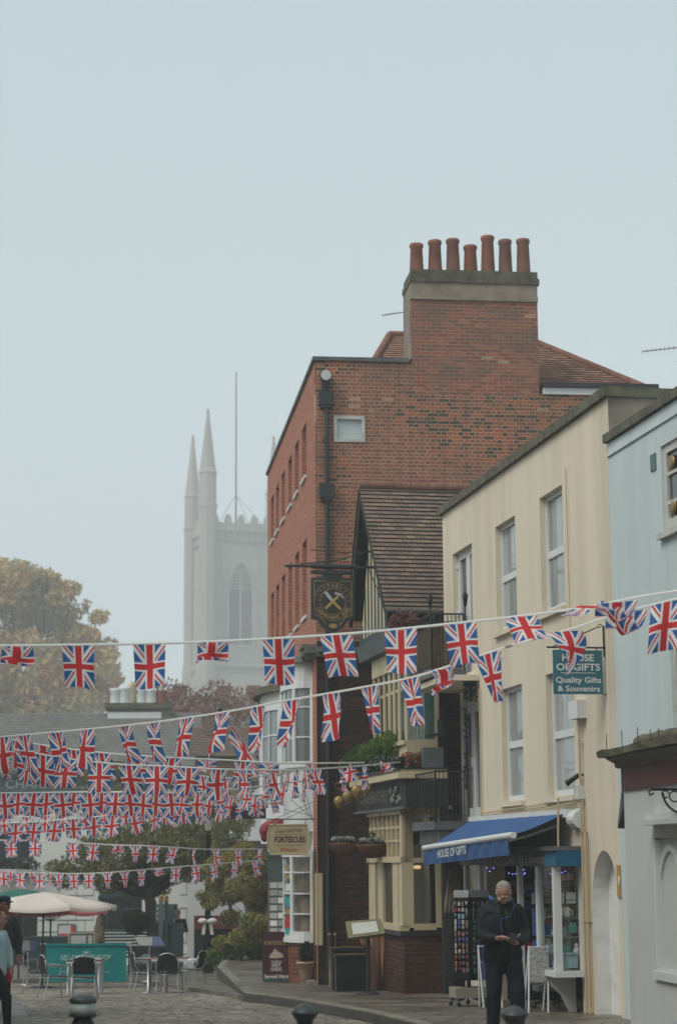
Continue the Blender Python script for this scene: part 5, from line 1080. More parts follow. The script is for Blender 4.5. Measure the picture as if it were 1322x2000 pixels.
# ------------------------------------------------------------ BACKGROUND BUILDINGS
YB=74
pB=atY(-60,1700,YB); FB_=Frame((pB[0],pB[1]),(1,.03),-1)
def ub(px): return FB_.uz(px,1700)[0]
def zb(py,px=150): return FB_.uz(px,py)[1]
wb=thing('white_inn','white painted stone faced building with slate roof and dark green signboard behind the tables','building',FB_.w(6,-4,-2.5))
e0,e1=ub(-80),ub(372)
aw0,aw1,az0,az1=ub(183),ub(269),zb(1815),zb(1745)
hl=[(aw0,aw1,az0,az1+.0),(ub(8),ub(66),zb(1880),zb(1768)),(ub(-30),ub(56),zb(1672),zb(1600)),(ub(300),ub(338),zb(1870),zb(1760))]
M['inn']=mat('sage_white_stucco',(.60,.62,.57),.8,.05,1,streak=True,dirt=(.44,.45,.40),dirtamt=.5)
mb=MB(); mb.wall(FB_,e0,ub(485),-3,zb(1495),0,[h+(.3,) for h in hl]); mb.box(FB_,e0,ub(485),-9,-.35,-3,zb(1495)-.02,skip='f'); mb.build('wall',M['inn'],wb)
x=MB()
for y in (1715,1742,1768,1790,1813,1836,1858): 
    z=zb(y)
    for a,b in ((ub(68),aw0-.15),(aw1+.1,ub(298)),(ub(342),ub(372))): x.box(FB_,a,b,.001,.012,z-.018,z+.018)
for i,y in enumerate((1728,1755,1779,1801,1824,1847)):
    for px in ((90,124,158,280) if i%2 else (107,141,174,290,355)): x.box(FB_,ub(px)-.01,ub(px)+.01,.001,.01,zb(y)-.22,zb(y)+.22)
x.build('rustication_joint',mat('joint_shadow_paint',(.14,.15,.14),.8),wb)
for h,bv,bh in ((hl[0],(.2,.4,.6,.8),(.33,.66)),(hl[1],(.5,),(.5,)),(hl[2],(.33,.66),(.5,)),(hl[3],(),(.5,))): window(wb,FB_,h,0,.25,M['darkgreen'],M['darkglass'],.07,bv,bh,sill=False,bw=.03)
x=MB(); um=(aw0+aw1)/2; x.slab(FB_,[(um+(aw1-aw0)/2*math.cos(a),az1+.28*math.sin(a)) for a in np.linspace(0,math.pi,12)],.002,.03); x.build('arched_window_head',M['darkgreen'],wb)
z0,z1=zb(1542),zb(1509)
x=MB(); x.box(FB_,e0,ub(292),.01,.22,z0,z1); sg=x.build('signboard',mat('grey_green_signboard',(.06,.085,.08),.6,.1,2),wb); x=MB(); x.box(FB_,e0,ub(300),.01,.34,z0-.10,z0-.001); x.build('ledge',M['white'],sg)
t=MB(); letters(t,'CHARLOTTE',FB_.w(ub(76),.24,(z0+z1)/2+.03),(FB_.d[0],FB_.d[1],0),(0,0,1),ub(152)-ub(0),.31,.0); t.build('lettering',M['greylet'] if False else mat('pale_grey_letters',(.36,.38,.35),.6),sg)
x=MB(); x.box(FB_,ub(-30),ub(58),.0,.7,zb(1700),zb(1694)); 
for i in range(24): u=ub(-28)+(ub(56)-ub(-28))*i/23; x.tube([FB_.w(u,.66,zb(1696)),FB_.w(u,.66,zb(1672))],.018,4)
x.tube([FB_.w(ub(-28),.66,zb(1672)),FB_.w(ub(57),.66,zb(1672))],.025,4); x.build('iron_balcony',M['darkgreen'],wb)
kk=[(FB_.w(ub(p),.7,zb(1686)),(.35,.2,.35)) for p in range(-25,60,12)]
foliage('balcony_plants',kk,1500,.07,M['darkleaf'],wb,3)
r=MB(); strips(r,(e0,.35,zb(1500)),(ub(372),.35,zb(1500)),(ub(372),-6,zb(1392)+.55),(e0,-6,zb(1392)+.55),26,FB_,.02); r.build('slate_roof',M['slate'],wb)
x=MB(); x.box(FB_,e0,ub(374),.3,.45,zb(1505),zb(1497)); x.build('gutter',M['lead'],wb)
# stack of chimney pots on a party wall
x=MB(); x.box(FB_,ub(170),ub(302),-6.4,-5.4,zb(1440),zb(1386)+.55); st_=x.build('party_wall',M['stone'],wb)
x=MB(); x.box(FB_,ub(166),ub(306),-6.6,-5.2,zb(1386)+.551,zb(1376)+.6); x.build('coping',M['moss'],st_); x=MB(); x.box(FB_,ub(172),ub(286),-5.38,-5.30,zb(1404)+.5,zb(1390)+.5); x.build('lead_flashing',M['white'],st_)
zc_=zb(1376)+.6
for px,w_,h_,m in ((188,.32,.62,'white'),(207,.34,.68,'white'),(222,.22,.85,'creampaint'),(243,.28,.62,'white'),(263,.30,.60,'white'),(285,.24,.55,'terracotta')):
    x=MB(); c=FB_.w(ub(px),-5.9,zc_); x.lathe(c,[(w_*.8,0),(w_*.72,h_*.8),(w_*.8,h_*.85),(w_*.8,h_),(w_*.6,h_)],10); x.build('chimney_pot',M[m],st_)
# brick house beyond the fudge shop
Yh=66; ph=atY(372,1600,Yh); FH=Frame((ph[0],ph[1]),(1,.05),-1)
uh=lambda px:FH.uz(px,1600)[0]; zh=lambda py:FH.uz(450,py)[1]
hb=thing('brown_brick_house','brown brick house with clay roof beyond the garden trees','building',FH.w(2,-3,-2.4))
mb=MB(); mb.wall(FH,0,uh(640),-2.6,zh(1470),0,[(uh(480),uh(505),zh(1560),zh(1520),.15)]); mb.box(FH,0,uh(640),-6,-.2,-2.6,zh(1470)-.02,skip='f'); mb.build('wall',M['housebrick'],hb)
window(hb,FH,(uh(480),uh(505),zh(1560),zh(1520)),0,.15,M['white'],M['glass'],.05,(.5,),(.5,),bw=.02)
r=MB(); strips(r,(-.3,.3,zh(1475)),(uh(640),.3,zh(1475)),(uh(640),-3,zh(1405)),(-.3,-3,zh(1405)),18,FH,.02); r.build('clay_roof',M['tile'],hb)
x=MB(); x.box(FH,uh(388),uh(420),-2.6,-1.9,zh(1440),zh(1392)); x.build('chimney',M['housebrick'],hb)
x=MB(); x.slab(FH,[(uh(432),-2.6),(uh(464),-2.6),(uh(464),zh(1590)),(uh(505),zh(1512)),(uh(432),zh(1580))],.3,1.2) if False else x.slab(FH,[(uh(425),zh(1640)),(uh(505),zh(1640)),(uh(505),zh(1530)),(uh(425),zh(1600))],.25,1.0); x.build('white_gable',M['whitewall'],hb)
x=MB(); FH2=Frame(FH.w(0,2.5,0)[:2],FH.d,-1); x.box(FH,uh(365),uh(470),1.0,4.0,-2.6,zh(1700)); x.build('white_lean_to',M['whitewall'],hb)
x=MB(); x.box(FH,uh(378),uh(460),4.01,4.4,zh(1802),zh(1778)); rs=x.build('red_signboard',mat('maroon_board',(.13,.018,.02),.6,.1,3),hb)
t=MB(); letters(t,'Quality Charcoal Grill',FH.w(uh(420),4.41,zh(1790)),(FH.d[0],FH.d[1],0),(0,0,1),1.1,.13,.0); t.build('lettering',M['greylet'],rs) if False else None
t=MB(); letters(t,'Gourmet Charcuterie',FH.w(uh(424),4.42,zh(1791)),(FH.d[0],FH.d[1],0),(0,0,1),1.0,.13,.0); t.build('lettering',mat('dusty_pink_letters',(.3,.2,.19),.6),rs)
x=MB(); x.box(FH,uh(378),uh(460),4.0,4.3,-2.6,zh(1803)); x.build('shop_window',M['darkglass'],hb)
# far pale terrace under the church
Yf=110; pf=atY(285,1400,Yf); FF=Frame((pf[0],pf[1]),(1,0),-1); uf=lambda p:FF.uz(p,1400)[0]; zf_=lambda p:FF.uz(400,p)[1]
x=MB(); ft=thing('far_terrace','grey slate roofed terrace fading in the mist below the church tower','building',FF.w(3,-3,-3)); x.box(FF,0,uf(540),-8,0,-3,zf_(1420)); x.build('wall',M['stone'],ft)
r=MB(); strips(r,(-.2,.3,zf_(1424)),(uf(545),.3,zf_(1424)),(uf(545),-4,zf_(1345)),(-.2,-4,zf_(1345)),16,FF,.02); r.build('slate_roof',M['slate'],ft)
for px in (320,410,470): x=MB(); x.box(FF,uf(px),uf(px)+.8,-4.3,-3.5,zf_(1380),zf_(1325)); x.build('chimney',M['housebrick'],ft)
# ------------------------------------------------------------ CHURCH TOWER
YT=200.; cB=atY(400,1300,YT); al=math.radians(17); S=7.05
FT=Frame((cB[0],cB[1]),(math.cos(al),math.sin(al)),-1)      # front face, u to the right
tw=thing('church_tower','tall gothic church tower with pinnacles dissolving into fog','church tower',FT.w(S/2,-S/2,-6.5))
M['towerstone']=mat('tower_limestone',(.29,.265,.225),.9,.15,.6,.2,3,streak=True,dirt=(.27,.25,.22),dirtamt=.6)
def zT_(py): return FT.uz(450,py)[1]
zp,zbat,zs1=zT_(1035),zT_(1005),zT_(1300)
mb=MB(); hl=[(S*.5-1.25,S*.5+1.25,zT_(1255),zT_(1098),.5)]
mb.wall(FT,0,S,-7,zp,0,hl); mb.box(FT,0,S,-S,-.6,-7,zp-.01,skip='f')
for p,d in (((0,0),1),): pass
mb.build('tower_wall',brickmat('ashlar_limestone',[(0,(.34,.31,.25)),(.3,(.41,.365,.30)),(.7,(.37,.33,.275)),(.9,(.43,.39,.33))],(.26,.24,.21),bw=.9,bh=.38,ms=.03,grime=(.24,.23,.21),grimeamt=.7,gscale=.25),tw)
x=MB(); x.box(FT,S*.5-1.3,S*.5+1.3,-.5,-.4,zT_(1257),zT_(1115)); 
for i in range(22): z=zT_(1250)+i*.33; x.box(FT,S*.5-1.25,S*.5+1.25,-.42,-.25,z,z+.08)
lv=x.build('louvres',mat('dark_louvres',(.055,.065,.075),.8,.1,2),tw)
x=MB(); x.box(FT,S/2-.09,S/2+.09,-.24,-.05,zT_(1257),zT_(1110))
k=12; w=1.25; zs_=zT_(1150); zt2=zT_(1098)
def gothic(t): # t 0..1 right->left
    c=w*.6
    return None
L_=[]
for i in range(k+1):
    t=i/k; a=t*math.pi; u=w*math.cos(a); hh=(1-abs(math.cos(a))**2.2)**.75; L_.append((S/2+u,zs_+(zt2-zs_)*hh))
for i in range(k):
    a,b=L_[i],L_[i+1]; o=lambda p:(S/2+(p[0]-S/2)*1.22,zs_+(p[1]-zs_)*1.12+.1)
    x.slab(FT,[a,b,o(b),o(a)],-.1,.15); 
x.slab(FT,L_,-.45,-.38)
for i in range(k):
    a,b=L_[i],L_[i+1]; x.slab(FT,[a,(a[0],zt2+.01),(b[0],zt2+.01),b],-.5,-.005)
x.box(FT,S/2-w*1.22,S/2-w,-.1,.15,zT_(1255),zs_); x.box(FT,S/2+w,S/2+w*1.22,-.1,.15,zT_(1255),zs_); x.build('arched_moulding',M['towerstone'],lv)
x=MB(); x.box(FT,-.3,S+.3,-S-.3,.3,zp,zp+.35); x.box(FT,-.25,S+.25,-S-.25,.28,zp-1.0,zp-.85); x.box(FT,-.2,S+.2,-S-.2,.3,zs1,zs1+.5); x.box(FT,-.5,S+.5,-S-.5,.6,-7,zs1-.8)
x.slab(Frame(FT.w(-.5,0,0)[:2],FT.n),[(.6,zs1-.8),(.3,zs1),(-S,zs1),(-S,zs1-.8)],-S-1,0) if False else None
for i in range(9): u=.9+i*.62; x.box(FT,u-.12,u+.12,0,.22,zp-.75,zp-.05)
for u in (.9,1.7,S-1.7,S-.9): x.box(FT,u-.1,u+.1,0,.14,zs1+.5,zp-1)
x.build('string_courses',M['towerstone'],tw)
x=MB()
for fr in range(4):
    for i in range(5):
        u=.75+i*(S-1.5)/4
        if fr==0: x.slab(FT,[(u-.36,zp+.35),(u+.36,zp+.35),(u+.36,zp+1.35),(u+.15,zp+1.75),(u-.15,zp+1.75),(u-.36,zp+1.35)],-.05,.25)
        if fr==1: x.box(FT,-.28,.02,-u-.36,-u+.36,zp+.35,zp+1.5)
        if fr==2: x.box(FT,u-.36,u+.36,-S-.25,-S+.05,zp+.35,zp+1.5)
        if fr==3: x.box(FT,S-.02,S+.28,-u-.36,-u+.36,zp+.35,zp+1.5)
x.box(FT,-.26,S+.26,.0,.23,zp+.34,zp+.9); x.box(FT,-.26,.0,-S-.2,0,zp+.34,zp+.9); x.build('battlements',M['towerstone'],tw)
def turret(u,o,r,top,shaft):
    c=FT.w(u,o,0); x=MB(); x.lathe((c[0],c[1],0),[(r*1.2,-7),(r*1.2,zs1),(r,zs1+1),(r,shaft-3.6),(r*1.12,shaft-3.5),(r*1.12,shaft-3.2),(r*.98,shaft-3.1),(r*.98,shaft),(r*1.12,shaft+.1),(r*.9,shaft+.5),(.12,top-.2),(.18,top),(.05,top+.3)],8); x.smooth=[False]*len(x.smooth); x.build('corner_turret',M['towerstone'],tw)
turret(0,0,.92,zT_(803),zT_(925)); turret(0,-S,.85,zT_(838)+.6,zT_(955)+.3); turret(S,0,.85,zT_(848),zT_(960)); turret(S,-S,.85,zp+2.6,zp+1.2)
x=MB(); c=FT.w(3.75,-3,0); x.tube([(c[0],c[1],zp),(c[0],c[1],zT_(708))],[.12,.07],6)
for du,do in ((-2.6,2.4),(2.6,2.4),(2.6,-2.4)): e_=FT.w(3.75+du,-3+do,0); x.tube([(c[0],c[1],zT_(952)),(e_[0],e_[1],zp+.6)],.04,4)
x.build('flag_mast',M['lead'],tw)
KT=2.1; tw.scale=(KT,KT,KT); tw.location=(tw.location.x*KT,tw.location.y*KT,EYE+(tw.location.z-EYE)*KT)
# ------------------------------------------------------------ TREES
def tree(name,label,base,trunk,cl,n,size,m,seed,group=None,barkm='bark'):
    t=thing(name,label,'tree',base,group)
    x=MB(); x.tube([base]+trunk[0],trunk[1],9)
    tip=Vector(trunk[0][-1]); rng=random.Random(seed)
    for c,rad in (cl if len(cl)<60 else cl[::6]):
        c=Vector(c); st=Vector(trunk[0][-1]).lerp(Vector(trunk[0][-2]) if len(trunk[0])>1 else Vector(base),rng.random()*.7)
        mid=st.lerp(c,.5)+Vector((rng.uniform(-.2,.2),rng.uniform(-.2,.2),rng.uniform(0,.3)))*max(rad); x.tube([st,mid,c],[trunk[1][-1]*.55,trunk[1][-1]*.3,trunk[1][-1]*.1],5)
    x.build('trunk',M[barkm],t); foliage('crown',cl,n,size,m,t,seed); return t
rng=random.Random(21)
def pxc(px,py,Y,r): 
    p=atY(px,py,Y); return (p,(r,r,r*.8))
YA=200; cl=[]
for (px,py,r) in ((20,1130,1.6),(-40,1150,1.8),(60,1170,1.8),(100,1180,1.3),(-90,1220,2),(0,1220,2.2),(80,1240,2),(140,1250,1.5),(170,1280,1.2),(50,1290,2.2),(-60,1300,2.2),(120,1310,1.8),(190,1315,1.1),(205,1300,.7),(0,1350,2),(70,1360,2),(140,1370,1.5),(-90,1370,2),(30,1400,1.8),(100,1405,1.5),(185,1345,1.0),(120,1205,.8),(50,1110,.7),(160,1235,.8),(-10,1100,.8),(215,1275,.5),(0,1115,.6),(75,1135,.6),(30,1108,.5),(135,1195,.6),(110,1160,.6),(185,1250,.5),(215,1320,.6),(200,1360,.7),(160,1395,1.0)):
    r*=2.0; c,_=pxc(px,py,YA+rng.uniform(-4,4),r); cl.append((c,(r,r,r*.8)))
for i in range(60):
    a=rng.uniform(-.1,3.3); px=32+182*math.cos(a)*rng.uniform(.86,1.03); py=1275-165*math.sin(a)*rng.uniform(.9,1.06); r=rng.uniform(.5,1.2); c,_=pxc(px,py,YA+rng.uniform(-3,3),r); cl.append((c,(r,r,r*.8)))
bA=atY(40,1700,YA); bA=(bA[0],bA[1],-2.6)
tree('autumn_tree','large autumn tree turning orange behind the slate roof',bA,([(bA[0]+.2,YA,6),(bA[0],YA,15)],[.9,.75,.5]),cl,30000,.33,M['autumn'],31)
YM=57; cl=[]
for (px,py,r) in ((120,1705,.5),(150,1680,.6),(190,1690,.6),(170,1650,.5),(230,1665,.8),(270,1690,.7),(240,1620,.7),(290,1630,.9),(330,1660,.8),(350,1610,.8),(300,1580,.7),(380,1640,.7),(400,1600,.7),(360,1560,.5),(420,1560,.5),(440,1620,.6),(330,1700,.5),(370,1690,.6),(430,1660,.5),(200,1720,.4),(250,1725,.4),(300,1730,.35),(100,1690,.35),(210,1560,.5),(250,1540,.5),(180,1545,.45),(290,1530,.5),(160,1510,.4),(225,1500,.4),(460,1600,.45),(340,1520,.4)):
    c,_=pxc(px,py,YM+rng.uniform(-1.2,1.2),r); cl.append((c,(r,r,r*.75)))
bM=atY(288,1800,YM); bM=(bM[0],bM[1],tz(0,YM)-.05)
c1=atY(284,1760,YM); c2=atY(278,1735,YM)
tree('spreading_tree','spreading olive green tree with dark trunk behind the bunting',bM,([(bM[0]+.02,YM,-.6),(c1[0],YM,c1[2]),(c2[0],YM,c2[2])],[.25,.20,.17,.13]),cl,34000,.058,M['olive'],32)
YS=51; cl=[]
for (px,py,r) in ((420,1690,.45),(450,1680,.5),(480,1690,.5),(500,1720,.5),(430,1740,.45),(465,1730,.5),(495,1760,.4),(410,1720,.3),(440,1790,.3),(480,1800,.35),(500,1810,.35),(400,1760,.25),(385,1745,.2),(505,1680,.3),(470,1655,.3),(460,1830,.35),(495,1845,.3),(425,1840,.3),(440,1855,.25)):
    c,_=pxc(px,py,YS+rng.uniform(-.5,1.3),r); cl.append((c,(r,r,r*.75)))
bS=atY(460,1875,YS); bS=(bS[0],bS[1],tz(0,YS))
tree('small_tree','small multi-stemmed tree with yellowing leaves beside the lamp post',bS,([atY(452,1810,YS),atY(430,1740,YS)],[.06,.045,.02]),cl,15000,.05,M['yellowgreen'],33)
YP=92; cl=[]
for (px,py,r) in ((290,1345,1),(320,1350,1.1),(350,1365,1.2),(390,1380,1.2),(430,1390,1.2),(470,1370,1.1),(420,1350,.9),(370,1400,1.1),(490,1400,1),(340,1400,1),(300,1380,.9),(520,1380,1)):
    c,_=pxc(px,py,YP+rng.uniform(-2,2),r); cl.append((c,(r,r,r*.7)))
bP=(cl[3][0][0],YP,-2.6); tree('bare_pinkish_tree','thin pinkish tree in mist below the church tower',bP,([(bP[0],YP,1.5),(bP[0]+.3,YP,5)],[.3,.22,.14]),cl,4200,.10,M['redtwig'],34)
# low planter wall, kerb stones
def gptz(px,py): return gpt(px,py,tz)
x=MB(); a=gptz(402,1893); b=gptz(530,1893); FL_=Frame((a[0],a[1]),(b[0]-a[0],b[1]-a[1]),-1); L=math.hypot(b[0]-a[0],b[1]-a[1])
x.box(FL_,0,L,-.5,0,a[2]-.3,a[2]+.22); pw_=x.build('stone_wall',M['stone'],label='low stone planter wall behind the raised pavement corner',cat='wall')
x=MB(); 
for i in range(4): x.box(FL_,L*i/4+.01,L*(i+1)/4-.01,-.55,.06,a[2]+.221,a[2]+.35)
x.build('coping_stone',M['stone'],pw_)
x=MB(); x.box(FL_,.3,L,-1.5,-1.46,a[2]+.3,a[2]+.75) if False else None
for i in range(26): u=.1+i*L/26; x.tube([FL_.w(u,-.35,a[2]+.3),FL_.w(u,-.35,a[2]+.68)],.009,4)
for z in (.45,.66): x.tube([FL_.w(0,-.35,a[2]+z),FL_.w(L,-.35,a[2]+z)],.012,4)
x.build('iron_fence',M['black'],label='low black iron fence on the stone planter wall',cat='fence')
cl=[]
for i in range(12): px=rng.uniform(400,515); py=rng.uniform(1835,1870); c,_=pxc(px,py,51.5+rng.random(),.3); cl.append((c,(.28,.28,.22)))
bq=gptz(455,1880); shrub('low_shrubs','low bright green shrubs behind the stone planter wall','shrub',(bq[0],51.7,bq[2]),cl,5000,.045,M['shrub'],41)
# ------------------------------------------------------------ LAMP POST
lpb=gptz(393,1897); lp_=thing('lamp_post','black victorian lamp post tied with a white bow','lamp post',lpb)
def up(px,py): return atY(px,py,lpb[1])
zt=lambda py: up(394,py)[2]-lpb[2]
x=MB(); h=zt(1625); x.lathe(lpb,[(.15,0),(.15,.12),(.125,.15),(.125,.75),(.15,.78),(.15,.82),(.10,.86),(.115,1.0),(.115,1.05),(.10,1.1),(.095,1.5),(.08,1.55),(.076,2.3),(.10,2.33),(.072,2.4),(.062,h-.1),(.085,h-.05),(.03,h)],14); x.build('column',mat('matt_black_iron',(.006,.008,.008),.85,.2,8,spec=.1),lp_)
M['lampglass']=mat('frosted_lamp_glass',(.40,.40,.33),.3,.1,4)
x=MB(); z=lpb[2]+h
for k_ in range(4):
    a=math.pi/4+k_*math.pi/2; bq_=a+math.pi/2; x.poly([(lpb[0]+.09*math.cos(a),lpb[1]+.09*math.sin(a),z+.08),(lpb[0]+.09*math.cos(bq_),lpb[1]+.09*math.sin(bq_),z+.08),(lpb[0]+.19*math.cos(bq_),lpb[1]+.19*math.sin(bq_),z+.42),(lpb[0]+.19*math.cos(a),lpb[1]+.19*math.sin(a),z+.42)])
ln=x.build('lantern_glass',M['lampglass'],lp_)
x=MB(); x.lathe((lpb[0],lpb[1],z),[(.03,0),(.11,.07),(.11,.09),(.03,.09)],4); x.lathe((lpb[0],lpb[1],z+.42),[(.22,0),(.22,.03),(.08,.16),(.05,.2),(.01,.27)],4)
x.tube([(lpb[0]-.18,lpb[1],z-.15),(lpb[0]+.18,lpb[1],z-.15)],.012,5); x.build('lantern_frame',M['black'],ln)
x=MB(); zb0=lpb[2]+zt(1797)
for sgn in (-1,1):
    x.ball((lpb[0]+sgn*.13,lpb[1]-.10,zb0+.03),(.13,.07,.075),8)
    x.grid([[(lpb[0]+sgn*(.03+.06*t+.05*s_),lpb[1]-.09-.02*math.sin(9*s_),zb0-.42*t) for s_ in (0,.6,1.2,1.8)] for t in (0,.3,.6,.8)])
x.tube([(lpb[0]-.07,lpb[1]-.02,zb0),(lpb[0],lpb[1]-.09,zb0),(lpb[0]+.07,lpb[1]-.02,zb0)],.04,7); x.build('white_bow',M['text_white'],lp_)
# ------------------------------------------------------------ BOLLARDS
def bollard(px,py,label,white):
    Y=12 if not white else 11.2; p=atY(px,py,Y); zg=rz(0,Y); H=p[2]-zg
    t=thing('bollard',label,'bollard',(p[0],p[1],zg),'cast iron bollards across the street'); b=(p[0],p[1],zg)
    x=MB(); k_=1.25 if white else 1; x.lathe(b,[(.085,0),(.085,.10),(.065*k_,.13),(.055*k_,.2),(.053*k_,H-.17),(.060,H-.15),(.045,H-.127),(.046,H-.113)],20); x.build('shaft',M['blackplastic'],t)
    x=MB()
    if white: x.lathe(b,[(.066,H-.125),(.079,H-.120),(.080,H-.110),(.06,H-.106)],20); x.build('collar',M['black'],t); x=MB()
    x.lathe(b,[(.046,H-.112),(.052,H-.100),(.078,H-.064),(.0815,H-.058),(.0815,H-.050),(.074,H-.044),(.060,H-.026),(.034,H-.010),(.004,H)] if not white else [(.05,H-.051),(.073,H-.049),(.077,H-.040),(.076,H-.030),(.068,H-.018),(.045,H-.005),(.004,H)],24); x.build('cap',mat('bollard_cap',(.02,.026,.027),.34,.4,14,.3,60,spec=.6),t)
    if white: x=MB(); x.lathe(b,[(.0,H-.105),(.071,H-.104),(.072,H-.08),(.070,H-.052),(.0,H-.0515)],20); x.build('white_band',mat('chipped_white_paint',(.38,.41,.37),.7,.3,12,dirt=(.12,.13,.11),dirtamt=.6),t)
    if not white: x=MB(); x.lathe(b,[(.0535,H-.6),(.0535,H-.162),(.05,H-.161)],20); x.build('grey_painted_shaft',mat('grey_iron',(.14,.15,.145),.5,.3,9,dirt=(.03,.03,.03),dirtamt=.6),t)
bollard(150,1934,'leftmost bollard with a chipped white band below its cap',True)
bollard(582,1958,'middle bollard with domed cap standing on the setts',False)
bollard(990,1968,'rightmost bollard with domed cap in front of the man',False)
# ------------------------------------------------------------ BUNTING
def flag(mb,P,T,w,h,st,rnd):
    P=Vector(P); T=Vector(T).normalized(); D=Vector((0,0,-1)); Nn=T.cross(D).normalized()
    nx,ny=6,10; sw=rnd.uniform(-.14,.16); am=rnd.uniform(.014,.042)*h/.36; ph=rnd.uniform(0,6); ph2=rnd.uniform(0,6); dr=rnd.uniform(-.3,.3)
    rows=[];uvs=[]
    for j in range(ny+1):
        b=j/ny; row=[];uv=[]
        for i in range(nx+1):
            a=i/nx-.5
            if st=='n': p=P+T*(a*w*(1-.10*b*abs(math.sin(ph)))+sw*h*b)+D*(b*h*(.93+.06*math.cos(ph2+a*3)))+Nn*(am*math.sin(a*6+ph+b*2)*(.3+b)+dr*h*b*.8+.05*h*math.sin(b*4+ph2)*b)
            elif st=='t': k=1-.72*b; p=P+T*(a*w*k+(sw+.08)*h*b)+D*(b*h*.95)+Nn*(.05*math.sin(a*9+ph)*b+dr*h*b*.3)
            elif st=='f': bb_=.5*(1-math.cos(math.pi*1.25*b)) ; p=P+T*(a*w*1.0+.10*h*b*math.sin(3*a+ph))+D*(h*(.42*bb_+.05*math.sin(5*a+ph)*b))+Nn*(.13*h*math.sin(b*4.2)+.04*math.sin(a*8))
            elif st=='e': p=P+T*(a*w*.55+sw*h*b)+D*(b*h*.92)+Nn*(a*w*.75+.03*math.sin(ph+b*5))
            elif st=='r': p=P+T*(a*w+.34*h*b)+D*(b*h*.62+.06*h*math.sin(4*a+ph)*b)+Nn*(-.55*h*b+.03*math.sin(7*a))
            elif st=='x': an=b*1.9+.2; p=P+T*(a*w*math.cos(an)*(1.1)+.12*h*math.sin(b*3))+D*(b*h*.72+.12*h*a)+Nn*(a*w*math.sin(an))
            elif st=='u': an=b*1.2; p=P+T*(a*w*1.1-.28*h*b*math.cos(a*2))+D*(h*(.32*math.sin(b*3.0)-.18*b*(1 if a<0 else -.6)))+Nn*(.22*h*math.sin(b*3+a*4))
            elif st=='h': p=P+T*(a*w*1.15+.45*h*b)+D*(b*h*.17+.03*math.sin(6*a+ph))+Nn*(-.75*h*b)
            row.append(p); uv.append((i/nx,1-b))
        rows.append(row); uvs.append(uv)
    mb.grid(rows,uvs)
def bunting(label,ctrl,flags,w=.262,h=.365,tape=.011):
    """ctrl: points (px,py,distance); flags: (px,state)"""
    pts=[Vector(atY(*c)) for c in ctrl]; px=[c[0] for c in ctrl]
    mid=pts[len(pts)//2]; t=thing('bunting',label,'bunting',mid,'union flag bunting strung across the street')
    fine=[]
    for i in range(len(pts)-1):      # catmull-rom
        p0,p1,p2,p3=pts[max(i-1,0)],pts[i],pts[i+1],pts[min(i+2,len(pts)-1)]
        for k in range(6):
            s=k/6; fine.append((px[i]+(px[i+1]-px[i])*s,.5*((2*p1)+(p2-p0)*s+(2*p0-5*p1+4*p2-p3)*s*s+(3*p1-p0-3*p2+p3)*s**3)))
    fine.append((px[-1],pts[-1]))
    x=MB(); x.grid([[p+Vector((0,0,-tape)) for _,p in fine],[p+Vector((0,-.004,0)) for _,p in fine],[p+Vector((0,.002,tape)) for _,p in fine],[p+Vector((0,.006,0)) for _,p in fine],[p+Vector((0,0,-tape)) for _,p in fine]]); x.build('tape',M['text_white'],t)
    rnd=random.Random(label)
    def at(p):
        for (a,A),(b,Bv) in zip(fine,fine[1:]):
            if a<=p<=b or (p<a and a==fine[0][0]): k=(p-a)/(b-a) if b>a else 0; return A.lerp(Bv,k),(Bv-A)
        return fine[-1][1],fine[-1][1]-fine[-2][1]
    for f in flags:
        p,s_=(f if isinstance(f,tuple) else (f,'n')); P,T=at(p); mb=MB()
        tt=T.normalized(); tt=Vector((tt.x,tt.y,tt.z))
        flag(mb,P+Vector((0,-.004,-tape*.6)),tt,w,h,s_,rnd); mb.build('flag',M['flag'],t)
bunting('nearest and highest bunting crossing in front of the pub sign',[(-120,1249,16.2),(0,1252,16),(350,1251,16),(640,1240,15.9),(870,1222,15.8),(1050,1204,15.6),(1160,1190,15.5),(1250,1173,15.3),(1420,1150,15)],
  [(38,'f'),161,288,(407,'f'),533,652,773,893,(1008,'r'),(1122,'h'),(1205,'u'),1345],h=.375)
bunting('second bunting rising from lower left to the right edge',[(-60,1436,23.5),(0,1430,23),(170,1417,22),(300,1405,21),(430,1388,20),(560,1366,19),(680,1347,18.2),(800,1325,17.4),(900,1295,17),(1000,1264,16.7),(1110,1235,16.4),(1200,1207,16.2),(1270,1190,16.1),(1400,1160,16)],
  [0,50,108,165,236,297,360,430,500,568,640,(716,'t'),(795,'t'),(855,'f'),(948,'t'),(1010,'h'),(1100,'x'),(1222,'u'),1300],w=.27,h=.45)
bunting('third bunting sagging behind the second over the roof',[(-60,1420,26),(17,1436,25.5),(147,1458,25),(285,1472,25),(443,1482,25.5),(544,1489,26),(620,1490,27),(705,1490,29)],
  [(30,'t'),(80,'f'),138,193,265,330,(398,'f'),465,(520,'f'),598,(668,'x')],w=.27,h=.36)
bunting('fourth bunting ending at the pub ledge',[(-60,1440,23.5),(40,1458,23),(122,1474,23),(227,1487,23),(300,1491,23),(443,1500,23.5),(552,1502,25),(612,1501,26.5),(700,1496,29),(775,1490,32)],
  [(5,'t'),45,78,125,187,245,300,365,420,(466,'e'),520,573,(613,'e'),660,(704,'t'),(742,'u')])
bunting('fifth bunting, straight row level with the dark signboard',[(-60,1540,28.5),(60,1540,28.5),(200,1541,28.5),(330,1544,28.5),(450,1538,30),(560,1527,33),(610,1522,36)],[8,61,114,167,220,273,326,379,430,(470,'e'),508,545,580])
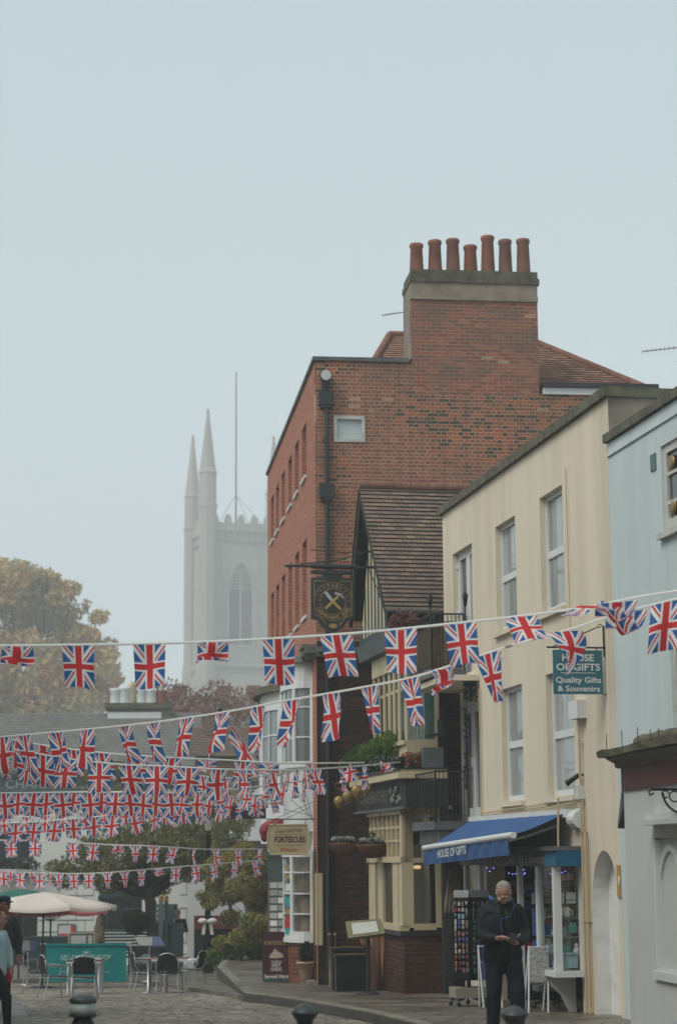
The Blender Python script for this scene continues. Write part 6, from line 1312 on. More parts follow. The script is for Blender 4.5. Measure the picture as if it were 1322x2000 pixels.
bunting('sixth bunting close behind the fifth',[(-60,1541,31),(60,1540,31),(200,1540,31),(330,1545,31),(450,1552,33),(540,1548,36)],[33,86,139,192,245,298,348,400,445,485,520])
bunting('seventh bunting hanging under the straight row',[(-60,1600,35),(60,1597,35),(135,1592,35),(213,1586,35),(293,1578,35.5),(372,1566,37),(470,1552,40)],[24,60,98,135,176,213,254,293,332,372,410])
bunting('eighth bunting tangled with the seventh',[(-60,1588,39),(60,1586,39),(160,1580,39),(260,1570,39),(360,1562,40),(500,1560,43)],[5,45,80,112,157,(195,'t'),236,272,312,352,390,(430,'t')])
bunting('ninth bunting in front of the spreading tree',[(-40,1631,42),(70,1634,42),(200,1643,42),(300,1648,42),(395,1655,43),(520,1656,45)],[20,62,132,173,(220,'f'),(254,'t'),292,332,(373,'e'),411,450,(490,'e')],h=.36)
bunting('tenth bunting, lowest, over the cream parasol',[(-40,1690,44),(80,1697,44),(160,1699,44),(230,1696,44),(300,1691,44.5),(380,1686,45),(500,1678,46.5)],[5,33,68,(102,'t'),132,165,(200,'t'),(234,'t'),(268,'t'),(303,'f'),338,375,408,445,482],w=.235)
bunting('faint eleventh bunting close above the parasols',[(-40,1688,50),(60,1692,50),(110,1698,52)],[(14,'t'),(50,'t'),84])
bunting('short bunting sagging from the white bay towards the lamp post',[(330,1500,30),(420,1516,30.5),(520,1512,32),(600,1498,35)],[352,392,432,(470,'e'),512,550,(582,'t')])
bunting('lower short bunting beside the lamp post lantern',[(300,1562,33),(390,1566,33.5),(480,1556,35),(545,1545,37)],[318,352,388,424,(458,'t'),490,520])
# drooping union flag on the pole
a,b=pb_.lerp(pa,.10),pb_.lerp(pa,.62); x=MB(); rows=[];uvs=[]
for j in range(13):
    t_=j/12; row=[];uv=[]
    for i in range(13):
        s_=i/12; p=a.lerp(b,s_); dp=.62*t_*(1-.15*s_); row.append(p+Vector((.02*math.sin(i)+.12*math.sin(t_*3)*(1-s_),.07*math.sin(s_*13+t_*2)*t_,-dp*(.55+.25*math.sin(s_*3.1)))))
        uv.append((t_,1-s_))
    rows.append(row); uvs.append(uv)
x.grid(rows,uvs); x.build('pole_flag',M['flag'],label='larger drooping union flag hung from the slanting pole',cat='flag')
# ------------------------------------------------------------ FURNITURE
M['paper']=mat('printed_paper',(.50,.51,.50),.6,.08,9); M['paperblue']=mat('blue_printed_paper',(.16,.22,.40),.6,.2,9); M['rattan']=mat('black_woven_plastic',(.014,.015,.016),.5,.5,30,.3,90)
M['whitealu']=mat('white_enamelled_tube',(.58,.60,.60),.4,.05,6)
LF=Frame((0,0),(1,0),-1)  # local: u = x, off = -y (towards camera), z up
def local(mb,base,ang,s=1): mb.xf(Matrix.Translation(base)@Matrix.Rotation(ang,4,'Z')@Matrix.Scale(s,4)); return mb
def make_chair(base,ang,label):
    """bistro armchair, seat front towards local -y"""
    t=thing('bistro_chair',label,'chair',base,'aluminium bistro chairs around the cafe tables'); W_=.24
    def L(m): return local(m,base,ang,.94)
    x=MB(); x.slabz([(-.22,-.22),(.22,-.22),(.20,.2),(-.2,.2)],.43,.445); L(x).build('seat',M['rattan'],t)
    x=MB(); x.grid([[(a*.21,.20+.03*(1-a*a)+.06*k,.50+.33*k-.03*a*a*k) for a in np.linspace(-1,1,9)] for k in np.linspace(0,1,6)]); x.grid([[(a*.21,.212+.03*(1-a*a)+.06*k,.50+.33*k-.03*a*a*k) for a in np.linspace(-1,1,9)] for k in np.linspace(0,1,6)]); L(x).build('backrest',M['rattan'],t)
    x=MB(); x.tube([(-W_,.17,.45)]+[(W_*math.sin(a),.26+.04*math.cos(a)*0,.46+.40*math.cos(a)**.5 if math.cos(a)>0 else .46) for a in np.linspace(-1.45,1.45,15)]+[(W_,.17,.45)],.013,7); L(x).build('back_frame',M['alu'],t)
    for s_ in (-1,1):
        x=MB(); x.tube([(s_*W_,.24,.66),(s_*(W_+.02),.05,.67),(s_*(W_+.01),-.2,.655),(s_*W_,-.24,.61),(s_*(W_-.02),-.21,.45)],.013,7); x.tube([(s_*W_,.22,.62),(s_*(W_+.01),.0,.635),(s_*(W_),-.19,.62)],.008,6); L(x).build('armrest',M['alu'],t)
        x=MB(); x.tube([(s_*.21,-.2,.44),(s_*.25,-.27,0)],.013,7); L(x).build('leg',M['alu'],t)
        x=MB(); x.tube([(s_*.21,.18,.46),(s_*.24,.28,0)],.013,7); L(x).build('leg',M['alu'],t)
    x=MB(); x.tube([(-.215,-.205,.42),(.215,-.205,.42),(.2,.19,.42),(-.2,.19,.42),(-.215,-.205,.42)],.011,6); L(x).build('seat_frame',M['alu'],t)
    return t
def road_at(px,py): return gpt(px,py,rz)
c0=road_at(152,1946)
make_chair((c0[0],c0[1],c0[2]),math.pi+.05,'bistro chair seen from behind, nearest the left bollard')
b_=road_at(92,1943); make_chair(b_,math.pi*.5+.5,'bistro chair turned side-on left of the white cafe table')
b_=road_at(268,1932); make_chair(b_,math.pi*.5+.35,'leftmost chair of the right hand cafe table')
b_=road_at(318,1938); make_chair(b_,math.pi-.1,'middle chair of the right hand cafe table, back to the camera')
b_=road_at(361,1928); make_chair(b_,-math.pi*.5-.35,'rightmost chair of the right hand cafe table')
b_=road_at(40,1925); make_chair((b_[0],b_[1]+1.2,rz(0,b_[1]+1.2)),math.pi*.5,'bistro chair half hidden behind the walking man')
b=road_at(154,1936); t=thing('cafe_table','square white legged cafe table with brown top','table',b)
x=MB(); x.box(LF,-.34,.34,-.3,.34,.66,.685); local(x,b,.0).build('tabletop',M['brown'],t); x=MB(); x.box(LF,-.345,.345,-.31,.345,.63,.659); local(x,b,0).build('rim',M['whitealu'],t)
for sx in (-.3,.3):
    for sy in (-.26,.3): x=MB(); x.tube([(sx,-sy,0),(sx,-sy,.64)],.028,8); local(x,b,0).build('leg',M['whitealu'],t)
for dx in (-.2,.22): x=MB(); x.box(LF,dx-.1,dx+.1,-.05,.1,.686,.70); local(x,b,.1).build('placemat',M['paper'],label=('white menu folder on the left of the small cafe table' if dx<0 else 'white menu folder on the right of the small cafe table'),cat='menu')
b=road_at(305,1936); t=thing('round_table','dark topped bistro table with two pedestals and white edge','table',b)
x=MB(); x.box(LF,-.52,.5,-.35,.36,.68,.70); local(x,b,0).build('tabletop',M['brown'],t); x=MB(); x.box(LF,-.2,.52,.345,.372,.655,.695); local(x,b,0).build('white_edge',M['whitealu'],t)
for dx in (-.28,.06):
    x=MB(); bb_=(b[0]+dx,b[1],b[2]); x.lathe(bb_,[(.2,0),(.19,.02),(.04,.05),(.035,.66)],12)
    x.build('pedestal',M['alu'],t)
for i,(dx,dy) in enumerate(((-.36,.2),(.15,-.1))): x=MB(); x.box(LF,dx-.13,dx+.13,dy-.05,dy+.05,.701,.712); local(x,b,0).build('placemat',M['paper'],label=['white menu folder at the left of the dark bistro table','white menu folder in the middle of the dark bistro table'][i],cat='menu')
# teal banner between posts
p=tuple(atY(155,1905,47)); FBn=Frame((p[0],p[1]),(1,0),-1); ubn=lambda px:FBn.uz(px,1870)[0]; zbn=lambda py:FBn.uz(155,py)[1]; zg=rz(0,47)
t=thing('cafe_banner','teal cafe barrier banner reading NELL GWYNN TEAROOM','banner',(p[0],p[1],zg))
ua_,ub_=ubn(78),ubn(235); x=MB(); x.grid([[FBn.w(ua_+(ub_-ua_)*i/12,.01*math.sin(i),zbn(1839)+(zbn(1911)-zbn(1839))*j/4) for i in range(13)] for j in range(5)]); x.box(FBn,ua_,ub_,-.03,.03,zbn(1840),zbn(1836)); cb_=x.build('banner_cloth',M['teal'],t)
x=MB(); letters(x,'NELL GWYNN TEAROOM',FBn.w(ubn(156),.03,zbn(1863)),(1,0,0),(0,0,1),ubn(204)-ubn(107),.125,.01)
letters(x,'Market Street Windsor',FBn.w(ubn(156),.03,zbn(1891)),(1,0,0),(0,0,1),ubn(203)-ubn(108),.035,.0)
for i in range(5): a=math.pi*(.2+.15*i); x.tube([FBn.w(ubn(157)+.02*math.cos(a),.02,zbn(1855)),FBn.w(ubn(157)+.10*math.cos(a),.02,zbn(1855)+.07*math.sin(a))],.008,4)
x.tube([FBn.w(ubn(157)-.11,.02,zbn(1855.5)),FBn.w(ubn(157)+.11,.02,zbn(1855.5))],.006,4); x.build('lettering',mat('pale_teal_letters',(.40,.58,.52),.6),cb_)
for px in (72,244):
    u=ubn(px); x=MB(); x.tube([FBn.w(u,0,zg),FBn.w(u,0,zbn(1834))],.022,8); x.tube([FBn.w(u-.06 if px<100 else u+.02,0,zbn(1836)),FBn.w(u+.08 if px<100 else u-.12,0,zbn(1836))],.014,6); c=FBn.w(u,0,zg); x.lathe(c,[(.17,0),(.165,.02),(.02,.04)],14); x.build('post',M['alu'],t)
def lectern(px,Y,py0,py1,w,label,tiltx=.0):
    p=atY(px,(py0+py1)/2,Y); g=tz(0,Y) if Y>43 else rz(0,Y); t=thing('menu_stand',label,'menu stand',(p[0],p[1],g),'cafe menu stands'); z0=atY(px,py1,Y)[2]; z1=atY(px,py0,Y)[2]
    F=Frame((p[0],p[1]),(1,0),-1); x=MB(); x.slab(F,[(-w/2+tiltx,z0),(w/2+tiltx,z0),(w/2-tiltx,z1),(-w/2-tiltx,z1)],-.02,.02); bd=x.build('board',M['lead'],t)
    x=MB(); x.slab(F,[(-w/2+tiltx+.02,z0+.02),(w*.12,z0+.02),(w*.10,z1-.02),(-w/2-tiltx+.02,z1-.02)],.021,.024); x.build('menu_sheet',M['paper'],bd); x=MB(); x.slab(F,[(w*.14,z0+.02),(w/2+tiltx-.02,z0+.02),(w/2-tiltx-.02,z1-.02),(w*.12,z1-.02)],.021,.024); x.build('menu_sheet',M['paperblue'],bd,label='blue menu sheet')
    x=MB(); x.tube([(p[0],p[1]+.02,g),(p[0],p[1]+.02,z0+.05)],.02,7); x.lathe((p[0],p[1]+.02,g),[(.16,0),(.15,.02),(.02,.03)],12); x.build('post',M['alu'],t)
lectern(281,46,1823,1843,.62,'slanted menu lectern behind the right cafe table',.06); lectern(44,44,1826,1850,.42,'upright menu board beside the walking man',-.03)
x=MB(); F=Frame(atY(155,1700,YB-3)[:2],(1,0),-1); 
a=FB_; x.box(a,ub(105),ub(140),.01,.06,zb(1826),zb(1797)); nb=x.build('notice_frame',M['lead'],wb); x=MB(); x.box(a,ub(107.5),ub(138),.061,.065,zb(1822),zb(1800)); x.build('menu_poster',M['paper'],nb); x=MB(); x.box(a,ub(107.5),ub(138),.066,.069,zb(1822),zb(1816)); x.box(a,ub(131),ub(138),.066,.069,zb(1816),zb(1800)); x.build('red_print',gm[2],nb)
p=atY(148,1830,52); F=Frame((p[0],p[1]),(1,0),-1); w=.62; t=thing('poster_board','framed photo menu board standing behind the teal banner','menu board',(p[0],p[1],tz(0,52))); z0,z1=atY(148,1850,52)[2],atY(148,1816,52)[2]
x=MB(); x.box(F,-w/2-.03,w/2+.03,-.02,.02,z0-.02,z1+.02); x.tube([(p[0]-.3,p[1],tz(0,52)),(p[0]-.3,p[1],z0)],.015,6); x.tube([(p[0]+.3,p[1],tz(0,52)),(p[0]+.3,p[1],z0)],.015,6); x.build('frame',M['creampaint'],t); x=MB(); x.box(F,-w/2,w/2,.021,.024,z0,z1); x.build('panel',M['lead'],t); x=MB(); x.box(F,-w/2+.04,w*.2,.025,.028,z0+.03,z1-.05); x.box(F,w*.28,w/2-.03,.025,.028,z0+.03,z1-.05); x.build('photo_menu',M['paper'],t)
# parasols
def parasol(label,px,Y,pyTop,pyRim,half,deep,m,n=8,base=None):
    g=rz(0,Y); top=atY(px,pyTop,Y); rim=atY(px,pyRim,Y)[2]; t=thing('parasol',label,'parasol',(top[0],top[1],g),'parasols over the cafe tables')
    rows=[]; ap=Vector((top[0],top[1],top[2]))
    x=MB(); cor=[]
    for k in range(n): a=2*math.pi*(k+.5)/n; cor.append(Vector((top[0]+half*math.copysign(min(1,abs(math.cos(a))*1.25),math.cos(a)),top[1]+deep*math.copysign(min(1,abs(math.sin(a))*1.25),math.sin(a)),rim)))
    for k in range(n):
        a,b=cor[k],cor[(k+1)%n]; rws=[]
        for i in range(6):
            t_=i/5; e=[ap.lerp(a.lerp(b,s_),t_)+Vector((0,0,-.10*math.sin(math.pi*t_)*(0) + .10*math.sin(math.pi*t_)*.25-.05*math.sin(math.pi*s_)*t_)) for s_ in np.linspace(0,1,6)]; rws.append(e)
        rws.append([e+Vector((0,0,-.07)) for e in rws[-1]]); x.grid(rws)
    x.build('canopy',m,t)
    x=MB()
    for c in cor: x.tube([ap+Vector((0,0,-.05)),c+Vector((0,0,-.02))],.011,4); x.tube([ap+Vector((0,0,-.5)),ap.lerp(c,.5)+Vector((0,0,-.0))],.009,4)
    x.build('ribs',M['black'],t); x=MB(); x.tube([(top[0],top[1],g),(top[0],top[1],top[2]-.02)],.022,8); x.lathe((top[0],top[1],g),[(.25,0),(.24,.06),(.04,.08)],14); x.build('pole',M['black'],t)
M['ecru']=mat('ecru_canvas',(.58,.53,.47),.8,.05,2,.1)
parasol('wide ecru parasol over the left cafe tables',76,44,1734,1762,1.55,1.1,M['ecru'])
parasol('dark green parasol behind the ecru one',30,49,1727,1750,1.2,1.2,mat('green_canvas',(.015,.12,.085),.8,.1,2))
parasol('salmon pink parasol low behind the ecru one',90,50,1752,1771,1.35,1.2,mat('pink_canvas',(.42,.10,.11),.8,.1,2))
# planter and topiary by the arched window
p=gptz(255,1872); t=thing('topiary','round dark topiary in a green trough below the arched window','plant',(p[0],56,tz(0,56)))
x=MB(); FtT=Frame((p[0],56),(1,0),-1); x.box(FtT,-.9,.5,-.3,.3,tz(0,56),tz(0,56)+1.0); x.build('trough',M['darkgreen'],t); c=atY(255,1796,56)
foliage('foliage',[(c,(.42,.35,.33))],3800,.035,M['darkleaf'],t,5); x=MB(); x.tube([(c[0],c[1],tz(0,56)+.9),c],.03,6); x.build('stem',M['bark'],t)
# kiosk boards and posts left of the black clad man
p=gptz(318,1885); t=thing('green_kiosk','tall dark green kiosk with gilded post caps','kiosk',(p[0],54,tz(0,54))); F=Frame((p[0],54),(1,0),-1); kz=lambda y:atY(318,y,54)[2]; ku=lambda x_:atY(x_,1800,54)[0]-p[0]
x=MB(); x.box(F,ku(298),ku(345),-.4,0,tz(0,54),kz(1800)); x.build('cabinet',M['darkgreen'],t); x=MB(); x.box(F,ku(290),ku(327),-.36,-.3,kz(1800)+.01,kz(1762)); pn_=x.build('notice_board',mat('slate_green_board',(.05,.08,.08),.6,.1,3),t)
t2=MB(); 
for y,s_ in ((1771,'TEAS'),(1780,'COFFEES'),(1789,'CAKES')): letters(t2,s_,F.w(ku(302),-.29,kz(y)),(1,0,0),(0,0,1),.28,.07,.01)
t2.build('lettering',M['text_white'],pn_)
for px in (304,314): x=MB(); x.box(F,ku(px)-.05,ku(px)+.05,.0,.1,tz(0,54),kz(1756)); ps_=x.build('post',M['lead'] if px==304 else M['darkgreen'],t); x=MB(); x.box(F,ku(px)-.06,ku(px)+.06,-.01,.11,kz(1756)+.001,kz(1748)); x.ball(F.w(ku(px),.05,kz(1746)),.05,6); x.build('gilt_cap',M['brass'],ps_)
# bench and bin
p=gptz(385,1880); t=thing('litter_bin','black litter bin with round pale emblem','bin',(p[0]-.55,53.5,tz(0,53))); F=Frame((p[0]-.55,53.5),(1,0),-1); x=MB(); z=tz(0,53); x.box(F,-.42,.42,-.35,.3,z,z+.62); x.box(F,-.46,.46,-.39,.34,z+.62,z+.70); x.build('body',M['black'],t)
x=MB(); c=F.w(.05,.301,z+.38); Mx=Matrix.Translation(c)@Matrix.Rotation(math.pi/2,4,'X'); x.lathe((0,0,0),[(.14,0),(.14,.01),(.10,.012),(.01,.012)],20); x.xf(Mx); x.build('emblem',mat('emblem_teal',(.10,.2,.2),.6,.5,20),t)
p=gptz(365,1868); t=thing('slatted_bench','dark slatted bench back behind the bin','bench',(p[0]+.3,56,tz(0,56))); F=Frame((p[0]+.3,56),(1,0),-1); z=tz(0,56)
x=MB()
for i in range(7): x.box(F,-.9,.9,-.02,.02,z+.5+i*.085,z+.56+i*.085)
x.build('backrest',M['darkgreen'],t); x=MB(); x.box(F,-.9,.9,.0,.45,z+.42,z+.46); x.build('seat',M['darkgreen'],t)
for s_ in (-.8,.8): x=MB(); x.box(F,s_-.03,s_+.03,-.03,.42,z,z+.42); x.build('leg',M['black'],t)
# low dark planter boxes left side, slate A-frame bits omitted
# ------------------------------------------------------------ PAVEMENT THINGS
# A-board
g=gpt(527,1918,pz); t=thing('a_board','maroon pavement board advertising hot chocolate','sign board',g); F=Frame((g[0],g[1]),(1,.04),-1); k=g[1]/3968*1.0
bw,bh=27*k,98*k; x=MB(); x.slab(F,[(-bw,.03),(bw,.03),(bw,bh-.05),(bw-.05,bh),(-bw+.05,bh),(-bw,bh-.05)],-.03,.0)
for v in range(len(x.v)): q=x.v[v]; x.v[v]=(q[0],q[1]+(q[2])*.12,q[2]+g[2])
fr=x.build('front_panel',mat('maroon_board_print',(.045,.010,.013),.4,.1,3),t)
x=MB(); x.slab(F,[(-bw,.03),(bw,.03),(bw,bh-.05),(bw-.05,bh),(-bw+.05,bh),(-bw,bh-.05)],-.46,-.43)
for v in range(len(x.v)): q=x.v[v]; x.v[v]=(q[0],q[1]-(q[2])*.30+.0,q[2]+g[2])
x.build('rear_panel',M['blackplastic'],t)
def onb(u,z): return Vector(F.w(u,.006,0))+Vector((0,z*.12,z+g[2]))
Ub=(0,.12,1)
x=MB(); letters(x,'FORTESCUES',onb(0,bh*.78),(1,.04,0),Ub,bw*1.8,.07,.02); x.build('lettering',mat('tan_letters',(.35,.24,.13),.5),fr)
x=MB(); letters(x,'HOT',onb(0,bh*.345),(1,.04,0),Ub,.17,.075,.02); letters(x,'CHOC',onb(0,bh*.265),(1,.04,0),Ub,.22,.06,.02); letters(x,'Cadbury',onb(0,bh*.42),(1,.04,0),Ub,.22,.05,.0,shear=.3); letters(x,'Served Here',onb(0,bh*.13),(1,.04,0),Ub,bw*1.75,.075,.02); x.build('lettering',M['text_white'],fr)
x=MB()
pts=[onb(a,bh*.5+b) for a,b in ((-.14,-.01),(-.13,.05),(-.07,.10),(-.03,.17),(.0,.14),(.05,.10),(.12,.06),(.14,0),(.0,-.02))]; pts=[p_+Vector((0,-.006,0)) for p_ in pts]; x.poly(pts); x.build('cream_swirl_picture',mat('whipped_cream_print',(.42,.33,.26),.6,.3,14),fr)
x=MB(); x.poly([onb(a,b)+Vector((0,-.004,0)) for a,b in ((-bw,.04),(bw,.04),(bw,.08),(0,.03+.04),(-bw,.10))]); x.build('teal_strip',mat('teal_print',(.03,.09,.1),.5),fr)
# postcard spinner behind the A-board
t=thing('postcard_rack','wire postcard rack standing behind the maroon board','rack',(g[0]-.05,g[1]+.9,g[2])); c=Vector((g[0]-.0,g[1]+.9,g[2])); x=MB(); x.tube([c,c+Vector((0,0,1.95))],.02,7); x.lathe(c,[(.25,0),(.24,.03),(.03,.05)],12)
for s_ in (-.17,.17): x.tube([c+Vector((s_,-.12,.9)),c+Vector((s_,-.12,1.98))],.012,5)
x.build('frame',mat('birch_frame',(.22,.17,.11),.7),t)
Fr=Frame((c.x,c.y-.13),(1,0),-1)
for i in range(7): 
    for s_ in (-.08,.08): x=MB(); x.box(Fr,s_-.07,s_+.07,0,.02,c.z+.92+i*.15,c.z+1.03+i*.15); x.build('postcard',rnd.choice([gm[6],gm[0],M['paper'],gm[7]]),t)
Fr=Frame((c.x+.22,c.y-.1),(.3,1),-1)
for i in range(6): x=MB(); x.box(Fr,-.05,.12,0,.02,c.z+.75+i*.15,c.z+.86+i*.15); x.build('postcard',rnd.choice([gm[2],gm[0],gm[7]]),t)
# ice cream cone planter
g2=atY(587,1700,39.0); g2=(g2[0],g2[1],pz(0,39.0)); t=thing('cone_planter','large ice cream cone shaped planter with dark plant','planter',g2); s_=g2[1]/3968
x=MB(); h=44*s_; x.lathe(g2,[(.09,0),(.10,h*.15),(.115,h*.16),(.115,h*.30),(.12,h*.31),(.125,h*.5),(.13,h*.51),(.135,h*.68),(.145,h*.69),(.17,h*.9),(.19,h*.92),(.19,h),(.16,h),(.15,h*.9)],20); x.build('pot',mat('wafer_plastic',(.40,.27,.18),.6,.08,6),t)
foliage('foliage',[((g2[0],g2[1],g2[2]+h+.17),(.14,.14,.2))],500,.04,M['darkleaf'],t,8)
# brass queue posts
for i,px in enumerate((632,643)):
    gg=gpt(px,1930-i*2,pz); x=MB(); x.lathe(gg,[(.11,0),(.10,.02),(.02,.04),(.02,.92),(.04,.94),(.045,.98),(.02,1.0)],14); x.build('queue_post',mat('dull_brass%d'%i,(.15,.12,.075),.4,.2,8,metal=.5),label=['left brass queue post against the brick corner','right brass queue post beside the stacked black boxes'][i],cat='post',group='brass queue posts')
# stacked black boxes
for i in range(2):
    gg=gpt(672,1938,pz); F=Frame((gg[0]+.0,gg[1]+.5-.0*i),(1,.1),-1); z=gg[2]+[0,.0,.0][i]
    if i==0: dims=(-.28,.30,-.1,.3,0,.64)
    elif i==1: dims=(-.30,.22,-.5,-.14,0,.74)
    else: dims=(.32,.52,-.1,.3,0,.5)
    t=thing('black_bin',['larger black bin with brass rim nearest the menu lectern','black bin with brass rim behind the larger one','narrow black bin squeezed against the pub plinth'][i],'bin',F.w((dims[0]+dims[1])/2,0,z),'black bins beside the pub'); u0,u1,o0,o1,a,b=dims
    x=MB(); x.box(F,u0,u1,o0,o1,z,z+b*.9); x.box(F,u0+.05,u1-.05,o1,o1+.012,z+.06,z+b*.8); x.build('body',M['blackplastic'],t)
    x=MB(); x.box(F,u0-.02,u1+.02,o0-.02,o1+.02,z+b*.9,z+b*.97); x.build('lid',M['black'],t); x=MB(); x.tube([F.w(u0-.02,o1+.03,z+b*.985),F.w((u0+u1)/2,o1+.04,z+b*1.0),F.w(u1+.02,o1+.03,z+b*.975)],.011,5); x.build('brass_edge',M['brass'],t)
# menu lectern by the pub
gg=gpt(706,1944,pz); t=thing('menu_lectern','brass framed illuminated menu lectern outside the pub','menu lectern',gg); Y=gg[1]; F=Frame((gg[0],gg[1]),(1,0),-1)
c4=[(668,1832),(740,1824),(733,1795),(663,1800)]; P4=[Vector(atY(x_,y_,Y-(.12 if i<2 else -.12))) for i,(x_,y_) in enumerate(c4)]; nn=(P4[1]-P4[0]).cross(P4[3]-P4[0]).normalized(); nn=nn if nn.y<0 else -nn
def plate(mb,q,th,off=0): a=[p+nn*off for p in q]; b=[p-nn*th+nn*off for p in q]; mb.poly(a); mb.poly(b[::-1]); [mb.poly([a[i],a[(i+1)%4],b[(i+1)%4],b[i]]) for i in range(4)]
def ins(q,k): cen=sum(q,Vector())/4; return [p.lerp(cen,k) for p in q]
x=MB(); plate(x,P4,.07); hd=x.build('case',mat('brass_case',(.19,.17,.09),.5,.15,6,metal=.4),t); x=MB(); plate(x,ins(P4,.3),.004,.006); x.build('menu_page',mat('menu_page',(.50,.52,.46),.6,.12,14),hd)
x=MB(); plate(x,[p+nn*.0 for p in ins(P4,.24)],.003,.004); x.build('mount',M['lead'],hd)
x=MB(); cen=sum(P4,Vector())/4; x.tube([gg,(gg[0],gg[1],cen.z-.05)],.035,8); x.lathe(gg,[(.2,0),(.19,.03),(.05,.06)],12); x.build('post',M['blackwood'],t)
# folded brown cloth parasol leaning behind the lectern
g3=gpt(722,1936,pz); t=thing('folded_parasol','folded brown parasol with hanging pleats behind the menu lectern','parasol',(g3[0],g3[1]-.05,g3[2])); cx_,cy_=g3[0]+.05,g3[1]-.05
x=MB(); 
for i in range(9):
    u=-.42+i*.105; zt3=g3[2]+1.02; zl=g3[2]+(.75,.6,.72,.35,.15,.2,.45,.55,.62)[i]; x.poly([(cx_+u,cy_-.03*(i%2),zt3),(cx_+u+.11,cy_-.03*((i+1)%2),zt3),(cx_+u*.75+.05,cy_-.05,zl)]); x.poly([(cx_+u,cy_+.03,zt3),(cx_+u+.11,cy_+.03,zt3),(cx_+u*.75+.05,cy_,zl)])
x.build('pleated_canopy',mat('rust_brown_canvas',(.24,.12,.065),.8,.2,4),t); x=MB(); x.tube([(cx_,cy_,g3[2]),(cx_,cy_,g3[2]+1.05)],.025,7); x.build('pole',M['brown'],t)
# souvenir spinner
gs=gpt(902,1968,pz); sY=gs[1]; t=thing('souvenir_stand','tall spinner of keyrings and magnets outside the gift shop','display stand',gs); cz=gs[2]
x=MB(); 
for k in range(5): a=2*math.pi*k/5+.3; e=Vector((gs[0]+.27*math.cos(a),gs[1]+.27*math.sin(a),cz+.09)); x.tube([(gs[0],gs[1],cz+.13),e],.018,6); x.lathe((e.x,e.y,cz),[(.012,0),(.035,.03),(.035,.05),(.012,.08)],8)
x.build('caster_base',M['black'],t); x=MB(); x.box(Frame((gs[0],gs[1]),(1,.2),-1),-.24,.22,-.2,.2,cz+.12,cz+.26); x.build('plinth',mat('cream_plinth',(.26,.24,.18),.6),t)
Hs=1674; top=atY(905,1742,sY)[2]; x=MB(); x.tube([(gs[0],gs[1],cz+.2),(gs[0],gs[1],top-.02)],.03,8); x.build('pole',M['black'],t)
fL=Frame((gs[0]-.20,gs[1]-.14),(1,-.35),-1); fR=Frame((gs[0]+.04,gs[1]-.20),(1,.25),-1)
for F,w,nm in ((fL,.22,'left'),(fR,.27,'right')):
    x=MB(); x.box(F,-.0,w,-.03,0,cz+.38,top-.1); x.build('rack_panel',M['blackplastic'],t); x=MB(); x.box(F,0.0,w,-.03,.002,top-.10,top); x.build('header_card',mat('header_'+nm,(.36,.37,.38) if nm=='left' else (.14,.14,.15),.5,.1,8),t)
x=MB(); x.box(Frame((gs[0],gs[1]),(1,0),-1),-.18,.22,-.12,.12,cz+.36,top-.05); x.build('core',M['blackplastic'],t)
gd=[mat('souvenir_tint_%d'%i,tuple(q*.8 for q in c),.5,.3,30) for i,c in enumerate(((.55,.5,.45),(.06,.28,.30),(.38,.04,.05),(.08,.13,.35),(.33,.22,.10),(.36,.2,.17),(.26,.38,.42),(.2,.17,.15)))]
colsL=[4,6,6,0,0,5,3,4,4,2,4,2]; colsR=[7,7,7,1,1,7,6,3,7,1,6,1]
for F,w,cols,n in ((fL,.22,colsL,4),(fR,.27,colsR,4)):
    k=len(cols)
    for r_ in range(k):
        z=top-.15-(top-.22-cz-.40)*r_/k
        for c_ in range(n):
            u=w*(c_+.5)/n; x=MB(); hh=.06+.035*rnd.random()
            z_=z-rnd.uniform(0,.02); wv=rnd.uniform(.011,.02)
            if rnd.random()<.6: x.box(F,u-wv,u+wv,.012,.03,z_-hh*rnd.uniform(.5,1),z_)
            else: x.ball(F.w(u,.025,z-hh/2),(.018,.018,hh*.5),5)
            m_i=cols[r_]; 
            mm=gd[rnd.choice((m_i,m_i,m_i,7,0,rnd.randrange(8)))]; u_=u
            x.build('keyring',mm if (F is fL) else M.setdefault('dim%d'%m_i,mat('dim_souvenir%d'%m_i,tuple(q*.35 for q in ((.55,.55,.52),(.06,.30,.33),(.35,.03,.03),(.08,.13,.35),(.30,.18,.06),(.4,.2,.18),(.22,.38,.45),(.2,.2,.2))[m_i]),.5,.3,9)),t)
# white wire newspaper stands and bag
def newsstand(px,py,label,lean):
    gg=gpt(px,py,pz); t=thing('newspaper_stand',label,'stand',gg,'white folding newspaper stands'); F=Frame((gg[0],gg[1]),(1,.1),-1); z=gg[2]
    x=MB()
    for s_ in (-.13,.13): x.tube([F.w(s_,.12,z),F.w(s_+lean,-.02,z+.85)],.014,6); x.tube([F.w(s_,-.22,z),F.w(s_+lean,-.02,z+.85)],.014,6)
    for h in (.38,.62,.84): x.tube([F.w(-.13+lean*h,.03,z+h),F.w(.13+lean*h,.03,z+h)],.009,5)
    x.build('frame',M['whitealu'],t)
    for i in range(2):
        x=MB(); x.box(F,-.11+lean*.6,.13+lean*.6,.05-.03*i,.07-.03*i,z+.40+.22*i,z+.62+.22*i); x.build('newspaper',[mat('folded_newsprint',(.32,.32,.31),.7,.5,30,uv=False),mat('navy_tea_towel',(.05,.06,.16),.7,.6,30)][0 if lean>0 else 1],t)
newsstand(946,1972,'white folding stand with navy striped cloth left of the man',-.04); newsstand(1034,1982,'white folding stand full of newspapers right of the man',.05)
x=MB(); c=Vector(F1.w(6.9,.42,.85)); 
for i in range(5): x.tube([c+Vector((.03*i-.06,0,.55-.02*i)),c+Vector((.05*i-.12,-.02,.1)),c+Vector((.06*i-.15,0,-.12))],[.012,.035,.02],6)
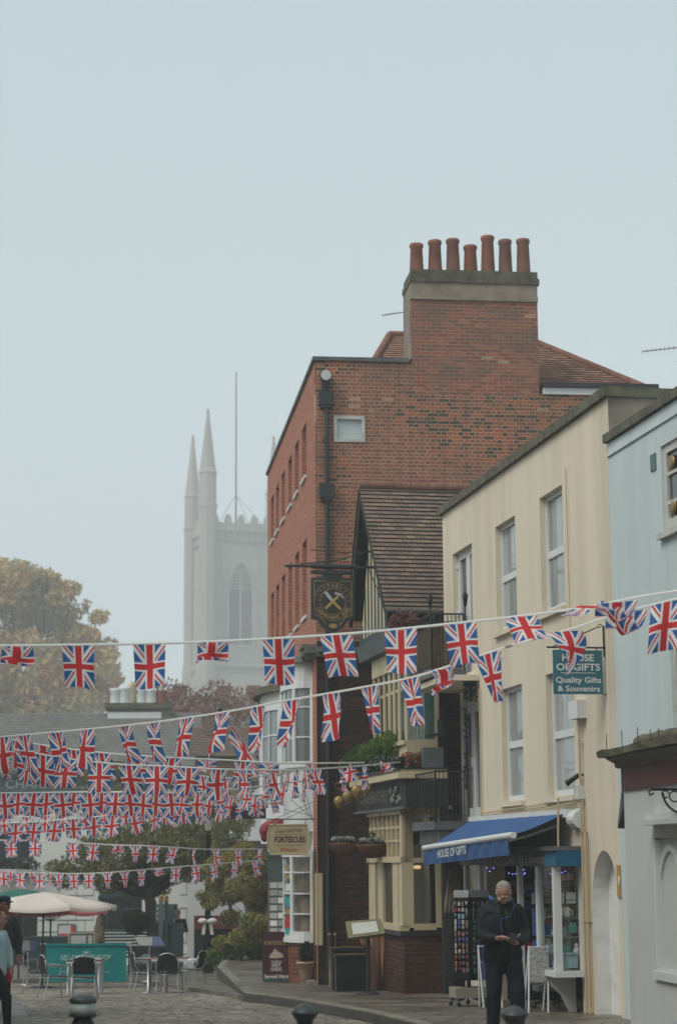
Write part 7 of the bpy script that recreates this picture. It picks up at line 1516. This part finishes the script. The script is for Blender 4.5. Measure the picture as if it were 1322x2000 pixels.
x.build('hanging_scarf',mat('beige_scarf',(.20,.15,.13),.9,.3,8),label='beige scarves hanging from the corner of the gift shop',cat='scarf')
# second spinner base under the bay window
gg=gpt(1052,1978,pz); t=thing('display_stand','dark wheeled stand half hidden under the bay window','display stand',(gg[0]+.1,gg[1]+.5,gg[2])); c=(gg[0]+.1,gg[1]+.5,gg[2]); x=MB()
for k in range(5): a=2*math.pi*k/5; e=Vector((c[0]+.28*math.cos(a),c[1]+.28*math.sin(a),c[2]+.06)); x.tube([(c[0],c[1],c[2]+.1),e],.02,6); x.ball((e.x,e.y,c[2]+.035),.035,6)
x.lathe(c,[(.10,.1),(.1,.2),(.025,.22),(.025,.5)],10); x.build('base',M['black'],t); x=MB(); x.box(Frame(c[:2],(1,.2),-1),-.2,.2,-.15,.15,c[2]+.22,c[2]+.30); x.build('shelf',M['lead'],t)
# small sandwich thing by the niche edge
gg=gpt(1207,1990,pz); x=MB(); x.box(FW,.25,.6,-.5,-.1,-.6,.35) if False else None
q=FW.w(.45,-.6,-.4); Fz=Frame(q[:2],FW.d); x=MB(); x.box(Fz,-.1,.3,-.2,.1,-.4,.25); x.box(Fz,-.14,.34,-.24,.14,.251,.29); bx=x.build('utility_box',M['black'],label='dark lidded box standing between niche wall and grey shop',cat='box')
# ------------------------------------------------------------ PEOPLE
def fuse(name,m,parent,parts,voxel,base,ang,smooth=2,s=1):
    """one continuous surface grown from tapered limbs and rounded masses"""
    x=MB()
    for p in parts:
        if p[0]=='c':
            pts=[Vector(q) for q in p[1]]; rr=p[2]; x.tube(pts,rr,12)
            for q,r in zip(pts,rr): x.ball(q,r*.985,6)
        else:
            R=None
            if len(p)>3: R=Matrix.Rotation(p[3][0],3,'X')@Matrix.Rotation(p[3][1],3,'Y')@Matrix.Rotation(p[3][2],3,'Z')
            x.ball(p[1],p[2],9,R)
    x.xf(Matrix.Scale(s,4))
    me=bpy.data.meshes.new('t'); me.from_pydata(x.v,[],x.f); o=bpy.data.objects.new('t',me); C.objects.link(o)
    bm=bmesh.new(); bm.from_mesh(me); bmesh.ops.recalc_face_normals(bm,faces=bm.faces); bm.to_mesh(me); bm.free()
    r=o.modifiers.new('r','REMESH'); r.mode='VOXEL'; r.voxel_size=voxel; r.use_smooth_shade=True
    q=o.modifiers.new('s','SMOOTH'); q.iterations=smooth; q.factor=.5
    dg=bpy.context.evaluated_depsgraph_get(); m2=bpy.data.meshes.new_from_object(o.evaluated_get(dg)); bpy.data.objects.remove(o)
    m2.transform(Matrix.Rotation(ang,4,'Z')); m2.materials.clear(); m2.materials.append(m)
    for p in m2.polygons: p.use_smooth=True
    m2.name=name; o=bpy.data.objects.new(name,m2); C.objects.link(o)
    if isinstance(parent,bpy.types.Object): o.parent=parent
    return o
M['skin']=mat('skin',(.36,.19,.14),.55,.08,12,.05); M['skin2']=mat('tan_skin',(.30,.15,.10),.55,.08,12)
M['jacket']=mat('black_jacket',(.005,.007,.008),.7,.35,5,.35,14); M['jeans']=mat('dark_jeans',(.007,.011,.018),.85,.3,6,.3,30); M['shoe']=mat('black_shoe',(.012,.012,.012),.5)
M['greyhair']=mat('grey_hair',(.26,.23,.20),.8,.25,40,.5,90)
def hand(side,wr,dirv,palmn,curl,wid=1):
    """palm, four unequal bent fingers and a thumb as tapered chains; dirv along the palm, palmn out of it"""
    d=Vector(dirv).normalized(); n=Vector(palmn).normalized(); a=d.cross(n).normalized()*side; n=d.cross(a)*-side if False else n
    wr=Vector(wr); out=[('c',[wr,wr+d*.045,wr+d*.085],[.024,.027,.024])]
    out.append(('e',wr+d*.05,(.034,.034,.03)))
    for i,(off,L_) in enumerate(((-.031,.066),(-.010,.076),(.011,.071),(.031,.056))):
        p=wr+d*.082+a*off; q=p; pts=[wr+d*.06+a*off*.8,p]; cur=0
        for k_ in range(3):
            cur+=curl*(1,.9,.6)[k_]; q=q+(d*math.cos(cur)+n*math.sin(cur))*L_*(.45,.32,.23)[k_]; pts.append(q)
        out.append(('c',pts,[.0105,.0105,.0095,.0085,.0075]))
    t0=wr+d*.025-a*.028; t1=t0-a*.022+d*.028+n*.012; t2=t1+d*.030+n*.018; out.append(('c',[t0,t1,t2],[.0135,.011,.009]))
    return out
def head(c,pitch=.0,yaw=0,s=1):
    """head masses around the centre c; face towards -y, pitch tips the face down"""
    c=Vector(c); R=Matrix.Rotation(yaw,3,'Z')@Matrix.Rotation(pitch,3,'X')
    def q(v): return c+R@Vector(v)*s
    e=lambda v,r:('e',q(v),tuple(k*s for k in r),(pitch,0,yaw) if yaw==0 else (pitch,0,0))
    return [e((0,.01,.03),(.076,.094,.092)),e((0,-.015,-.035),(.062,.078,.075)),e((0,-.05,-.085),(.036,.036,.028)),
      ('c',[q((0,-.088,.015)),q((0,-.108,-.022))],[.010,.016]),e((0,-.082,.035),(.052,.016,.012)),e((.034,-.068,-.02),(.024,.020,.024)),e((-.034,-.068,-.02),(.024,.020,.024)),
      e((.078,.01,-.005),(.012,.022,.034)),e((-.078,.01,-.005),(.012,.022,.034)),e((0,-.088,-.058),(.026,.012,.010)),e((0,-.055,-.115),(.02,.02,.015))],q,R
def eyes(parent,q,R,base,ang,glasses=False,s=1):
    rz_=Matrix.Rotation(ang,3,'Z')
    x=MB()
    for sx in (-1,1): x.ball(rz_@q((sx*.030,-.083,.012)),.0095*s,6); 
    x2=MB()
    for v in range(len(x.v)): x.v[v]=tuple(Vector(x.v[v])+Vector(base))
    x.build('eyes',M['black'],parent)
    m=MB(); m.tube([Vector(base)+rz_@q((k*.022,-.101+.2*k*k*.02,-.062)) for k in (-1,-.3,.3,1)],.0035*s,5); m.build('mouth',mat('lips',(.20,.08,.06),.5),parent)
    if glasses:
        g=MB()
        for sx in (-1,1):
            g.tube([Vector(base)+rz_@q((sx*.034+.026*math.cos(a),-.106,.008+.018*math.sin(a))) for a in np.linspace(0,2*math.pi,16)],.0022,5)
            g.tube([Vector(base)+rz_@q((sx*.060,-.104,.012)),Vector(base)+rz_@q((sx*.083,.0,.012))],.0022,4)
        g.tube([Vector(base)+rz_@q((-.008,-.108,.012)),Vector(base)+rz_@q((.008,-.108,.012))],.0022,4); g.build('glasses',mat('silver_frames',(.5,.5,.5),.3,metal=.6),parent)
# --- man with the phone
g=Vector(gpt(970,2036,pz)); base=tuple(g); man=thing('person','older man in black jacket and dark jeans looking down at his phone','person',base)
A=.10
hd,q,R=head((0,-.14,1.54),.85)
sho=1.38; hr=(-.085,-.36,1.085); hl_=(.045,-.37,1.045)
legsK=[[(-.10,.0,.92),(-.105,-.04,.50),(-.10,.10,.10)],[(.10,.0,.92),(.13,-.13,.50),(.13,-.10,.10)]]
bodyp=hd+[('c',[(0,.0,1.44),(0,-.06,1.475),(0,-.085,1.50)],[.062,.058,.055]),('c',[(0,.01,.95),(0,.01,1.15),(0,.0,1.36)],[.13,.135,.12]),('e',(0,0,1.38),(.18,.08,.06)),
  ('c',[(-.16,.0,sho-.03),(-.225,-.03,1.12),(-.11,-.31,1.07)],[.05,.042,.028]),('c',[(.16,.0,sho-.03),(.225,-.03,1.12),(.09,-.33,1.02)],[.05,.042,.028])]
for L_ in legsK: bodyp.append(('c',L_,[.085,.055,.04])); bodyp.append(('c',[L_[2],(L_[2][0],L_[2][1]-.1,.05)],[.04,.03]))
bodyp+=hand(1,(-.115,-.335,1.075),(.95,-.35,.05),(0,-.5,-.85),.45)+hand(-1,(.105,-.345,1.02),(-.9,-.35,.25),(-.3,.0,.95),.35)
fuse('body',M['skin'],man,bodyp,.0058,base,A,1)
jk=[('c',[(0,.02,.84),(0,.02,1.0),(0,.015,1.2),(0,.0,1.36)],[.16,.155,.16,.135]),('e',(-.10,.0,1.34),(.13,.11,.085)),('e',(.10,.0,1.34),(.13,.11,.085)),('e',(-.1,.0,.90),(.12,.13,.15)),('e',(.1,.0,.90),(.12,.13,.15)),('e',(-.12,.0,1.18),(.11,.13,.2)),('e',(.12,.0,1.18),(.11,.13,.2)),
 ('c',[(-.165,.01,1.35),(-.215,.0,1.24),(-.235,-.03,1.11),(-.19,-.17,1.07),(-.125,-.30,1.07)],[.082,.074,.070,.062,.050]),('c',[(.165,.01,1.35),(.215,.0,1.24),(.235,-.03,1.11),(.19,-.17,1.05),(.11,-.32,1.025)],[.082,.074,.070,.062,.050]),
 ('c',[(-.09,.07,1.46),(-.1,-.01,1.45),(-.06,-.1,1.41)],[.045,.04,.03]),('c',[(.09,.07,1.46),(.1,-.01,1.45),(.06,-.1,1.41)],[.045,.04,.03]),('c',[(-.08,.08,1.45),(.08,.08,1.45)],[.055,.055]),('e',(-.05,-.1,1.2),(.08,.09,.22)),('e',(.06,-.1,1.2),(.08,.09,.22))]
jo=fuse('jacket',M['jacket'],man,jk,.011,base,A,2)
fuse('jeans',M['jeans'],man,[('c',[(-.09,.01,.95),(-.105,-.03,.52),(-.105,.09,.10)],[.115,.085,.068]),('c',[(.09,.01,.95),(.13,-.12,.52),(.135,-.09,.10)],[.115,.085,.068]),('e',(0,.02,.90),(.19,.125,.12))],.012,base,A,2)
for i,L_ in enumerate(legsK): fuse('shoe',M['shoe'],man,[('c',[(L_[2][0],L_[2][1]+.03,.05),(L_[2][0],L_[2][1]-.08,.045),(L_[2][0],L_[2][1]-.17,.035)],[.048,.045,.035])],.01,base,A,2)
c=q((0,.03,.03)); fuse('hair',M['greyhair'],man,[('e',q((0,.044,.030)),(.083,.078,.080)),('e',q((0,.018,.044)),(.074,.086,.086)),('e',q((-.058,.005,.018)),(.024,.050,.036)),('e',q((.058,.005,.018)),(.024,.050,.036))],.008,base,A,1)
eyes(man,q,R,base,A,True)
x=MB(); x.box(LF,-.036,.036,-.005,.005,-.072,.072); x.xf(Matrix.Translation(base)@Matrix.Rotation(A,4,'Z')@Matrix.Scale(.945,4)@Matrix.Translation((.03,-.435,1.085))@Matrix.Rotation(-.95,4,'X')@Matrix.Rotation(.25,4,'Y')); ph_=x.build('smartphone',M['blackplastic'],label='smartphone held in both hands of the older man',cat='phone')
x=MB()
for sgn,off in ((1,0),): x.tube([Vector(base)+Matrix.Rotation(A,3,'Z')@Vector(p_) for p_ in ((.10,-.03,1.49),(.115,-.125,1.40),(.06,-.185,1.30),(-.045,-.195,1.27),(-.03,-.197,1.12))],.0045,5)
x.tube([Vector(base)+Matrix.Rotation(A,3,'Z')@Vector(p_) for p_ in ((-.115,.06,1.50),(-.12,.0,1.49),(-.10,-.06,1.46))],.016,6); x.build('blue_trim',mat('blue_jacket_lining',(.02,.10,.28),.6),man)
man.scale=(.945,.945,.945)
# --- simpler figures
def person(label,px,py,fz,H,ang,top,bottom,hair,pose='stand',cap=None,skin='skin2',longhair=False,extra=None,shoe='shoe',Y=None):
    g=gpt(px,py,fz) if Y is None else (atY(px,1700,Y)[0],Y,fz(0,Y)); base=tuple(g); t=thing('person',label,'person',base); s=H/1.75
    hd,q0,R=head((0,-.03,1.63),.12); q=lambda v:q0(v)*s
    if pose=='walk': lg=[[(-.09,0,.92),(-.10,-.20,.52),(-.10,-.22,.09)],[(.09,0,.92),(.10,.06,.50),(.10,.30,.14)]]; ar=[[(-.19,0,1.40),(-.25,.08,1.14),(-.24,-.02,.90)],[(.19,0,1.40),(.25,-.08,1.14),(.21,-.12,.93)]]
    elif pose=='fold': lg=[[(-.09,0,.92),(-.10,-.02,.5),(-.11,0,.09)],[(.09,0,.92),(.10,-.02,.5),(.11,0,.09)]]; ar=[[(-.19,0,1.40),(-.26,-.03,1.13),(-.05,-.24,1.14)],[(.19,0,1.40),(.26,-.03,1.13),(.02,-.25,1.20)]]
    elif pose=='sit': lg=[[(-.09,0,.92),(-.12,-.40,.92),(-.12,-.40,.50)],[(.09,0,.92),(.12,-.40,.92),(.12,-.40,.50)]]; ar=[[(-.19,0,1.40),(-.25,-.05,1.14),(-.10,-.3,1.10)],[(.19,0,1.40),(.25,-.05,1.14),(.10,-.3,1.08)]]
    else: lg=[[(-.09,0,.92),(-.10,-.02,.5),(-.11,0,.09)],[(.09,0,.92),(.10,-.02,.5),(.11,0,.09)]]; ar=[[(-.19,0,1.40),(-.24,0,1.13),(-.23,-.05,.90)],[(.19,0,1.40),(.24,0,1.13),(.23,-.05,.90)]]
    P=hd+[('c',[(0,0,1.42),(0,-.015,1.54)],[.062,.052]),('c',[(0,0,.95),(0,0,1.15),(0,0,1.36)],[.12,.12,.11]),('e',(0,0,1.38),(.17,.08,.06))]
    for a in ar: P.append(('c',a,[.05,.04,.027]))
    for i,a in enumerate(ar):
        d=(Vector(a[2])-Vector(a[1])).normalized(); P+=hand(1 if i else -1,Vector(a[2])-d*.005,d,(0,-1,0) if abs(d.y)<.8 else (0,0,1),.3)
    for l in lg: P.append(('c',l,[.08,.052,.038])); P.append(('c',[l[2],(l[2][0],l[2][1]-.12,l[2][2]-.045)],[.038,.028]))
    fuse('body',M[skin],t,P,.0085,base,ang,1,s)
    J=[('c',[(0,.01,.88),(0,.01,1.1),(0,0,1.34)],[.155,.155,.14]),('e',(-.1,0,1.36),(.115,.095,.075)),('e',(.1,0,1.36),(.115,.095,.075)),('e',(-.09,0,1.1),(.10,.12,.22)),('e',(.09,0,1.1),(.10,.12,.22)),('c',[(-.07,.04,1.45),(.07,.04,1.45)],[.05,.05])]
    for a in ar: J.append(('c',[a[0],a[1],Vector(a[1]).lerp(Vector(a[2]),.9)],[.075,.062,.046]))
    fuse('jacket',top,t,J,.014,base,ang,2,s)
    T=[('e',(0,.01,.90),(.165,.12,.10))]
    for l in lg: T.append(('c',l,[.10,.075,.055]))
    fuse('trousers',bottom,t,T,.014,base,ang,2,s)
    for l in lg: fuse('shoe',M[shoe],t,[('c',[(l[2][0],l[2][1]+.03,l[2][2]-.045),(l[2][0],l[2][1]-.15,l[2][2]-.055)],[.045,.035])],.012,base,ang,1,s)
    hh=[('e',q0((0,.03,.045)),(.088,.09,.085)),('e',q0((0,.055,-.02)),(.075,.06,.07))]
    if longhair: hh+=[('c',[q0((-.06,.03,0)),q0((-.085,.03,-.14)),q0((-.09,-.01,-.28))],[.05,.045,.03]),('c',[q0((.06,.03,0)),q0((.085,.03,-.14)),q0((.09,-.01,-.28))],[.05,.045,.03]),('c',[q0((0,.07,0)),q0((0,.09,-.25))],[.07,.06])]
    fuse('hair',hair,t,hh,.010,base,ang,2,s)
    eyes(t,q,R,base,ang,s=s)
    if cap: fuse('cap',cap,t,[('e',q0((0,.015,.075)),(.092,.10,.06)),('e',q0((0,-.10,.055)),(.06,.06,.012))],.009,base,ang,1,s)
    return t
gp=gm
person('man in dark baseball cap and charcoal jacket walking at the left edge',-12,1984,rz,1.74,.9,mat('charcoal_jacket',(.035,.038,.042),.8,.2,6,.3),M['jacket'],M['jacket'],'walk',cap=mat('navy_cap',(.02,.03,.05),.8))
tw_=person('person in pale teal and white top walking across the left foreground',-22,2010,rz,1.50,1.35,mat('pale_teal_top',(.32,.46,.47),.8,.15,4),M['jacket'],mat('auburn_hair',(.14,.05,.025),.8,.3,30),'walk',skin='skin',shoe='shoe')
x=MB(); gg=gpt(0,2000,rz); c=Vector((gg[0]+.02,gg[1]-.05,gg[2])); x.ball((c.x,c.y,c.z+.80),(.06,.13,.22),8); x.build('shoulder_bag',mat('scarlet_bag',(.45,.03,.03),.6,.15,6),label='bright red bag carried by the person in teal',cat='bag')
person('man in black coat holding a white cup by the green kiosk',338,1885,tz,1.74,.35,M['jacket'],M['jeans'],mat('sandy_hair',(.20,.14,.09),.8,.3,30),'fold',Y=58,skin='skin')
person('woman with long fair hair in tan coat by the arched window',186,1880,tz,1.55,2.2,mat('tan_coat',(.17,.13,.075),.85,.25,5),M['jeans'],mat('fair_hair',(.27,.19,.10),.8,.3,30),'stand',longhair=True,Y=57)
x=MB(); c=atY(328,1797,57.7); x.lathe((c[0],c[1],c[2]),[(.03,0),(.04,.12),(.042,.125),(.03,.125)],10); x.build('paper_cup',M['white'],label='white paper cup in the hand of the man in black coat',cat='cup')
# ------------------------------------------------------------ HAZE
hz=MB(); hz.box(Frame((0,0),(1,0),-1),-310,310,-420,37,-14.3,79.7); hm=bpy.data.materials.new('mist'); hm.use_nodes=True; n_=hm.node_tree; n_.nodes.clear(); ho=n_.nodes.new('ShaderNodeOutputMaterial'); pv=n_.nodes.new('ShaderNodeVolumePrincipled'); pv.inputs['Color'].default_value=(.90,.94,.96,1); pv.inputs['Density'].default_value=.0015; pv.inputs['Anisotropy'].default_value=0
n_.links.new(pv.outputs[0],ho.inputs['Volume']); hz.build('haze',hm,merge=True,kind='stuff')
